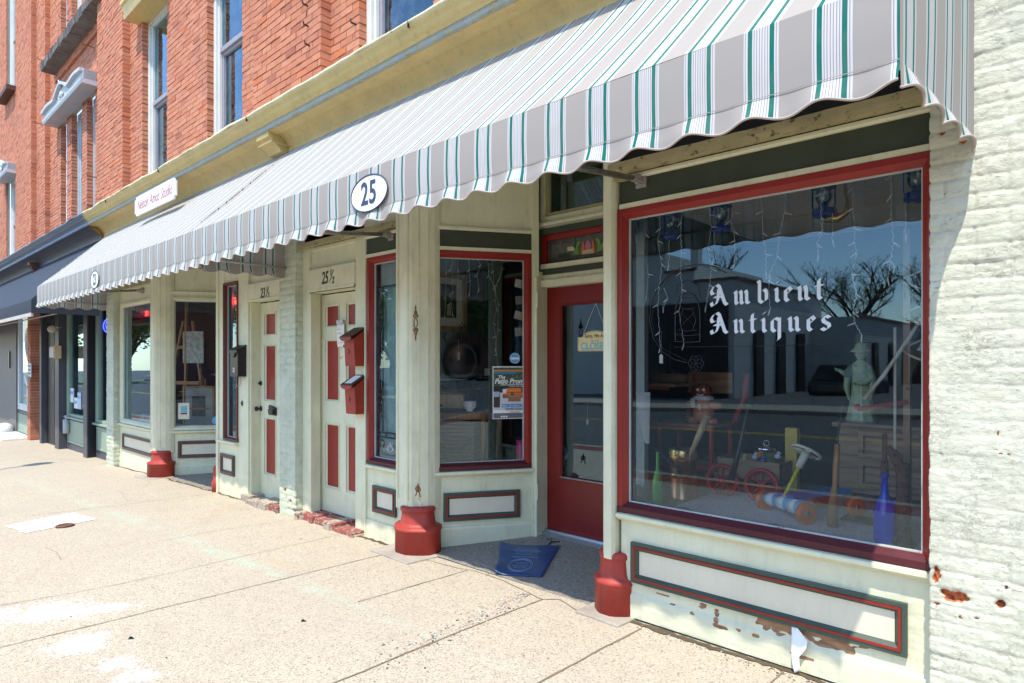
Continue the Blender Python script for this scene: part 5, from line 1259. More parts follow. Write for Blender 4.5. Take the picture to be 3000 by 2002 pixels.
# painted name on the pane
import itertools
def nib(mb, pts, w, M, k, ang=radians(40)):
    n = Vector((cos(ang), sin(ang)))*w/2
    for a, b in zip(pts[:-1], pts[1:]):
        a = Vector(a); b = Vector(b); c = [a-n, a+n, b+n, b-n]
        ar = sum(c[i].x*c[(i+1)%4].y-c[(i+1)%4].x*c[i].y for i in range(4))
        if abs(ar) < .02: n2 = Vector((-(b-a).y, (b-a).x)).normalized()*.06; c = [a-n2, a+n2, b+n2, b-n2]
        if ar > 0: c = c[::-1]
        mb.poly([M @ Vector((p.x, p.y, .00005*k[0])) for p in c]); k[0] += 1
LET = {
 'A': ([[(.9,6.9),(1.7,6.2),(3.5,1.0),(4.3,.3)], [(1.5,5.6),(1.2,2.0),(.6,.7),(-.5,.2),(-.9,.8)], [(.0,3.0),(2.9,3.0)], [(1.0,6.9),(-.2,6.3),(-1.0,5.0),(-.6,3.9),(.3,4.1)], [(-1.0,1.3),(-.6,.2)]], 4.6),
 'm': ([[(.0,3.9),(.5,4.4),(.7,3.6),(.7,.9),(1.2,.3)], [(.9,3.7),(2.0,4.4),(2.4,3.6),(2.4,.9),(2.9,.3)], [(2.6,3.7),(3.7,4.4),(4.1,3.6),(4.1,.9),(4.8,.3)]], 5.3),
 'n': ([[(.0,3.9),(.5,4.4),(.7,3.6),(.7,.9),(1.2,.3)], [(.9,3.7),(2.0,4.4),(2.5,3.6),(2.5,.9),(3.2,.3)]], 3.7),
 'u': ([[(.0,3.9),(.5,4.4),(.7,3.6),(.7,1.0),(1.3,.3),(2.4,1.1)], [(2.1,4.4),(2.6,3.7),(2.6,.9),(3.2,.3)]], 3.7),
 'i': ([[(.0,3.9),(.5,4.4),(.7,3.6),(.7,.9),(1.3,.3)], [(.6,5.7),(1.25,6.4)]], 1.9),
 'b': ([[(.2,7.0),(.6,6.4),(.6,1.0),(1.5,.2),(2.7,1.0),(2.7,3.5),(2.0,4.3),(.8,3.5)]], 3.6),
 'e': ([[(.6,3.7),(.6,1.0),(1.3,.25),(2.3,.9)], [(.6,3.8),(1.5,4.4),(2.2,3.5),(.8,2.2)]], 2.8),
 't': ([[(.9,6.0),(.7,5.4),(.7,1.0),(1.3,.25),(2.1,.8)], [(-.1,4.2),(1.8,4.2)]], 2.5),
 'q': ([[(2.7,4.3),(2.7,-1.8),(2.2,-2.3)], [(2.6,3.8),(1.5,4.4),(.6,3.6),(.6,1.0),(1.4,.25),(2.7,1.1)]], 3.7),
 's': ([[(2.4,3.8),(1.4,4.4),(.6,3.6),(.8,2.8),(2.2,1.9),(2.3,1.0),(1.3,.25),(.3,.9)]], 2.8)}
def blackletter(mb, s, xa, xb, zbase, unit, Y):
    tot = sum(LET[c][1] for c in s); k = [0]; x = 0; fx = (xb-xa)/tot
    for ch in s:
        st, w = LET[ch]
        for pl in st: nib(mb, [(x+a*unit/fx*1.0, b) for a, b in pl], .95, Matrix(((fx,0,0,xa),(0,0,-1,Y),(0,unit,0,zbase),(0,0,0,1))), k)
        x += w
glx = thing('window_lettering', 'frosted white old english letters spelling the antique shop name on the big pane', 'lettering', (-1.4, .03, 1.8))
fm_ = plain('frost_vinyl', (.62,.66,.70), .5, bmp=0, var=.02)
for s_, a_, b_, yb_ in (('Ambient', 2092, 2430, 898), ('Antiques', 2092, 2448, 980)):
    m = MB(); xa, xb = P(a_, 0, .03).x, P(b_, 0, .03).x; pa = P(2100, yb_, .03); blackletter(m, s_, xa, xb, pa.z, .0168, .0345-.003); m.build('word', fm_, glx)
# etched lantern badge left of the name
lm = plain('etched_line', (.02,.02,.025), .4, bmp=0); m = MB(); Yg = .031
def GP(a, b): return P(1780+a/2.24, 420+b/2.24, Yg)
cc = GP(540, 1130); 
m.tube([GP(775,850), GP(700,810), GP(600,795), GP(500,808), GP(400,860), GP(325,950), GP(285,1060), GP(275,1160), GP(300,1280), GP(360,1370), GP(440,1420), GP(520,1440)], .0022, 4)
m.tube([GP(760,840), GP(600,802), GP(410,868), GP(298,1062), GP(290,1170), GP(312,1270), GP(372,1355), GP(520,1425)], .0012, 4)
for k in range(6):
    a = k*pi/3; o = GP(580,1445)+Vector((.024*cos(a), 0, .024*sin(a))); m.tube([o+Vector((.022*cos(t/12*2*pi), 0, .022*sin(t/12*2*pi))) for t in range(12)], .0012, 4, closed=True)
for s in (1,-1): m.tube([GP(525+s*80,1300), GP(525+s*82,1200), GP(525+s*78,1080), GP(525+s*50,1000), GP(525,975)], .0028, 4)
for zz, hw_ in ((1300,85),(1255,80),(1225,60),(1080,45),(1010,50),(985,30)): m.tube([GP(525-hw_,zz), GP(525,zz+8), GP(525+hw_,zz)], .0018, 4)
m.tube([GP(490,1225), GP(470,1160), GP(495,1090), GP(555,1090), GP(580,1160), GP(560,1225)], .0016, 4); m.tube([GP(480,1200), GP(570,1110)], .001, 4); m.tube([GP(480,1110), GP(570,1200)], .001, 4)
m.tube([GP(445,990), GP(460,930), GP(525,895), GP(590,930), GP(607,1010)], .0014, 4)
m.tube([GP(440,1338), GP(1080,1330), GP(1720,1308)], .0012, 4); m.build('lantern_badge', lm, glx)
m = MB(); m.prism_y([(GP(1720,1300).x, GP(1720,1300).z), (GP(1745,1308).x, GP(1745,1308).z), (GP(1720,1316).x, GP(1720,1316).z)], Yg-.001, Yg); text_poly(m, 'FORDABLE', .02, wallM(GP(640,1328).x, Yg, GP(640,1328).z)) if False else None
m.build('arrow', lm, glx)
# lace cloth over the deck
m = MB(); a = gd(1960,1475); b = gd(2710,1590)
m.grid(lambda u, v: (-2.0+1.48*u, (.36+.05*sin(u*19)+.03*sin(u*47)+.10*(1-u))+(1.3)*v, DZ+.004+.003*sin(u*31+v*9)), 60, 12)
tag(m.build('lace_cloth', plain('pinkish_lace', (.74,.62,.68), .9, var=.2, scale=60)), 'pale pinkish lace cloth spread on the window deck', 'cloth')
m = MB(); a = P(2160, 1590, .2); m.box(-1.45, -.95, .15, .40, DZ, DZ+.006); tag(m.build('paper_sheet', plain('grey_board', (.6,.62,.63), .7)), 'flat grey board lying at the front of the window deck', 'board')
# bottles
def bottle(name, label, q, r, h, col, neck=.35):
    t = thing(name, label, 'bottle', q); m = MB()
    m.lathe([(0,0),(r*.9,0),(r,.01),(r,h*.45),(r*.8,h*.55),(r*.33,h*.72),(r*.28,h*.95),(r*.36,h*.96),(r*.36,h),(0,h)], q, 20)
    m.build('glass_body', plain(name+'_glass', col, .08, bmp=0), t, smooth='auto'); return t
bottle('green_bottle', 'tall green glass bottle at the left end of the window deck', gd(1927,1489), .033, .36, (.10,.50,.08))
q = gd(2592,1590); t = bottle('blue_bottle', 'cobalt blue siphon bottle near the right end of the window', q, .052, .36, (.015,.04,.60))
m = MB(); m.lathe([(.018,.34),(.018,.42),(.012,.43),(.012,.56),(0,.57)], q, 12); m.tube([q+Vector((0,0,.47)), q+Vector((.05,0,.48)), q+Vector((.08,0,.44))], .009, 6); m.build('siphon_head', rust, t, smooth=True)
q = gd(2612,1560); bottle('blue_bottle', 'second blue bottle half hidden behind the siphon', q+Vector((.02,.08,0)), .045, .26, (.02,.06,.7))
# copper umbrella stand with sticks
q = gd(2001,1458); t = thing('copper_stand', 'polished copper and brass umbrella stand', 'umbrella stand', q)
m = MB(); m.lathe([(0,0),(.094,0),(.094,.008),(.088,.014),(.088,.33),(.084,.33),(.084,.02),(0,.02)], q, 32); m.build('cylinder', copper, t, smooth='auto')
m = MB(); m.lathe([(.089,.27),(.092,.275),(.092,.335),(.086,.34)], q, 32); 
for k in range(14): a = 2*pi*k/14; o = q+Vector((.092*cos(a), .092*sin(a), .305)); m.tube([o+Vector((-sin(a)*.012*cos(s), cos(a)*.012*cos(s), .012*sin(s))) for s in [2*pi*j/8 for j in range(8)]], .002, 4, closed=True)
m.ball(q+Vector((-.02,-.088,.16)), .018, .008, .018); m.build('brass_band', brass, t, smooth='auto')
a = P(2022,1335,.75); b = P(2071,1222,.80); m = MB(); m.tube([q+Vector((0,0,.05)), a, a*.4+b*.6, b], [.012,.014,.022,.026], 12); m.ball(b, .026, .026, .018); tag(m.build('wooden_bat', woodmat('bat_wood', (.45,.30,.15), (.60,.44,.25)), smooth=True), 'pale wooden bat standing in the copper stand', 'bat')
m = MB(); m.tube([P(1905,1305,.6), P(1955,1345,.62), P(1985,1372,.62), P(1996,1392,.62)], [.008,.010,.012,.016], 8); tag(m.build('iron_poker', black, smooth=True), 'black iron poker leaning in front of the copper stand', 'poker')
# school desk
t = thing('school_desk', 'old school desk chair with red steel legs and wooden seat', 'desk', (P(2030,1250,1.3).x, 1.3, DZ)); rp = plain('desk_red', (.55,.05,.035), .4)
def dp(a, b, Y): return P(1780+a/2.35, 1050+b/2.35, Y)
zs_ = dp(590,450,1.3).z; xs0 = dp(385,450,1.3).x; xs1 = dp(790,450,1.3).x
m = MB(); m.box(xs0, xs1, 1.15, 1.55, zs_-.012, zs_+.012); m.build('seat', woodx, t, bevel=.01)
m = MB(); zt2 = dp(380,178,1.3).z; m.box(dp(215,178,1.3).x, dp(560,178,1.3).x, 1.08, 1.45, zt2-.012, zt2+.012); m.build('tablet_arm', woodx, t, bevel=.01)
m = MB(); zb2 = dp(700,260,1.55).z; m.box(dp(560,180,1.6).x, dp(865,180,1.6).x, 1.58, 1.60, zb2+.02, zb2+.02+.17); m.build('backrest', woodx, t, bevel=.01)
m = MB(); 
for yy in (1.18, 1.5):
    x0_ = xs0+.03; x1_ = xs1-.03
    m.tube([(x0_, yy, DZ), (x0_, yy, zs_-.02), (x1_, yy, zs_-.02), (x1_, yy, DZ)], .02, 8)
m.tube([(xs0+.03,1.2,zs_-.02),(xs0-.06,1.2,zs_+.02),(xs0-.10,1.2,zs_+.12),(xs0-.10,1.2,zt2-.02),(xs0+.1,1.2,zt2-.02)], .024, 8)
m.tube([(xs1,1.5,zs_),(xs1+.05,1.58,zs_+.2),(xs1+.06,1.6,zs_+.38)], .022, 8); m.tube([(xs0+.1,1.5,zs_),(xs0+.12,1.58,zs_+.2),(xs0+.12,1.6,zs_+.38)], .022, 8); m.box(xs0+.02, xs1-.02, 1.17, 1.19, DZ+.12, DZ+.17)
m.build('frame', rp, t, smooth='auto')
q = Vector((dp(440,150,1.3).x, 1.28, zt2+.012)); t = thing('wicker_basket', 'low oval wicker basket on the desk arm', 'basket', q)
m = MB(); m.lathe([(0,0),(.11,0),(.13,.02),(.135,.06),(.12,.075),(.11,.07),(.10,.06),(0,.05)], q, 28, sx=1.1, sy=.8); m.build('basket_body', woodmat('wicker', (.20,.10,.04), (.42,.25,.11), .7, 'z', 4), t, smooth=True)
m = MB(); m.tube([q+Vector((0,0,.07)), q+Vector((.0,0,.32))], .006, 6); m.lathe([(.07,.06),(.05,.08),(.012,.11),(0,.12)], q+Vector((.02,-.03,0)), 16); tag(m.build('candlestick', black, smooth='auto'), 'black iron candlestick standing in the basket', 'candlestick')
# gingerbread jar
q = Vector((dp(660,430,1.25).x, 1.25, zs_+.012)); t = thing('cookie_jar', 'brown glazed gingerbread shaped cookie jar on the desk seat', 'cookie jar', q); gl_ = plain('ginger_glaze', (.60,.20,.09), .15, bmp=.1)
m = MB(); m.ball(q+Vector((0,0,.095)), .085, .06, .10); 
for s in (-1, 1): m.ball(q+Vector((s*.095,-.0,.14)), .05, .035, .028); m.ball(q+Vector((s*.075,-.02,.022)), .05, .04, .028)
m.build('body', gl_, t, smooth=True)
m = MB(); m.ball(q+Vector((0,0,.24)), .068, .05, .06); hd = m.build('head', plain('ginger_dark', (.26,.06,.03), .15), t, smooth=True)
m = MB(); m.lathe([(.05,.175),(.075,.18),(.078,.20),(.05,.21)], q, 20, sy=.8); m.box(q.x-.075, q.x-.04, q.y-.062, q.y-.05, q.z+.12, q.z+.19)
for s in (-1, 1): m.ball(q+Vector((s*.024,-.046,.255)), .011, .006, .012)
m.tube([q+Vector((.03*sin(a), -.052, .235-.022*cos(a))) for a in [-1+.25*k for k in range(9)]], .005, 5)
for zz in (.14, .11): m.ball(q+Vector((0,-.062,zz)), .009, .006, .009)
m.build('icing', white, hd, smooth=True)
# wagon
q = gd(2200,1462); Yw = q.y; t = thing('toy_wagon', 'old wooden toy wagon with red spoked wheels, full of small toys', 'wagon', q)
x0_, x1_ = P(2097,1400,Yw).x, P(2305,1400,Yw+.1).x; z0_, z1_ = P(2200,1410,Yw).z, P(2200,1350,Yw).z
m = MB(); m.box(x0_, x1_, Yw, Yw+.015, z0_, z1_); m.box(x0_, x1_, Yw+.32, Yw+.335, z0_, z1_); m.box(x0_, x0_+.015, Yw, Yw+.33, z0_, z1_); m.box(x1_-.015, x1_, Yw, Yw+.33, z0_, z1_); m.box(x0_, x1_, Yw, Yw+.33, z0_, z0_+.015); m.build('box', oldwood, t, bevel=.003)
for xx in (x0_+.06, x1_-.12):
    for yy in (Yw-.03, Yw+.36):
        m = MB(); r = .105; c = Vector((xx, yy, DZ+r)); m.tube([c+Vector((r*cos(a), 0, r*sin(a))) for a in [2*pi*k/24 for k in range(24)]], .016, 6, closed=True)
        for k in range(8): a = pi*k/4; m.tube([c, c+Vector((r*cos(a), 0, r*sin(a)))], .008, 5)
        m.ball(c, .02, .02, .02, 8, 6); m.build('wheel', plain('wheel_red', (.50,.03,.02), .5), t, smooth=True)
m = MB(); m.tube([(xx, Yw-.03, DZ+.105), (xx, Yw+.36, DZ+.105)], .006, 6); m.tube([(x0_+.06, Yw-.03, DZ+.105), (x0_+.06, Yw+.36, DZ+.105)], .006, 6); m.build('axle', rust, t)
R = random.Random(12)
for k, (nm, lb, col, px, py) in enumerate((('toy_figure','small white toy with red cap in the wagon',(.7,.7,.72),2212,1340),('toy_figure','orange plastic toy in the wagon',(.75,.18,.05),2226,1335),('toy_car','blue toy car in the wagon',(.03,.15,.5),2235,1350),('toy_ball','yellow toy in the wagon, at its left',(.6,.5,.15),2180,1345),('toy_duck','white toy duck at the right end of the wagon',(.7,.72,.75),2278,1338))):
    c = P(px, py, Yw+.12); m = MB(); m.ball(c, .022, .02, .018, 10, 7); m.ball(c+Vector((.008,-.005,.024)), .012, .012, .014, 8, 6); m.ball(c+Vector((.022,-.01,.026)), .008, .005, .004, 6, 4); tag(m.build(nm, plain(nm+str(k), col, .3), smooth=True), lb, 'toy')
q = Vector((P(2250,1340,Yw+.25).x, Yw+.22, z0_+.015)); t = thing('camouflage_tin', 'round green camouflage tin with a steel rim in the wagon', 'tin', q)
m = MB(); m.lathe([(0,0),(.075,0),(.075,.19),(0,.19)], q, 28); m.build('can', paint('camo', (.16,.17,.07), .6, .2, .2, chip=(.30,.28,.14), chipth=.52), t, smooth='auto')
m = MB(); m.lathe([(.078,.17),(.078,.20),(.06,.205),(0,.205)], q, 28); m.tube([q+Vector((.02*cos(a), 0, .225+.02*sin(a))) for a in [2*pi*k/10 for k in range(10)]], .0025, 5, closed=True); m.build('lid', plain('chrome', (.7,.7,.7), .1, 1, bmp=0), t, smooth='auto')
m = MB(); m.tube([P(2193,1188,.8), P(2190,1205,.8), P(2165,1320,.75), P(2142,1405,.7)], [.02,.012,.014,.024], 8); m.box(P(2193,1190,.8).x-.035, P(2193,1190,.8).x+.035, .78, .82, P(2193,1190,.8).z-.02, P(2193,1190,.8).z+.02); tag(m.build('sledge_hammer', black, smooth='auto'), 'black hammer with a pale metal head leaning behind the wagon', 'hammer')
# ride on toy
q = gd(2300,1500); Yr = q.y; t = thing('ride_on_toy', 'toy scooter with blue and white body, orange wheels and cream steering wheel', 'ride-on toy', q)
ax = (P(2371,1500,.62)-P(2245,1478,.80)); a0_ = P(2250,1482,.80); a1_ = P(2350,1500,.64); dirv = (a1_-a0_).normalized()
zw = DZ+.062
def rt(p, r, z=zw): return Vector((p.x, p.y, z))
m = MB(); A0 = Vector((a0_.x, a0_.y, DZ+.085)); A1 = Vector((a1_.x, a1_.y, DZ+.085)); m.tube([A0, A1], .042, 18); m.build('front_drum', plain('toy_pale_blue', (.12,.40,.72), .3, bmp=0), t, smooth='auto')
m = MB(); 
for u_ in (.18, .5, .82):
    c = A0+(A1-A0)*u_; m.tube([c-dirv*.03+Vector((0,-.002,0)), c+dirv*.03+Vector((0,-.002,0))], .0426, 18)
m.build('drum_stripes', white, t, smooth='auto')
pd = Vector((-dirv.y, dirv.x, 0)).normalized()*(1 if -dirv.y*0+dirv.x > 0 else -1); pd = pd if pd.y > 0 else -pd
m = MB(); c0 = (A0+A1)/2; w2 = dirv*.08
m.poly([c0-w2+Vector((0,0,.04)), c0+w2+Vector((0,0,.04)), c0+w2+pd*.42+Vector((0,0,.055)), c0-w2+pd*.42+Vector((0,0,.055))]); m.build('deck', plain('toy_blue', (.03,.20,.50), .3, bmp=0), t, solid=.03)
ow = plain('toy_orange', (.80,.13,.02), .35, bmp=0)
for p_, s in ((A1+dirv*.03, 1), (A0-dirv*.03, -1), (A1+pd*.40-dirv*.02, 1), (A0+pd*.40, -1)):
    m = MB(); c = Vector((p_.x, p_.y, zw)); e = dirv*s
    m.tube([c-e*.018, c-e*.014, c+e*.014, c+e*.018], [.05,.062,.062,.05], 24); w_ = m.build('wheel', ow, t, smooth='auto')
    m = MB(); m.tube([c+e*.017, c+e*.022], [.017,.012], 14); m.build('hub', galv, w_)
st0 = c0+Vector((0,0,.04)); st1 = P(2344,1362,Yr-.03); m = MB(); m.tube([st0, st1], .011, 12); m.build('steering_column', plain('toy_yellow', (.75,.60,.03), .3, bmp=0), t, smooth=True)
m = MB(); up = (st1-st0).normalized(); a_, b_ = frame_from(up); c = st1+up*.09; m.tube([st1-up*.02, c], [.02,.028], 12); rr = .085
m.tube([c+(a_*cos(s)+b_*sin(s))*rr for s in [2*pi*k/28 for k in range(28)]], .009, 8, closed=True)
for k in range(3): s = 2*pi*k/3+.5; m.tube([c, c+(a_*cos(s)+b_*sin(s))*rr], .011, 6)
m.ball(c, .026, .026, .02); m.build('steering_wheel', plain('toy_cream', (.72,.68,.52), .3, bmp=0), t, smooth=True)
# rifle, iron post, cabinet, statue, rope
m = MB(); a = P(2469,1185,.62); b = P(2451,1300,.60); c = P(2447,1420,.58); d = gd(2438,1545)
t = thing('toy_rifle', 'old wooden stocked rifle leaning upright beside the cabinet', 'rifle', d)
m.tube([a, b, P(2449,1350,.59)], .006, 8); m.build('barrel', plain('gun_steel', (.05,.06,.08), .3, .8), t)
m = MB(); m.tube([P(2453,1302,.60), P(2450,1360,.59), c, P(2443,1440,.58), P(2441,1480,.58), d+Vector((0,0,.01))], [.014,.018,.015,.017,.024,.030], 10); m.build('stock', wood, t, smooth=True)
q = gd(2645,1598); t = thing('iron_post', 'rusty iron post on a flanged foot at the right of the window', 'iron post', q)
m = MB(); m.lathe([(0,0),(.062,0),(.062,.012),(.045,.02),(.036,.05),(.030,.30),(.030,.42),(0,.42)], q, 18); m.tube([q+Vector((0,0,.36)), q+Vector((-.03,0,.44)), q+Vector((-.07,0,.50))], [.03,.024,.014], 8); m.build('shaft', rust, t, smooth='auto')
zc0 = P(2560,1241,1.25).z; xc0 = P(2457,1241,1.25).x; t = thing('cabinet', 'dark wooden cabinet with carved drawers behind the statue', 'cabinet', (xc0+.5, 1.5, DZ))
m = MB(); m.box(xc0, -.52, 1.25, 1.75, DZ+.10, zc0-.03); m.build('carcass', oldwood, t, bevel=.004)
m = MB(); m.box(xc0-.03, -.51, 1.20, 1.78, zc0-.03, zc0); m.build('top', woodmat('cabinet_top', (.16,.10,.06), (.30,.20,.12), axis='x'), t, bevel=.008)
for k in range(2):
    for j_ in range(2):
        xa = xc0+.12+k*.42; za = DZ+.14+j_*.19; m = MB(); m.rect_frame(xa, xa+.38, za, za+.17, .03, 1.225, 1.25); m.box(xa+.04, xa+.34, 1.235, 1.25, za+.04, za+.13); m.build('drawer', oldwood, t, bevel=.003)
for xx in (xc0+.02, -.6): m = MB(); m.box(xx, xx+.06, 1.26, 1.32, DZ, DZ+.1); m.build('leg', oldwood, t)
q = Vector((P(2522,1236,1.22).x, 1.36, zc0)); q = Vector((P(2522,1236,1.30).x, 1.30, zc0)); t = thing('statue', 'pale green glazed statue of a robed woman on the cabinet', 'statue', q); js = plain('celadon', (.30,.40,.26), .25, var=.25, bmp=.4, scale=10)
def skin(name, segs, rad, mat, parent, sub=2):
    me = bpy.data.meshes.new(name); V_ = [Vector(p) for p in segs[0]]; me.from_pydata([tuple(p-parent.location) for p in V_], segs[1], []); o = bpy.data.objects.new(name, me); COL.objects.link(o); o.parent = parent
    md = o.modifiers.new('skin', 'SKIN'); 
    for k, r in enumerate(rad): me.skin_vertices[0].data[k].radius = r if isinstance(r, tuple) else (r, r)
    me.skin_vertices[0].data[0].use_root = True; s = o.modifiers.new('sub', 'SUBSURF'); s.levels = sub; s.render_levels = sub; md.use_smooth_shade = True; me.materials.append(mat); return o
k = .50/.52
m = MB(); prof = [(0,0,.085,.07),(.02,0,.088,.07),(.08,.0,.072,.058),(.16,.004,.062,.052),(.24,.004,.058,.048),(.30,0,.054,.044),(.345,-.002,.058,.042),(.375,0,.050,.036),(.392,0,.026,.022),(.402,0,.020,.020)]
rings = []
for z, dx_, rx, ry in prof:
    ring = []
    for j_ in range(40):
        a = 2*pi*j_/40; fo = 1+.07*sin(a*9+z*10)*(1-z/.42)+.03*sin(a*17+z*22)*(1-z/.5); ring.append(m.V((q.x+dx_+rx*cos(a)*fo, q.y+ry*sin(a)*fo, q.z+z)))
    rings.append(ring)
for A, B in zip(rings[:-1], rings[1:]):
    for j_ in range(40): m.F((A[j_], A[(j_+1)%40], B[(j_+1)%40], B[j_]))
m.F(rings[0][::-1]); m.F(rings[-1])
for s, pts in ((-1, [(.05,0,.355),(.075,-.03,.30),(.08,-.07,.315),(.11,-.085,.335)]), (1, [(.05,0,.355),(.07,-.03,.28),(.03,-.07,.25),(-.005,-.085,.25)])):
    m.tube([q+Vector((s*x, y, z)) if s == -1 else q+Vector((x, y, z)) for x, y, z in pts], [.024,.026,.018,.010], 10)
    tip = Vector(pts[-1]); 
    for f in range(4): m.tube([q+Vector((s*tip.x if s==-1 else tip.x, tip.y, tip.z+.006-f*.004)), q+Vector(((s*tip.x if s==-1 else tip.x)-.022+.002*f, tip.y-.008, tip.z+.012-f*.006))], [.0035,.002], 5)
for s in (-1,1): m.tube([q+Vector((s*.07,-.03,.29)), q+Vector((s*.075,-.03,.22)), q+Vector((s*.06,-.03,.14))], [.022,.02,.006], 8)
bd = m.build('robe', js, t, smooth=True)
m = MB(); h = q+Vector((0,-.004,.435)); m.ball(h, .031, .034, .038, 18, 12); m.tube([h+Vector((0,-.030,.006)), h+Vector((0,-.040,-.006))], [.004,.007], 6); m.tube([h+Vector((-.009,-.033,-.018)), h+Vector((.009,-.033,-.018))], .0025, 5)
for s in (-1,1): m.ball(h+Vector((s*.012,-.030,.006)), .005, .003, .003, 8, 5); m.ball(h+Vector((s*.032,0,0)), .004, .007, .011, 8, 5)
m.build('head', js, bd, smooth=True)
m = MB(); m.lathe([(.033,.0),(.060,.004),(.058,.012),(.036,.03),(.030,.052),(.016,.066),(0,.07)], h+Vector((0,0,.012)), 20); m.build('bonnet', js, bd, smooth=True)
rp_ = plain('rope', (.55,.50,.40), .8, bmp=.4); t = thing('rope', 'white rope with loose coils hanging at the right of the big window', 'rope', P(2640,1000,.5))
m = MB(); m.tube([P(2532,1170,.5), P(2590,1098,.5), P(2650,1010,.5), P(2700,935,.5)], .010, 8); cl = P(2690,860,.5)
m.tube([cl+Vector((.06*cos(s)-.0, .05*sin(s), .16-.028*s+.0*s)) for s in [.35*k for k in range(58)]], .006, 6); m.build('rope_line', rp_, t, smooth=True)
m = MB(); m.tube([P(2622,960,.55), P(2622,1368,.55)], .007, 8); tag(m.build('pale_rod', rp_), 'thin pale upright rod behind the iron post', 'rod')
m = MB(); m.box(P(2648,0,.7).x, P(2668,0,.7).x, .68, .72, DZ, 2.2); tag(m.build('wooden_post', woodmat('loom_wood', (.20,.10,.05), (.36,.2,.1))), 'upright brown wooden post of an old frame', 'post')
a, b = P(2512,1200,.66), P(2660,1178,.66); m = MB(); m.tube([a, b], .012, 4); m.tube([a, a+Vector((-.005,0,.03))], .016, 6); m.ball(b+Vector((.0,-.02,.07)), .008, .008, .008, 8, 5); tag(m.build('red_lever', plain('lever_red', (.38,.05,.04), .5)), 'red wooden lever in front of the statue', 'lever')
q = P(1937,1050,.12); t = thing('price_tag', 'white price tag hanging low on a thread at the left of the big window', 'price tag', q)
def tagm(t, q, s=1.0, nv=(0,1)):
    m = MB(); m.prism_y([(q.x-.012*s,q.z-.03*s),(q.x+.012*s,q.z-.03*s),(q.x+.012*s,q.z+.014*s),(q.x+.006*s,q.z+.022*s),(q.x-.006*s,q.z+.022*s),(q.x-.012*s,q.z+.014*s)], q.y-.001, q.y+.001); m.build('tag_card', paper, t)
    m = MB(); m.tube([q+Vector((0,0,.02*s)), q+Vector((.002,0,.16))], .0008, 4); m.build('thread', white, t)
tagm(t, q); q = gd(1868,1440)+Vector((0,0,.04)); q = P(1871,1435,.2); t = thing('price_tag', 'white price tag at the lower left corner of the big window', 'price tag', q); tagm(t, q, 1.3)
q = P(1905,1080,.45); m = MB(); m.prism_y([(P(1862,1020,.3).x,P(1862,1150,.3).z),(P(1890,1300,.3).x,P(1893,1300,.3).z),(P(1902,1300,.3).x,P(1902,1300,.3).z),(P(1905,1020,.3).x,P(1905,1150,.3).z)], .30, .303)
tag(m.build('hand_saw', plain('saw_steel', (.40,.45,.48), .35, .6)), 'long steel saw blade standing at the left of the big window', 'saw')
for nm, lb, x, y, sx, sy, sz, mt in (('wooden_crate','low old crate at the back of the deck beneath the desk',2090,1330,.30,.2,.10,oldwood),('book_stack','white books stacked beside the wagon',2085,1345,.14,.10,.03,paper),('wooden_box','dark wooden box below the cabinet drawers',2520,1440,.25,.2,.14,oldwood),('metal_sign','flat old printed tin sign lying at the right of the deck',2530,1540,.26,.16,.012,rust)):
    q = gd(x, y+60 if y < 1400 else y); m = MB(); m.box(q.x-sx/2, q.x+sx/2, q.y, q.y+sy, DZ+.006, DZ+.006+sz)
    if nm == 'wooden_crate' or nm == 'wooden_box': m.box(q.x-sx/2-.004, q.x+sx/2+.004, q.y-.006, q.y, DZ+.01+sz*.4, DZ+.01+sz*.5)
    if nm == 'book_stack': m.box(q.x-sx/2+.01, q.x+sx/2-.01, q.y+.005, q.y+sy, DZ+.007+sz, DZ+.007+sz*1.8)
    if nm == 'metal_sign': m.box(q.x-.06, q.x-.045, q.y+.03, q.y+.13, DZ+.018, DZ+.02); m.rect_frame
    tag(m.build(nm, mt, bevel=.002), lb, {'wooden_crate':'crate','book_stack':'books','wooden_box':'box','metal_sign':'tin sign'}[nm])
# ------------------------------------------------------------------ bronze appliques on the column (parts of the shop front)
def applique(parent, px, py, px2, py2, lower):
    Yc = -.103; a = P(px, py, Yc); b = P(px2, py2, Yc); cx = (a.x+b.x)/2; Hh = a.z-b.z; m = MB(); bz = plain('aged_bronze', (.22,.12,.05), .5, .6)
    y = Yc
    if not lower:
        zc = b.z+Hh*.5
        m.tube([(cx+.022*cos(t)*(1+.12*cos(3*t)), y, zc+.038*sin(t)) for t in [2*pi*k/24 for k in range(24)]], .005, 6, closed=True)
        for s, k in ((1, 1), (-1, -1)):
            z0 = zc+k*.042; m.prism_y([(cx-.026, z0), (cx-.03, z0+k*.015), (cx-.014, z0+k*.03), (cx-.012, z0+k*.045), (cx, z0+k*.06), (cx+.012, z0+k*.045), (cx+.014, z0+k*.03), (cx+.03, z0+k*.015), (cx+.026, z0)], y-.004, y+.006)
            m.tube([(cx, y, z0+k*.05), (cx, y, z0+k*.075), (cx, y, z0+k*.1)], [.004,.008,.001], 6)
    else:
        m.tube([(cx+.022*cos(t), y, b.z+.03*sin(t)+.0) for t in [pi*k/12 for k in range(13)]], .005, 6)
        for s in (-1, 1): m.tube([(cx+s*.022, y, b.z), (cx+s*.034, y, b.z-.004)], .005, 6); m.tube([(cx+s*.01, y, b.z+.03), (cx+s*.03, y, b.z+.045), (cx+s*.02, y, b.z+.065), (cx+s*.005, y, b.z+.05)], .006, 6)
        m.tube([(cx, y, b.z+.03), (cx, y, b.z+.07), (cx, y, b.z+.095)], [.008,.01,.003], 6)
    m.build('bronze_ornament', bz, parent, smooth='auto')
applique(s25, 1216, 882, 1219, 1012, False); applique(s25, 1224, 1408, 1225, 1452, True)
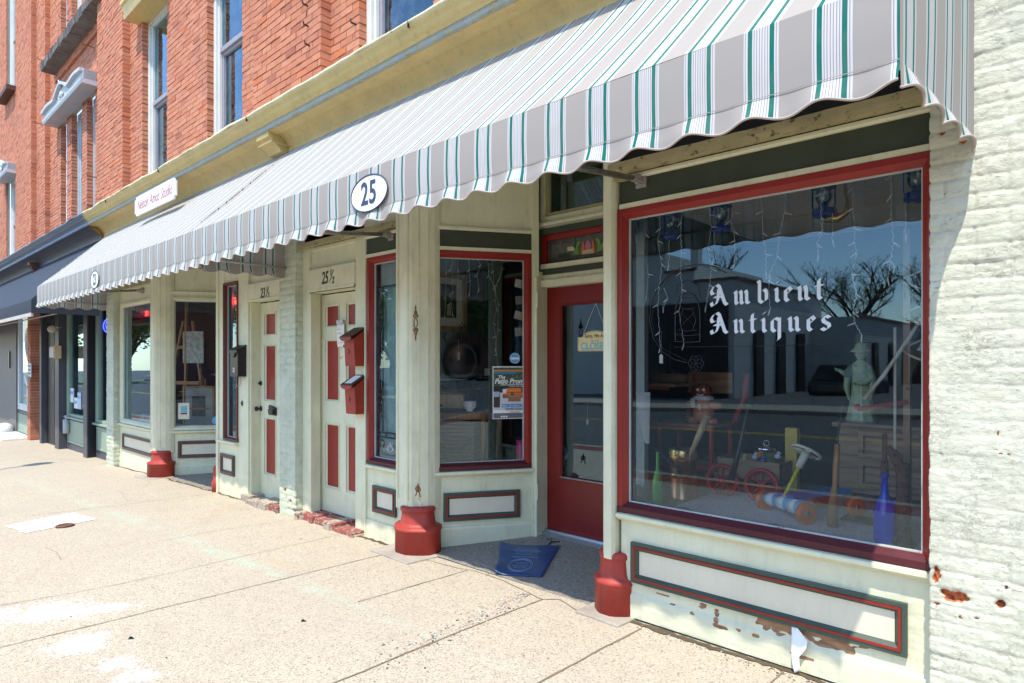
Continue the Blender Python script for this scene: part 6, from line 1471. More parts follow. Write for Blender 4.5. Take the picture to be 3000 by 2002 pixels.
# ------------------------------------------------------------------ mailboxes, note, doormat
def redbox(px0, px1, pyt, pyb, name, label, paper_=False):
    q = P(px1, pyb, -.0); x1 = P(px1, 0, .0).x; x0 = x1-.155; zb = P(px1, pyb, 0).z; zt_ = zb+.30; t = thing('mailbox', label, 'mailbox', ((x0+x1)/2, 0, zb), 'red mailboxes beside door 25 and a half')
    mt = paint('mailbox_red', (.36,.045,.022), .5, .25, .5, chip=(.5,.16,.06), chipth=.64)
    m = MB(); m.prism_x([(-.004,zb),(-.10,zb),(-.115,zt_-.06),(-.004,zt_+.02)], x0, x1); b = m.build('body', mt, t, bevel=.004)
    m = MB(); m.prism_x([(-.0,zt_+.045),(-.150,zt_-.04),(-.150,zt_-.052),(-.0,zt_+.028)], x0-.012, x1+.012); l = m.build('lid', paint('lid_dark', (.07,.025,.022), .5, .3), t, bevel=.002)
    m = MB(); n = 10; cx = (x0+x1)/2; m.prism_y([(x0-.008, zt_-.05)]+[(cx-.085*cos(pi*k/n), zt_-.055-.028*sin(pi*k/n)) for k in range(n+1)]+[(x1+.008, zt_-.05)], -.150, -.144); m.build('lid_lip', mt, l)
    m = MB(); m.tube([(cx-.01,-.112,zt_-.15),(cx+.01,-.112,zt_-.165),(cx-.01,-.112,zt_-.18),(cx+.008,-.112,zt_-.195)], .0025, 5); m.build('painted_motif', black, b)
    if paper_:
        m = MB(); m.poly([(x0+.03, -.135, zt_-.028), (x1-.02, -.135, zt_-.028), (x1-.02, -.025, zt_+.036), (x0+.03, -.025, zt_+.036)]); m.build('paper_label', paper, l, solid=.001)
redbox(1068, 1069, 990, 1073, 'a', 'upper red mailbox beside the door, plain dark lid'); redbox(1068, 1071, 1124, 1213, 'b', 'lower red mailbox beside the door, paper label on its lid', True)
q = P(1005, 940, .10); t = thing('paper_note', 'handwritten white note pinned to the panelled door above the upper red mailbox', 'note', q)
xa, xb = P(987,0,.11).x, P(1010,0,.11).x; za_, zb_ = P(998,948,.11).z, P(1002,1017,.11).z
m = MB(); m.grid(lambda u, v: (xa+(xb-xa)*u+.022*v, .112-.012*sin(v*2.5)+.004*sin(u*5), za_+(zb_-za_)*v), 6, 10); m.build('sheet', paper, t, solid=.0008, smooth=True)
m = MB()
R = random.Random(3)
for k in range(4):
    z = za_+(zb_-za_)*(.25+.19*k); x = xa+.03+.006*k; n = 9; m.tube([(x+.011*j_, .094, z+R.uniform(-.006,.006)) for j_ in range(R.randint(5, n))], .0014, 4)
m.build('handwriting', navy, t)
m = MB(); m.box(xa+.02, xb-.005, .09, .115, za_-.005, za_+.03); m.build('tape', plain('tape', (.45,.47,.48), .4), t)
m = MB(); x = P(1033,0,.11).x; m.prism_y([(xb-.0,zb_+.004),(xb+.02,zb_-.008),(xb+.03,zb_+.01),(xb+.008,zb_+.02)], .09, .094); m.build('scrap', black, t)
x0_, x1_ = P(681,0,0).x+.0, P(681,0,0).x+.16; zb = P(724, 1104, 0).z; t = thing('mailbox', 'black metal mailbox with a tiny house number, beside the narrow window', 'mailbox', (x0_, 0, zb))
x1_ = P(722, 0, 0).x; x0_ = x1_-.20; bk = plain('mailbox_black', (.03,.028,.027), .35, .3, var=.2)
m = MB(); m.prism_x([(0,zb),(-.10,zb),(-.10,zb+.30),(0,zb+.35)], x0_, x1_); b = m.build('body', bk, t, bevel=.004)
m = MB(); m.prism_x([(0,zb+.362),(-.115,zb+.30),(-.118,zb+.27),(-.106,zb+.285),(0,zb+.345)], x0_-.01, x1_+.008); cx = (x0_+x1_)/2; m.prism_y([(cx-.07,zb+.30),(cx-.05,zb+.25),(cx-.02,zb+.22),(cx+.02,zb+.22),(cx+.05,zb+.25),(cx+.07,zb+.30)], -.116, -.104); m.build('lid', bk, t, bevel=.003)
m = MB(); m.box(cx-.022, cx+.022, -.103, -.100, zb+.05, zb+.10); s = m.build('number_plate', paper, b); m = MB(); text_poly(m, '23', .045, wallM(cx, -.1045, zb+.075), .0, 0, xs=.8); m.build('plate_number', black, b)
m = MB(); m.tube([(x0_+.05,-.05,zb),(x0_+.05,-.05,zb-.08),(x0_+.07,-.05,zb-.11),(x0_+.13,-.05,zb-.11),(x1_-.03,-.05,zb-.07),(x1_-.03,-.05,zb)], .004, 6); m.build('newspaper_hook', galv, t)
q = P(709, 1182, -.005); m = MB(); 
for k in range(5): m.ball(q+Vector((.012*sin(k*2.1), -.004, .02-.01*k)), .012, .006, .012, 8, 6)
m.build('bronze_ornament', black, s23, smooth=True)
# doormat
def fz(x, y): return gz(x)+.006+.05*min(1, max(0, y)*1.15)
def mp(px, py):
    z = 0
    for _ in range(10): q = G(px, py, z); z = fz(q.x, q.y)+.004
    return q
c00, c10, c11, c01 = mp(1448,1684), mp(1588,1690), mp(1641,1600), mp(1470,1596)
t = thing('doormat', 'dark blue rubber mat with a white printed emblem, one corner curled up', 'doormat', c00)
def mat_(u, v, dz=0):
    p = (c00*(1-u)+c10*u)*(1-v)+(c01*(1-u)+c11*u)*v
    # rounded corners and curled left edge
    z = fz(p.x, p.y)+.004+.030*max(0, 1-u*4.5)**1.5*(.5+.5*math.cos(v*5))+.004*sin(v*9+u*4)*(1-u)
    q = Vector((p.x+.02*sin(v*5)*(1-u)*.5, p.y, z+dz)); return q
m = MB(); m.grid(lambda u, v: mat_(u, v), 20, 24); m.build('mat_body', plain('mat_blue', (.012,.055,.17), .35, var=.3), t, smooth=True, solid=.007)
bu = ((c10-c00)).normalized(); bv = ((c01-c00)).normalized()
m = MB(); 
def on(u, v): return mat_(u, v, .0052)
m.tube([on(.45+.24*cos(a), .30+.20*sin(a)) for a in [2*pi*k/36 for k in range(36)]], .0013, 4, closed=True); m.tube([on(.45+.21*cos(a), .30+.17*sin(a)) for a in [2*pi*k/36 for k in range(36)]], .0012, 4, closed=True)
R = random.Random(8)
def scr(u0, u1, v, h, n):
    for k in range(n):
        u = u0+(u1-u0)*k/n; w = (u1-u0)/n*.6; m.tube([on(u, v), on(u+w*R.uniform(0,.3), v+h), on(u+w, v+h*R.uniform(.2,1)), on(u+w*.8, v)], .0007, 4)
scr(.34,.60,.22,.035,9); scr(.30,.62,.28,.035,11); scr(.34,.58,.35,.035,8); scr(.30,.70,.62,.04,10); scr(.30,.72,.70,.04,11); scr(.30,.66,.82,.05,10); m.tube([on(.25,.56), on(.72,.56)], .001, 4); m.tube([on(.25,.77), on(.72,.77)], .001, 4)
m.build('print', plain('mat_print', (.38,.50,.58), .6, bmp=0), t)
# twigs and litter on the pavement
m = MB()
for ln in ([(1602,1583),(1618,1579),(1612,1590)], [(1612,1590),(1640,1588)], [(1615,1588),(1607,1598)]):
    m.tube([mp(*p)+Vector((0,0,.004)) for p in ln], .004, 5)
tag(m.build('iron_hook', black), 'small bent black wire lying behind the doormat', 'wire')
R = random.Random(31); 
m = MB()
for k in range(520):
    s = R.random()
    if s < .45: x, y = -2.0+1.5*R.random()**.7, -.05-abs(R.gauss(0,.035))
    elif s < .7: x, y = R.uniform(-9.6,-4.2), -.05-abs(R.gauss(0,.05))
    elif s < .8: x, y = R.uniform(-3.9,-2.2), R.uniform(-.3,.8)
    else: x, y = R.uniform(-9,-1), R.uniform(-2.8,-.1)
    z = fz(x, y) if y > 0 else gz(x)+.002; r = R.uniform(.002,.007); m.cur = R.choice([0,0,1,1,2,3]); a = R.random()*6
    m.poly([(x+r*cos(a+q_)*R.uniform(.5,1.4), y+r*sin(a+q_)*R.uniform(.4,1), z+R.uniform(.0,.004)) for q_ in (0,1.3,2.6,3.9,5.1)])
o = m.build('litter', [plain('lit_brown', (.18,.10,.05), .9), plain('lit_dark', (.06,.05,.045), .9), plain('lit_pale', (.75,.73,.68), .9), plain('lit_rust', (.40,.16,.06), .9)]); o['kind'] = 'stuff'
for px, py, nm, lb in ((601*.6383, 1200+1052*.6383, 'dark_leaf', 'dark leaf on the pavement near the white paint'), (1393*.6383, 1200+972*.6383, 'dark_leaf', 'dark leaf in the middle of the foreground slab')):
    q = gp([(px, py)])[0]; m = MB(); m.poly([q+Vector((.016*cos(a)*(1+.4*sin(a*3)), .014*sin(a), .004+.004*cos(a*2)+.0)) for a in [2*pi*k/10 for k in range(10)]]); tag(m.build(nm, black), lb, 'leaf')
# ------------------------------------------------------------------ things in the angled window of number 25
nB = Vector((T25.col[1][0], T25.col[1][1], 0))          # into the shop
def BW(px, py, d=0.0): return RP(px, py, Vector((A25[0], A25[1], 0))+nB*(.035+d), nB)
inv25 = T25.inverted()
def BL_(px, py, d=0.0): return inv25 @ BW(px, py, d)
M25 = lambda lp: T25 @ Matrix.Translation(lp) @ Matrix(((1,0,0,0),(0,0,-1,0),(0,1,0,0),(0,0,0,1)))
strands('string_lights', 'white string lights hanging inside the angled window of the antique shop', [
 [(175,55),(178,100),(165,140),(180,210),(182,290),(170,370),(175,440)], [(130,60),(135,160),(130,330),(125,460)], [(290,60),(292,140),(298,215),(295,300)], [(350,70),(370,110),(345,180),(358,275)],
 [(405,65),(420,100),(425,180),(465,260),(470,350),(480,410),(460,510),(470,600),(480,720),(485,790)], [(520,85),(518,130),(500,205),(468,265)], [(450,80),(455,150),(462,250),(490,370),(490,550),(470,680)], [(210,70),(212,140),(220,240)]], 0, (1250,730,2.34), plane=lambda x, y: BW(x, y, .08))
# poster
pa, pb_ = BL_(1443,1074,.0), BL_(1538,1226,.0); w_ = pb_.x-pa.x; h_ = pa.z-pb_.z; yP = .031
t = thing('poster', 'garden play poster with white title and orange sofa, taped in the angled window', 'poster', T25 @ Vector((pa.x, yP, pb_.z)))
def prect(name, u0, u1, v0, v1, col, k, parent=None, rough=.6, pts=None):
    m = MB(); m.T = T25; f = lambda u, v: (pa.x+w_*u, pb_.z+h_*v); P_ = pts or [(u0,v0),(u1,v0),(u1,v1),(u0,v1)]
    m.prism_y([f(*p) for p in P_], yP-.0006*k-.0004, yP-.0006*k); return m.build(name, plain('poster_'+name, col, rough, bmp=0, var=.04 if name != 'foliage_print' else .9, scale=60), parent or t)
prect('sheet', 0,1,0,1,(.80,.80,.80),0); prect('foliage_print', .02,.98,.56,.98,(.06,.10,.05),1); prect('patio_print', .02,.98,.17,.56,(.55,.55,.56),1); prect('foot_print', .02,.98,.012,.11,(.13,.13,.14),1)
prect('pergola', .02,.98,.90,.935,(.55,.22,.06),2); prect('blue_band', .02,.74,.86,.89,(.02,.22,.50),2); prect('date_band', .28,.98,.225,.28,(.02,.25,.55),2); prect('dark_hedge', .02,.98,.50,.62,(.015,.025,.015),2)
prect('sofa', .30,.93,.395,.47,(.22,.10,.05),3); prect('sofa_cushions', .33,.92,.455,.50,(.75,.15,.03),4); prect('sofa_backs', .40,.88,.51,.585,(.80,.20,.04),4); prect('coffee_table', .47,.86,.33,.43,(.30,.14,.07),5); prect('coffee_top', .46,.88,.42,.445,(.42,.22,.12),6); prect('armchair', .03,.22,.22,.48,(.05,.035,.03),4); prect('arm_cushion', .03,.2,.42,.52,(.35,.42,.55),5)
prect('pillow', .30,.42,.49,.57,(.65,.65,.7),6); prect('plant', .55,.64,.44,.51,(.06,.12,.04),7)
def ptext(s, u, v, size, mat, k=7, shear=0, off=0.0, xs=1.0):
    m = MB(); text_poly(m, s, size, M25(Vector((pa.x+w_*u, yP-.0006*k-.0006, pb_.z+h_*v))), off, shear, xs=xs); return m.build('lettering', mat, t)
ptext('The', .26, .795, .040, white, shear=.25, off=.001); ptext('Patio Prom', .5, .715, .0585, white, shear=.25, off=.0016, xs=.94); ptext('A New Comedy by A.M. Dean', .60, .650, .0165, white, off=.0004); ptext('Directed by Marina Oliver', .72, .615, .0115, white)
ptext('May 8 - 10th & May 15 - 17th', .63, .252, .0155, white, off=.0002); ptext('Fri-Sat at 8pm  |  $15 General', .66, .198, .0135, black); ptext('Sun at 2pm  |  $12 Students', .68, .170, .0135, black); ptext('at the black box theatre', .68, .128, .009, black)
for k in range(3): m = MB(); m.T = T25; m.lathe([(.008,0),(.008,.0005)], (pa.x+w_*(.27+.075*k), yP-.003, pb_.z+h_*.045), 14, 'y'); m.build('round_logo', white, t)
# round sticker, pink card, string of cards
c_ = BL_(1508,1050); t = thing('window_sticker', 'round light blue sticker above the garden play poster', 'sticker', T25 @ Vector((c_.x, .031, c_.z))); rr = .046
m = MB(); m.T = T25; m.lathe([(0,0),(rr,0),(rr,.001),(0,.001)], (c_.x, .030, c_.z), 28, 'y'); m.build('disc', plain('sticker_blue', (.10,.36,.62), .4, bmp=0), t)
m = MB(); m.T = T25; m.tube([(c_.x+rr*.85*cos(a), .0285, c_.z+rr*.85*sin(a)) for a in [2*pi*k/28 for k in range(28)]], .0012, 4, closed=True); m.box(c_.x-rr*.75, c_.x+rr*.75, .0280, .0285, c_.z-.010, c_.z+.006); m.build('ring_and_band', white, t)
a_, b_ = BL_(1513,1290,.02), BL_(1532,1356,.02); t = thing('greeting_card_packet', 'bright pink packet standing in the corner of the angled window', 'packet', T25 @ a_)
m = MB(); m.T = T25; m.box(a_.x, b_.x, .05, .062, b_.z, a_.z); m.build('packet_body', plain('pink_card', (.62,.02,.22), .5, bmp=0), t); m = MB(); text_poly(m, 'CHRISTMAS CARDS', .018, T25 @ Matrix.Translation(Vector(((a_.x+b_.x)/2, .049, (a_.z+b_.z)/2))) @ Matrix(((1,0,0,0),(0,0,-1,0),(0,1,0,0),(0,0,0,1))) @ Matrix.Rotation(pi/2, 4, 'Z')); m.build('lettering', plain('pale_pink', (.8,.4,.55), .5), t)
cs = BL_(1532,760,.05); ce = BL_(1530,1000,.05); t = thing('card_garland', 'string of four old cards hanging at the right edge of the angled window', 'cards', T25 @ cs)
m = MB(); m.T = T25; m.tube([cs, ce], .002, 5); m.build('cord', plain('cord_tan', (.4,.24,.14), .8), t)
for px, py, rot, mt, lb in ((1522,832,.2,paper,'cream card, top of the string'),(1524,880,-.1,plain('card_grey', (.40,.37,.29), .7),'greyish card'),(1521,925,.25,plain('card_cream', (.72,.60,.42), .7),'cream card with a small picture'),(1522,973,-.08,plain('card_print', (.55,.54,.5), .7, var=.5, scale=90),'printed postcard')):
    o = BL_(px, py, .05); m = MB(); m.T = T25 @ Matrix.Translation(o) @ Matrix.Rotation(rot, 4, 'Y'); m.box(-.042, .042, -.004, -.003, -.035, .035); m.build('card', mt, t, label=lb)
# picture, platter on its stand, drawers, bowl, table, basket on the teal side
def TW(px, py, x=-4.69): return RP(px, py, (x, 0, 0), Vector((1,0,0)))
a_, b_ = TW(1268,797), TW(1363,975); y0_, y1_ = a_.y-.02, b_.y; z1_, z0_ = TW(1363,808).z, b_.z
t = thing('framed_picture', 'framed print with a wide cream mat on the teal wall', 'picture', (-4.69, (y0_+y1_)/2, z0_)); TR = Matrix(((0,-1,0,-4.69),(1,0,0,0),(0,0,1,0),(0,0,0,1)))
m = MB(); m.T = TR; m.rect_frame(y0_, y1_, z0_, z1_, .05, -.03, .0); m.build('frame', woodmat('gilt_frame', (.22,.13,.05), (.45,.31,.15)), t, bevel=.006)
m = MB(); m.T = TR; m.box(y0_+.05, y1_-.05, -.008, .0, z0_+.05, z1_-.05); m.build('mat', paper, t)
m = MB(); m.T = TR; m.box(y0_+.11, y1_-.13, -.012, -.008, z0_+.14, z1_-.11); pc = m.build('print', plain('print_dark', (.07,.035,.025), .4, var=.9, scale=14), t)
m = MB(); m.T = TR; w3 = y1_-y0_; m.prism_y([(y0_+w3*.42,z0_+.16),(y0_+w3*.55,z0_+.16),(y0_+w3*.52,z0_+.28),(y0_+w3*.44,z0_+.27)], -.014, -.012); m.ball((y0_+w3*.52,-.013,z0_+.36), .018, .002, .022); m.build('print_figure', plain('print_pale', (.55,.50,.42), .5), t)
n0 = Vector((-.25, .35, 0))
def IN(px, py, Y): return P(px, py, Y)
q = IN(1352,1058,.95); t = thing('platter_stand', 'round pewter platter on a scrolled black iron stand in the angled window', 'platter', q)
Tm = Matrix.Translation(q) @ Matrix.Rotation(.75, 4, 'Z'); m = MB(); m.T = Tm; m.lathe([(.175,-.0),(.18,-.008),(.125,.0),(.115,.004),(.105,.03),(0,.03)], (0,0,0), 36, 'y', sy=1.12); pw = plain('pewter', (.035,.032,.032), .28, .5); m.build('platter', pw, t, smooth='auto')
m = MB(); m.T = Tm
for s in (-1, 1):
    m.tube([(s*.02,.04,.22),(s*.05,.04,.27),(s*.08,.04,.25),(s*.06,.04,.22)], .006, 6); m.tube([(s*.15,.04,.18),(s*.18,.04,.24),(s*.15,.04,.27)], .006, 6); m.tube([(s*.1,.05,-.24),(s*.16,.0,-.27),(s*.19,-.05,-.24),(s*.15,-.06,-.21)], .007, 6)
m.tube([(0,.05,.34),(0,.05,-.25)], .007, 6); m.tube([(0,.04,.30),(.03,.04,.33),(0,.04,.37),(-.03,.04,.33),(0,.04,.30)], .005, 6); m.build('iron_stand', black, t, smooth=True)
q = IN(1343,1042,.78); t = thing('price_tag', 'white price tag hanging in front of the pewter platter', 'price tag', q); tagm(t, q, 1.5)
zt_ = IN(1380,1205,.75).z
xa, xb = IN(1275,0,.62).x, IN(1418,0,.85).x
t = thing('side_table', 'inlaid wooden side table with curved legs in the angled window', 'table', ((xa+xb)/2, .75, DZ)); 
TT = Matrix.Translation(((xa+xb)/2+.0, .86, 0)) @ Matrix.Rotation(.35, 4, 'Z'); W2 = .24
m = MB(); m.T = TT; m.box(-W2-.02, W2+.02, -.20, .20, zt_-.015, zt_); m.build('tabletop', plain('green_marble', (.05,.08,.055), .12, var=.4), t, bevel=.004)
m = MB(); m.T = TT; m.box(-W2, W2, -.18, .18, zt_-.075, zt_-.016); m.build('apron', wood, t, bevel=.004)
m = MB(); m.T = TT
for k in range(16): m.box(-W2+.01+k*.0295, -W2+.022+k*.0295, -.1815, -.179, zt_-.068, zt_-.025)
m.build('inlay', woodmat('inlay', (.45,.22,.08), (.6,.35,.15)), t)
for sx in (-1, 1):
    for sy in (-1, 1):
        m = MB(); m.T = TT; x, y = sx*(W2-.02), sy*.16; m.tube([(x,y,zt_-.02),(x+sx*.012,y+sy*.008,zt_-.12),(x,y,zt_-.28),(x-sx*.012,y,zt_-.45),(x+sx*.006,y+sy*.005,DZ)], [.026,.028,.019,.013,.018], 8); m.build('leg', wood, t, smooth=True)
m = MB(); z0 = zt_+.001; q = IN(1310,1200,.70); t = thing('drawer_box', 'small pale two drawer wooden box on the side table', 'box', (q.x, q.y, z0)); TB = Matrix.Translation((q.x, q.y, z0)) @ Matrix.Rotation(.55, 4, 'Z')
m.T = TB; m.box(-.17,.17,0,.16,0,.155); m.build('box_body', oldwood, t, bevel=.003)
for x_ in (-.16,.0): m = MB(); m.T = TB; m.box(x_, x_+.155, -.006, .0, .015, .14); m.build('drawer_front', paleboard, t, bevel=.002)
m = MB(); m.T = TB; m.box(-.12,-.04,-.008,-.006,.03,.05); m.build('handle_slot', black, t)
q = IN(1376,1195,.72); t = thing('white_bowl', 'white footed bowl beside the drawer box', 'bowl', (q.x, q.y, z0)); m = MB(); m.lathe([(0,0),(.032,0),(.028,.01),(.055,.035),(.062,.065),(.058,.085),(.062,.092),(.054,.09),(.05,.06),(0,.03)], (q.x,q.y,z0), 24); m.build('bowl_body', white, t, smooth=True)
q = IN(1318,1370,.62); t = thing('wicker_hamper', 'tall wicker picnic basket under the side table', 'basket', (q.x, q.y, DZ)); TB = Matrix.Translation((q.x, q.y+.05, DZ)) @ Matrix.Rotation(.5, 4, 'Z'); wk = woodmat('wicker_pale', (.22,.14,.08), (.45,.32,.2), .7, 'x', 3)
m = MB(); m.T = TB
for k in range(10): m.box(-.19-.001*k, .19+.001*k, -.0-.001*k, .24, .001+.036*k, .034+.036*k)
m.build('basket_body', wk, t, bevel=.006); m = MB(); m.T = TB; m.box(-.205,.205,-.02,.25,.362,.385); m.build('lid', wk, t, bevel=.008); m = MB(); m.T = TB; m.tube([(-.18,-.03,.22),(-.05,-.05,.15),(.1,-.05,.16),(.2,-.03,.26)], .008, 6); m.build('handle', wood, t)
m = MB(); q = RP(1430, 900, (-4.5,0,0), Vector((1,0,0))); m.box(-4.6, -4.52, q.y-.05, q.y+.07, DZ, 3.3); pt = tag(m.build('black_post', black, bevel=.004), 'square black post with a small pale switch in the angled window', 'post')
q = RP(1427, 1090, (-4.51,0,0), Vector((1,0,0))); m = MB(); m.box(-4.515,-4.505,q.y-.03,q.y+.035,q.z-.035,q.z+.035); m.build('switch_plate', paper, pt)
q = RP(1490, 1260, (-4.4,0,0), Vector((1,0,0))); m = MB(); m.box(-4.45,-4.25,q.y-.1,q.y+.3,DZ,1.25); m.rect_frame; tag(m.build('dark_chest', woodmat('black_wood', (.012,.008,.006), (.03,.02,.015)), bevel=.004), 'nearly black wooden chest behind the poster', 'chest')
# leaded screen in the narrow window of number 25
t = thing('leaded_screen', 'leaded glass panel with black scrolls and a white lotus in the narrow window', 'leaded panel', (-4.42, .07, .66)); xg0, xg1 = -4.615, -4.235; Y9 = .05
m = MB()
def LT(pts, r=.0085): m.tube([(x, Y9, z) for x, z in pts], r, 6)
x_a, x_b = xg0+.075, xg1-.075; zt9 = 2.14; zb9 = .69
LT([(xg0,zt9),(xg1,zt9)]); LT([(x_a,zt9),(x_a,.88)]); LT([(x_b,zt9),(x_b,.88)]); LT([(xg0,.88),(xg1,.88)]); LT([(xg0,.84),(xg1,.84)]); LT([(xg0,zb9),(xg1,zb9)])
for s, xc in ((1, xg0+.037), (-1, xg1-.037)):
    for zc9, k in ((zt9-.02, -1), (.90, 1)):
        LT([(xc-s*.03, zc9), (xc-s*.01, zc9+k*.06), (xc+s*.018, zc9+k*.13), (xc+s*.02, zc9+k*.2), (xc, zc9+k*.24), (xc-s*.022, zc9+k*.21), (xc-s*.01, zc9+k*.16), (xc+s*.005, zc9+k*.12), (xc-s*.02, zc9+k*.05)])
        zr = zc9+k*.30; LT([(xc+.028*cos(a), zr+.045*sin(a)) for a in [2*pi*q_/16 for q_ in range(17)]]); LT([(xc+.012*cos(a), zr+.018*sin(a)) for a in [2*pi*q_/10 for q_ in range(11)]])
    LT([(xc, zt9-.36), (xc, 1.62)]); LT([(xc,1.62),(xc+.028,1.52),(xc,1.42),(xc-.028,1.52),(xc,1.62)]); LT([(xc,1.42),(xc,1.24)])
for s in (-1, 1):
    cx9 = (xg0+xg1)/2; LT([(cx9+s*.05,.70),(cx9+s*.12,.70),(cx9+s*.16,.76),(cx9+s*.13,.82),(cx9+s*.09,.79),(cx9+s*.11,.75)])
for xx in (x_a+.05, x_b-.05): LT([(xx,.88),(xx,.84)])
m.build('leading', plain('lead_black', (.02,.02,.02), .5), t, smooth=True)
m = MB(); m.poly([(xg0,Y9+.006,.66),(xg1,Y9+.006,.66),(xg1,Y9+.006,zt9),(xg0,Y9+.006,zt9)]); m.build('ribbed_glass', glassmat('ribbed', (.85,.92,.90), 1, .05, .3, .3), t)
for k in range(5):
    a = pi/2+(k-2)*.42; m = MB(); m.prism_y(leafpts(cx9, .72, a, .085-.008*abs(k-2), .012), Y9-.008, Y9-.004); m.build('lotus_petal', white, t)
m = MB(); m.box(-4.62, -4.2, .085, .09, .56, 2.4); m.build('curtain', paint('curtain_teal', (.62,.72,.66), .8, .3, .5, grain=(6,1,.2)), t)
# ------------------------------------------------------------------ closed sign and tag in the red door
Ys = YD+.012; qa = P(1694, 1033, Ys); wS = .34; hS = .165; x0s = qa.x; z0s = P(1700,1030,Ys).z; t = thing('closed_sign', 'cream hanging sign that says closed, inside the red door glass', 'sign', (x0s+wS/2, Ys, z0s))
prof = [(x0s,z0s+.01),(x0s+.01,z0s)]+[(x0s+wS-.01,z0s),(x0s+wS,z0s+.01),(x0s+wS,z0s+hS*.70),(x0s+wS-.05,z0s+hS*.72)]+[(x0s+wS/2+ (wS/2-.05)*cos(a), z0s+hS*.72+hS*.28*sin(a)) for a in [pi*k/14 for k in range(1,14)]]+[(x0s+.05,z0s+hS*.72),(x0s,z0s+hS*.70)]
m = MB(); m.prism_y(prof, Ys-.006, Ys-.001); m.build('board', plain('sign_cream', (.78,.66,.36), .5, bmp=0), t)
m = MB(); m.tube([(x0s+wS/2+(x-x0s-wS/2)*.95, Ys-.0065, z0s+hS/2+(z-z0s-hS/2)*.92) for x, z in prof], .0012, 4, closed=True); text_poly(m, 'Sorry, We Are', .040, wallM(x0s+wS/2, Ys-.007, z0s+hS*.74), .0004, .3, xs=.85)
for s in (-1, 1): m.tube([(x0s+wS/2+s*.005, Ys-.0065, z0s+hS*.5), (x0s+wS/2+s*.03, Ys-.0065, z0s+hS*.55), (x0s+wS/2+s*.04, Ys-.0065, z0s+hS*.5), (x0s+wS/2+s*.03, Ys-.0065, z0s+hS*.46), (x0s+wS/2+s*.02, Ys-.0065, z0s+hS*.5)], .0012, 4)
m.build('script', plain('sign_brown', (.10,.05,.03), .5), t)
m = MB(); text_poly(m, 'CLOSED', .078, wallM(x0s+wS/2, Ys-.007, z0s+hS*.24), .0022, 0, xs=.97, space=1.0); m.build('lettering', plain('sign_aqua', (.18,.52,.56), .5, bmp=0), t)
m = MB(); ztop = gz1_; cxs = x0s+wS*.52
for s in (-1, 1): m.tube([(cxs, Ys-.004, ztop), (x0s+wS/2+s*wS*.34, Ys-.004, z0s+hS*.85)], .0014, 4)
m.build('hanging_string', white, t)
q = P(1721, 1236, YD+.03); t = thing('price_tag', 'tiny white tag behind the red door glass', 'price tag', q); tagm(t, q, .8)
q = P(2462, 625, .55); t = thing('brass_horn', 'curved brass horn hanging beside the third blue lantern', 'horn', q); m = MB(); m.tube([P(2474,540,.55), P(2484,590,.55), P(2478,625,.55), P(2455,640,.55), P(2432,628,.55)], [.006,.010,.016,.026,.05], 12); m.build('horn_body', brass, t, smooth=True)
q = P(2320, 1262, 1.3); t = thing('yellow_tin', 'small yellow tin box standing behind the wagon', 'tin', q); m = MB(); m.box(q.x-.04, q.x+.04, 1.28, 1.34, DZ, q.z+.02); m.build('tin_body', plain('tin_yellow', (.60,.42,.08), .4), t, bevel=.004)
# pale inner frame and shelves of the shop seen through door and window
m = MB(); m.box(P(1866,0,.5).x, P(1890,0,.5).x, .49, .54, DZ, 2.6); m.box(P(1866,0,.5).x-.25, P(1890,0,.5).x, .50, .53, 2.30, 2.36); m.build('inner_frame', plain('pale_blue_paint', (.50,.62,.60), .5), s25)
# ------------------------------------------------------------------ studio window contents
def easel(name, label, x, y, z0, h, rot, paint_c, group='easels in the studio window'):
    t = thing(name, label, 'easel', (x, y, z0), group); T_ = Matrix.Translation((x, y, z0)) @ Matrix.Rotation(rot, 4, 'Z'); wd = woodmat('easel_wood', (.26,.11,.03), (.50,.25,.09))
    for s in (-1, 1): m = MB(); m.T = T_; m.tube([(s*h*.26,-.05,0),(s*h*.05,.03,h*.95)], h*.016, 5); m.build('leg', wd, t)
    m = MB(); m.T = T_; m.tube([(0,h*.35,0),(0,.03,h*.9)], h*.014, 5); m.build('leg', wd, t)
    m = MB(); m.T = T_; m.box(-h*.22,h*.22,-.07,-.03,h*.38,h*.41); m.box(-h*.1,h*.1,-.02,.0,h*.70,h*.73); m.tube([(0,-.02,h*.35),(0,.0,h*1.15)], h*.016, 5); m.build('tray', wd, t)
    return t, T_
zd = .46
t, T_ = easel('easel', 'tall dark wooden easel in the angled studio window', -10.55, .62, zd, 1.75, .45, 0); 
t2 = thing('painting', 'small grey print on the tall easel', 'painting', (-10.5, .6, zd+.75)); m = MB(); m.T = T_; m.box(-.05,.35,-.03,-.02,1.0,1.5); m.build('sheet', plain('grey_print', (.45,.45,.38), .6, var=.4), t2)
t, T_ = easel('easel', 'short wooden easel holding a framed print low in the studio window', -9.98, .62, zd, .80, .6, 0)
t2 = thing('painting', 'framed print leaning on the short easel', 'painting', (-9.95, .6, zd)); m = MB(); m.T = T_; m.rect_frame(-.26,.26,.03,.66,.03,-.07,-.05); m.build('frame', woodmat('easel_wood', (.26,.11,.03), (.50,.25,.09)), t2); m = MB(); m.T = T_; m.box(-.23,.23,-.06,-.055,.06,.63); m.build('mount', plain('grey_mount', (.33,.34,.31), .7), t2); m = MB(); m.T = T_; m.box(-.11,.11,-.064,-.06,.2,.5); m.build('print', plain('print_sepia', (.07,.055,.04), .6, var=.8), t2)
nB3 = Vector((T23.col[1][0], T23.col[1][1], 0)); inv23 = T23.inverted()
def BL3(px, py, d=0.0): return inv23 @ RP(px, py, Vector((-9.73,.10,0))+nB3*(.035+d), nB3)
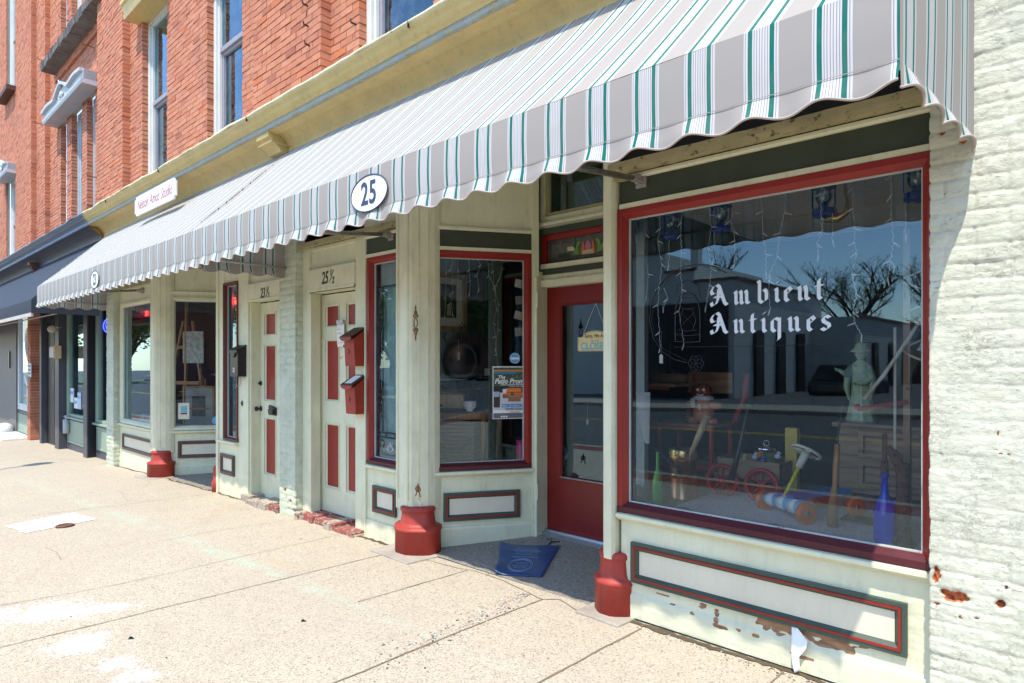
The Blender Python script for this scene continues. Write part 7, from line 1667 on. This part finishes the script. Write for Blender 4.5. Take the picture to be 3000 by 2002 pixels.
a_, b_ = BL3(522,1181), BL3(555,1228); t = thing('window_flyer', 'small cream flyer with a blue square low in the angled studio window', 'flyer', T23 @ a_)
m = MB(); m.T = T23; m.box(a_.x, b_.x, .029, .030, b_.z, a_.z); m.build('sheet', plain('flyer_cream', (.66,.62,.46), .6), t); m = MB(); m.T = T23; w_ = b_.x-a_.x; h_ = a_.z-b_.z; m.box(a_.x+w_*.25, b_.x-w_*.2, .027, .0285, b_.z+h_*.4, b_.z+h_*.8); m.build('blue_square', plain('flyer_blue', (.16,.42,.55), .5), t); m = MB(); m.T = T23; m.box(a_.x+w_*.25, b_.x-w_*.2, .027, .0285, b_.z+h_*.3, b_.z+h_*.38); m.build('caption', black, t)
q = BL3(634,1232); t = thing('window_sticker', 'round blue sticker at the lower right of the angled studio window', 'sticker', T23 @ q); m = MB(); m.T = T23; m.lathe([(0,0),(.06,0),(.06,.001),(0,.001)], (q.x, .029, q.z), 20, 'y'); m.build('disc', plain('sticker_blue', (.10,.36,.62), .4, bmp=0), t)
R = random.Random(6)
for k, (px, py, s, lb) in enumerate(((378,1222,.13,'leftmost blue striped pottery piece in the studio window'),(403,1213,.11,'grey stone bowl, second from the left in the studio window'),(425,1206,.10,'small blue and white jar in the middle of the studio window'),(441,1208,.09,'white jar right of the blue one in the studio window'),(452,1210,.11,'white pot at the right end of the studio window'))):
    q = P(px, py+16, .35); q.z = .462; t = thing('pottery', lb, 'pottery', q, 'pottery in the studio window'); m = MB(); m.lathe([(0,0),(s*.6,0),(s*.9,s*.5),(s*.85,s*1.1),(s*.5,s*1.5),(s*.55,s*1.6),(s*.4,s*1.55),(0,s*1.4)], q, 16); m.build('pot', plain('pottery'+str(k % 3), ((.30,.42,.52),(.55,.57,.55),(.7,.72,.75))[k % 3], .3, var=.3, scale=6), t, smooth=True)
m = MB(); m.box(-11.2, -10.05, .30, .55, .462, .50); tag(m.build('pale_board', paleboard), 'pale board under the pottery in the studio window', 'board')
q = P(405, 925, .35); t = thing('neon_sign', 'red lit OPEN sign in the studio front window', 'neon sign', q); rn = plain('neon_red', (.6,.02,.02), .4, emit=(1,.03,.03), es=3.5)
m = MB(); text_poly(m, 'OPEN', .16, wallM(q.x-.22, .35, q.z), .006, 0); text_poly(m, 'STUDIO', .11, wallM(q.x+.30, .35, q.z+.01), .004, 0); m.build('lettering', rn, t); m = MB(); m.box(q.x-.5, q.x+.6, .37, .39, q.z-.10, q.z+.12); m.build('backing', black, t)
q = P(693, 882, .2); t = thing('neon_sign', 'red lit letter sign at the top of the narrow window', 'neon sign', q); m = MB(); text_poly(m, 'GAL', .11, wallM(q.x, .2, q.z), .005, 0); m.build('lettering', rn, t); m = MB(); m.box(q.x-.15, q.x+.15, .215, .225, q.z-.09, q.z+.09); m.build('backing', black, t)
q = P(312, 955, .35); t = thing('neon_sign', 'blue lit OPEN sign behind the slate shop window', 'neon sign', q); m = MB(); text_poly(m, 'OPEN', .20, wallM(q.x+.2, .35, q.z), .006, 0); m.build('lettering', plain('neon_blue', (.02,.03,.6), .4, emit=(.04,.06,1), es=4), t)
m = MB(); m.tube([(q.x+.2+.40*cos(a), .35, q.z+.14*sin(a)) for a in [2*pi*k/30 for k in range(30)]], .010, 6, closed=True); m.build('tube_ring', plain('neon_blue', (.02,.03,.6), .4), t)
for k, (x0p, x1p, y0p, y1p, lb) in enumerate(((204,216,1137,1180,'tall white and blue notice on the slate shop window'),(218,228,1165,1198,'small white sheet on the slate shop window'),(228,238,1150,1200,'pale sheet right of the small one'))):
    a_, b_ = P(x0p, y0p, .145), P(x1p, y1p, .145); t = thing('window_notice', lb, 'notice', a_); m = MB(); m.box(a_.x, b_.x, .140, .145, b_.z, a_.z); m.build('sheet', plain('notice_'+str(k), ((.7,.74,.78),(.72,.75,.8),(.5,.58,.68))[k], .6), t)
    m = MB(); m.box(a_.x+.03, b_.x-.03, .137, .1395, a_.z-.12, a_.z-.06); m.build('print_bar', plain('flyer_blue', (.16,.42,.55), .5), t)
a_, b_ = P(163,1017,-.02), P(175,1048,-.02); t = thing('wall_light', 'wooden backed box light on the slate post', 'wall light', a_); m = MB(); m.box(a_.x, b_.x, -.13, -.02, b_.z, a_.z); m.build('box', plain('light_grey_box', (.45,.43,.4), .5), t, bevel=.01); m = MB(); m.box(b_.x, b_.x+.03, -.12, .0, b_.z-.02, a_.z+.02); m.build('wood_back', paleboard, t)
q = P(198, 1255, .08); t = thing('newspaper_tube', 'pale rolled tube holder on the slate stall riser', 'tube', q); m = MB(); m.lathe([(.0,0),(.06,0),(.06,.28),(0,.28)], (q.x, .06, q.z-.1), 14); m.lathe([(.025,.28),(.03,.36),(0,.37)], (q.x,.06,q.z-.1), 10); m.build('tube_body', plain('tube_grey', (.42,.45,.46), .4), t, smooth='auto')
q = P(91, 1070, -.03); t = thing('notice_board', 'narrow white notice fixed to the bare brick pier', 'notice', q); a_, b_ = P(83,1065,-.04), P(91,1106,-.04); m = MB(); m.box(a_.x, b_.x, -.045, -.03, b_.z, a_.z); m.build('board', plain('notice_0', (.7,.74,.78), .6), t); m = MB(); 
for k in range(4): m.box(a_.x+.04, b_.x-.04, -.048, -.0455, a_.z-.08-k*.09, a_.z-.04-k*.09)
m.build('print', navy, t)
# street lamp at the kerb; its shadow crosses the pavement at the left
lx, ly = -11.95, -4.15; lz = gz(lx); sp = thing('street_lamp', 'tall dark street lamp at the kerb, its shadow crossing the pavement at the left', 'street lamp', (lx, ly, lz))
m = MB(); m.lathe([(.16,0),(.16,.08),(.10,.14),(.085,.6),(.055,.7),(.035,6.9),(.0,6.95)], (lx, ly, lz), 14); m.build('pole', black, sp, smooth='auto')
m = MB(); m.lathe([(0,6.9),(.05,6.92),(.14,7.1),(.17,7.45),(.10,7.6),(.05,7.7),(0,7.8)], (lx, ly, lz), 14); m.build('lamp_head', plain('lamp_dark_glass', (.1,.1,.1), .3), sp, smooth='auto')
# ------------------------------------------------------------------ camera, sun, sky
cam = bpy.data.cameras.new('camera'); co = bpy.data.objects.new('camera', cam); COL.objects.link(co)
co.location = (0, -D_, H_); co.rotation_euler = (pi/2, 0, A_)
cam.sensor_width = 36; cam.lens = 36*F_/3000; cam.shift_y = (HY_-1001)/3000; cam.clip_end = 2000; cam.clip_start = .05
scene.camera = co
sd = Vector((.43, -1.02, 2.23)).normalized()
sun = bpy.data.lights.new('sun', 'SUN'); sun.energy = SUN; sun.angle = radians(.53); sun.color = (1, .92, .80)
so = bpy.data.objects.new('sun', sun); COL.objects.link(so); so.rotation_euler = (-sd).to_track_quat('-Z', 'Y').to_euler()
w = bpy.data.worlds.new('World'); scene.world = w; w.use_nodes = True; nt = w.node_tree; nt.nodes.clear()
o_ = nt.nodes.new('ShaderNodeOutputWorld'); bg = nt.nodes.new('ShaderNodeBackground'); sky = nt.nodes.new('ShaderNodeTexSky')
sky.sky_type = 'NISHITA'; sky.sun_disc = False; sky.sun_elevation = math.asin(sd.z); sky.sun_rotation = atan2(sd.x, sd.y)
sky.air_density = 1.0; sky.dust_density = .2; sky.ozone_density = 2.0; sky.altitude = 200
bg.inputs['Strength'].default_value = SKY
nt.links.new(sky.outputs[0], bg.inputs[0]); nt.links.new(bg.outputs[0], o_.inputs[0])
scene.view_settings.view_transform = 'Standard'; scene.view_settings.look = 'None'; scene.view_settings.exposure = EXPO; scene.view_settings.gamma = 1
scene.render.resolution_x = 1024; scene.render.resolution_y = 683
scene.render.engine = 'CYCLES'
c = scene.cycles; c.max_bounces = 8; c.transparent_max_bounces = 12; c.diffuse_bounces = 4; c.glossy_bounces = 3
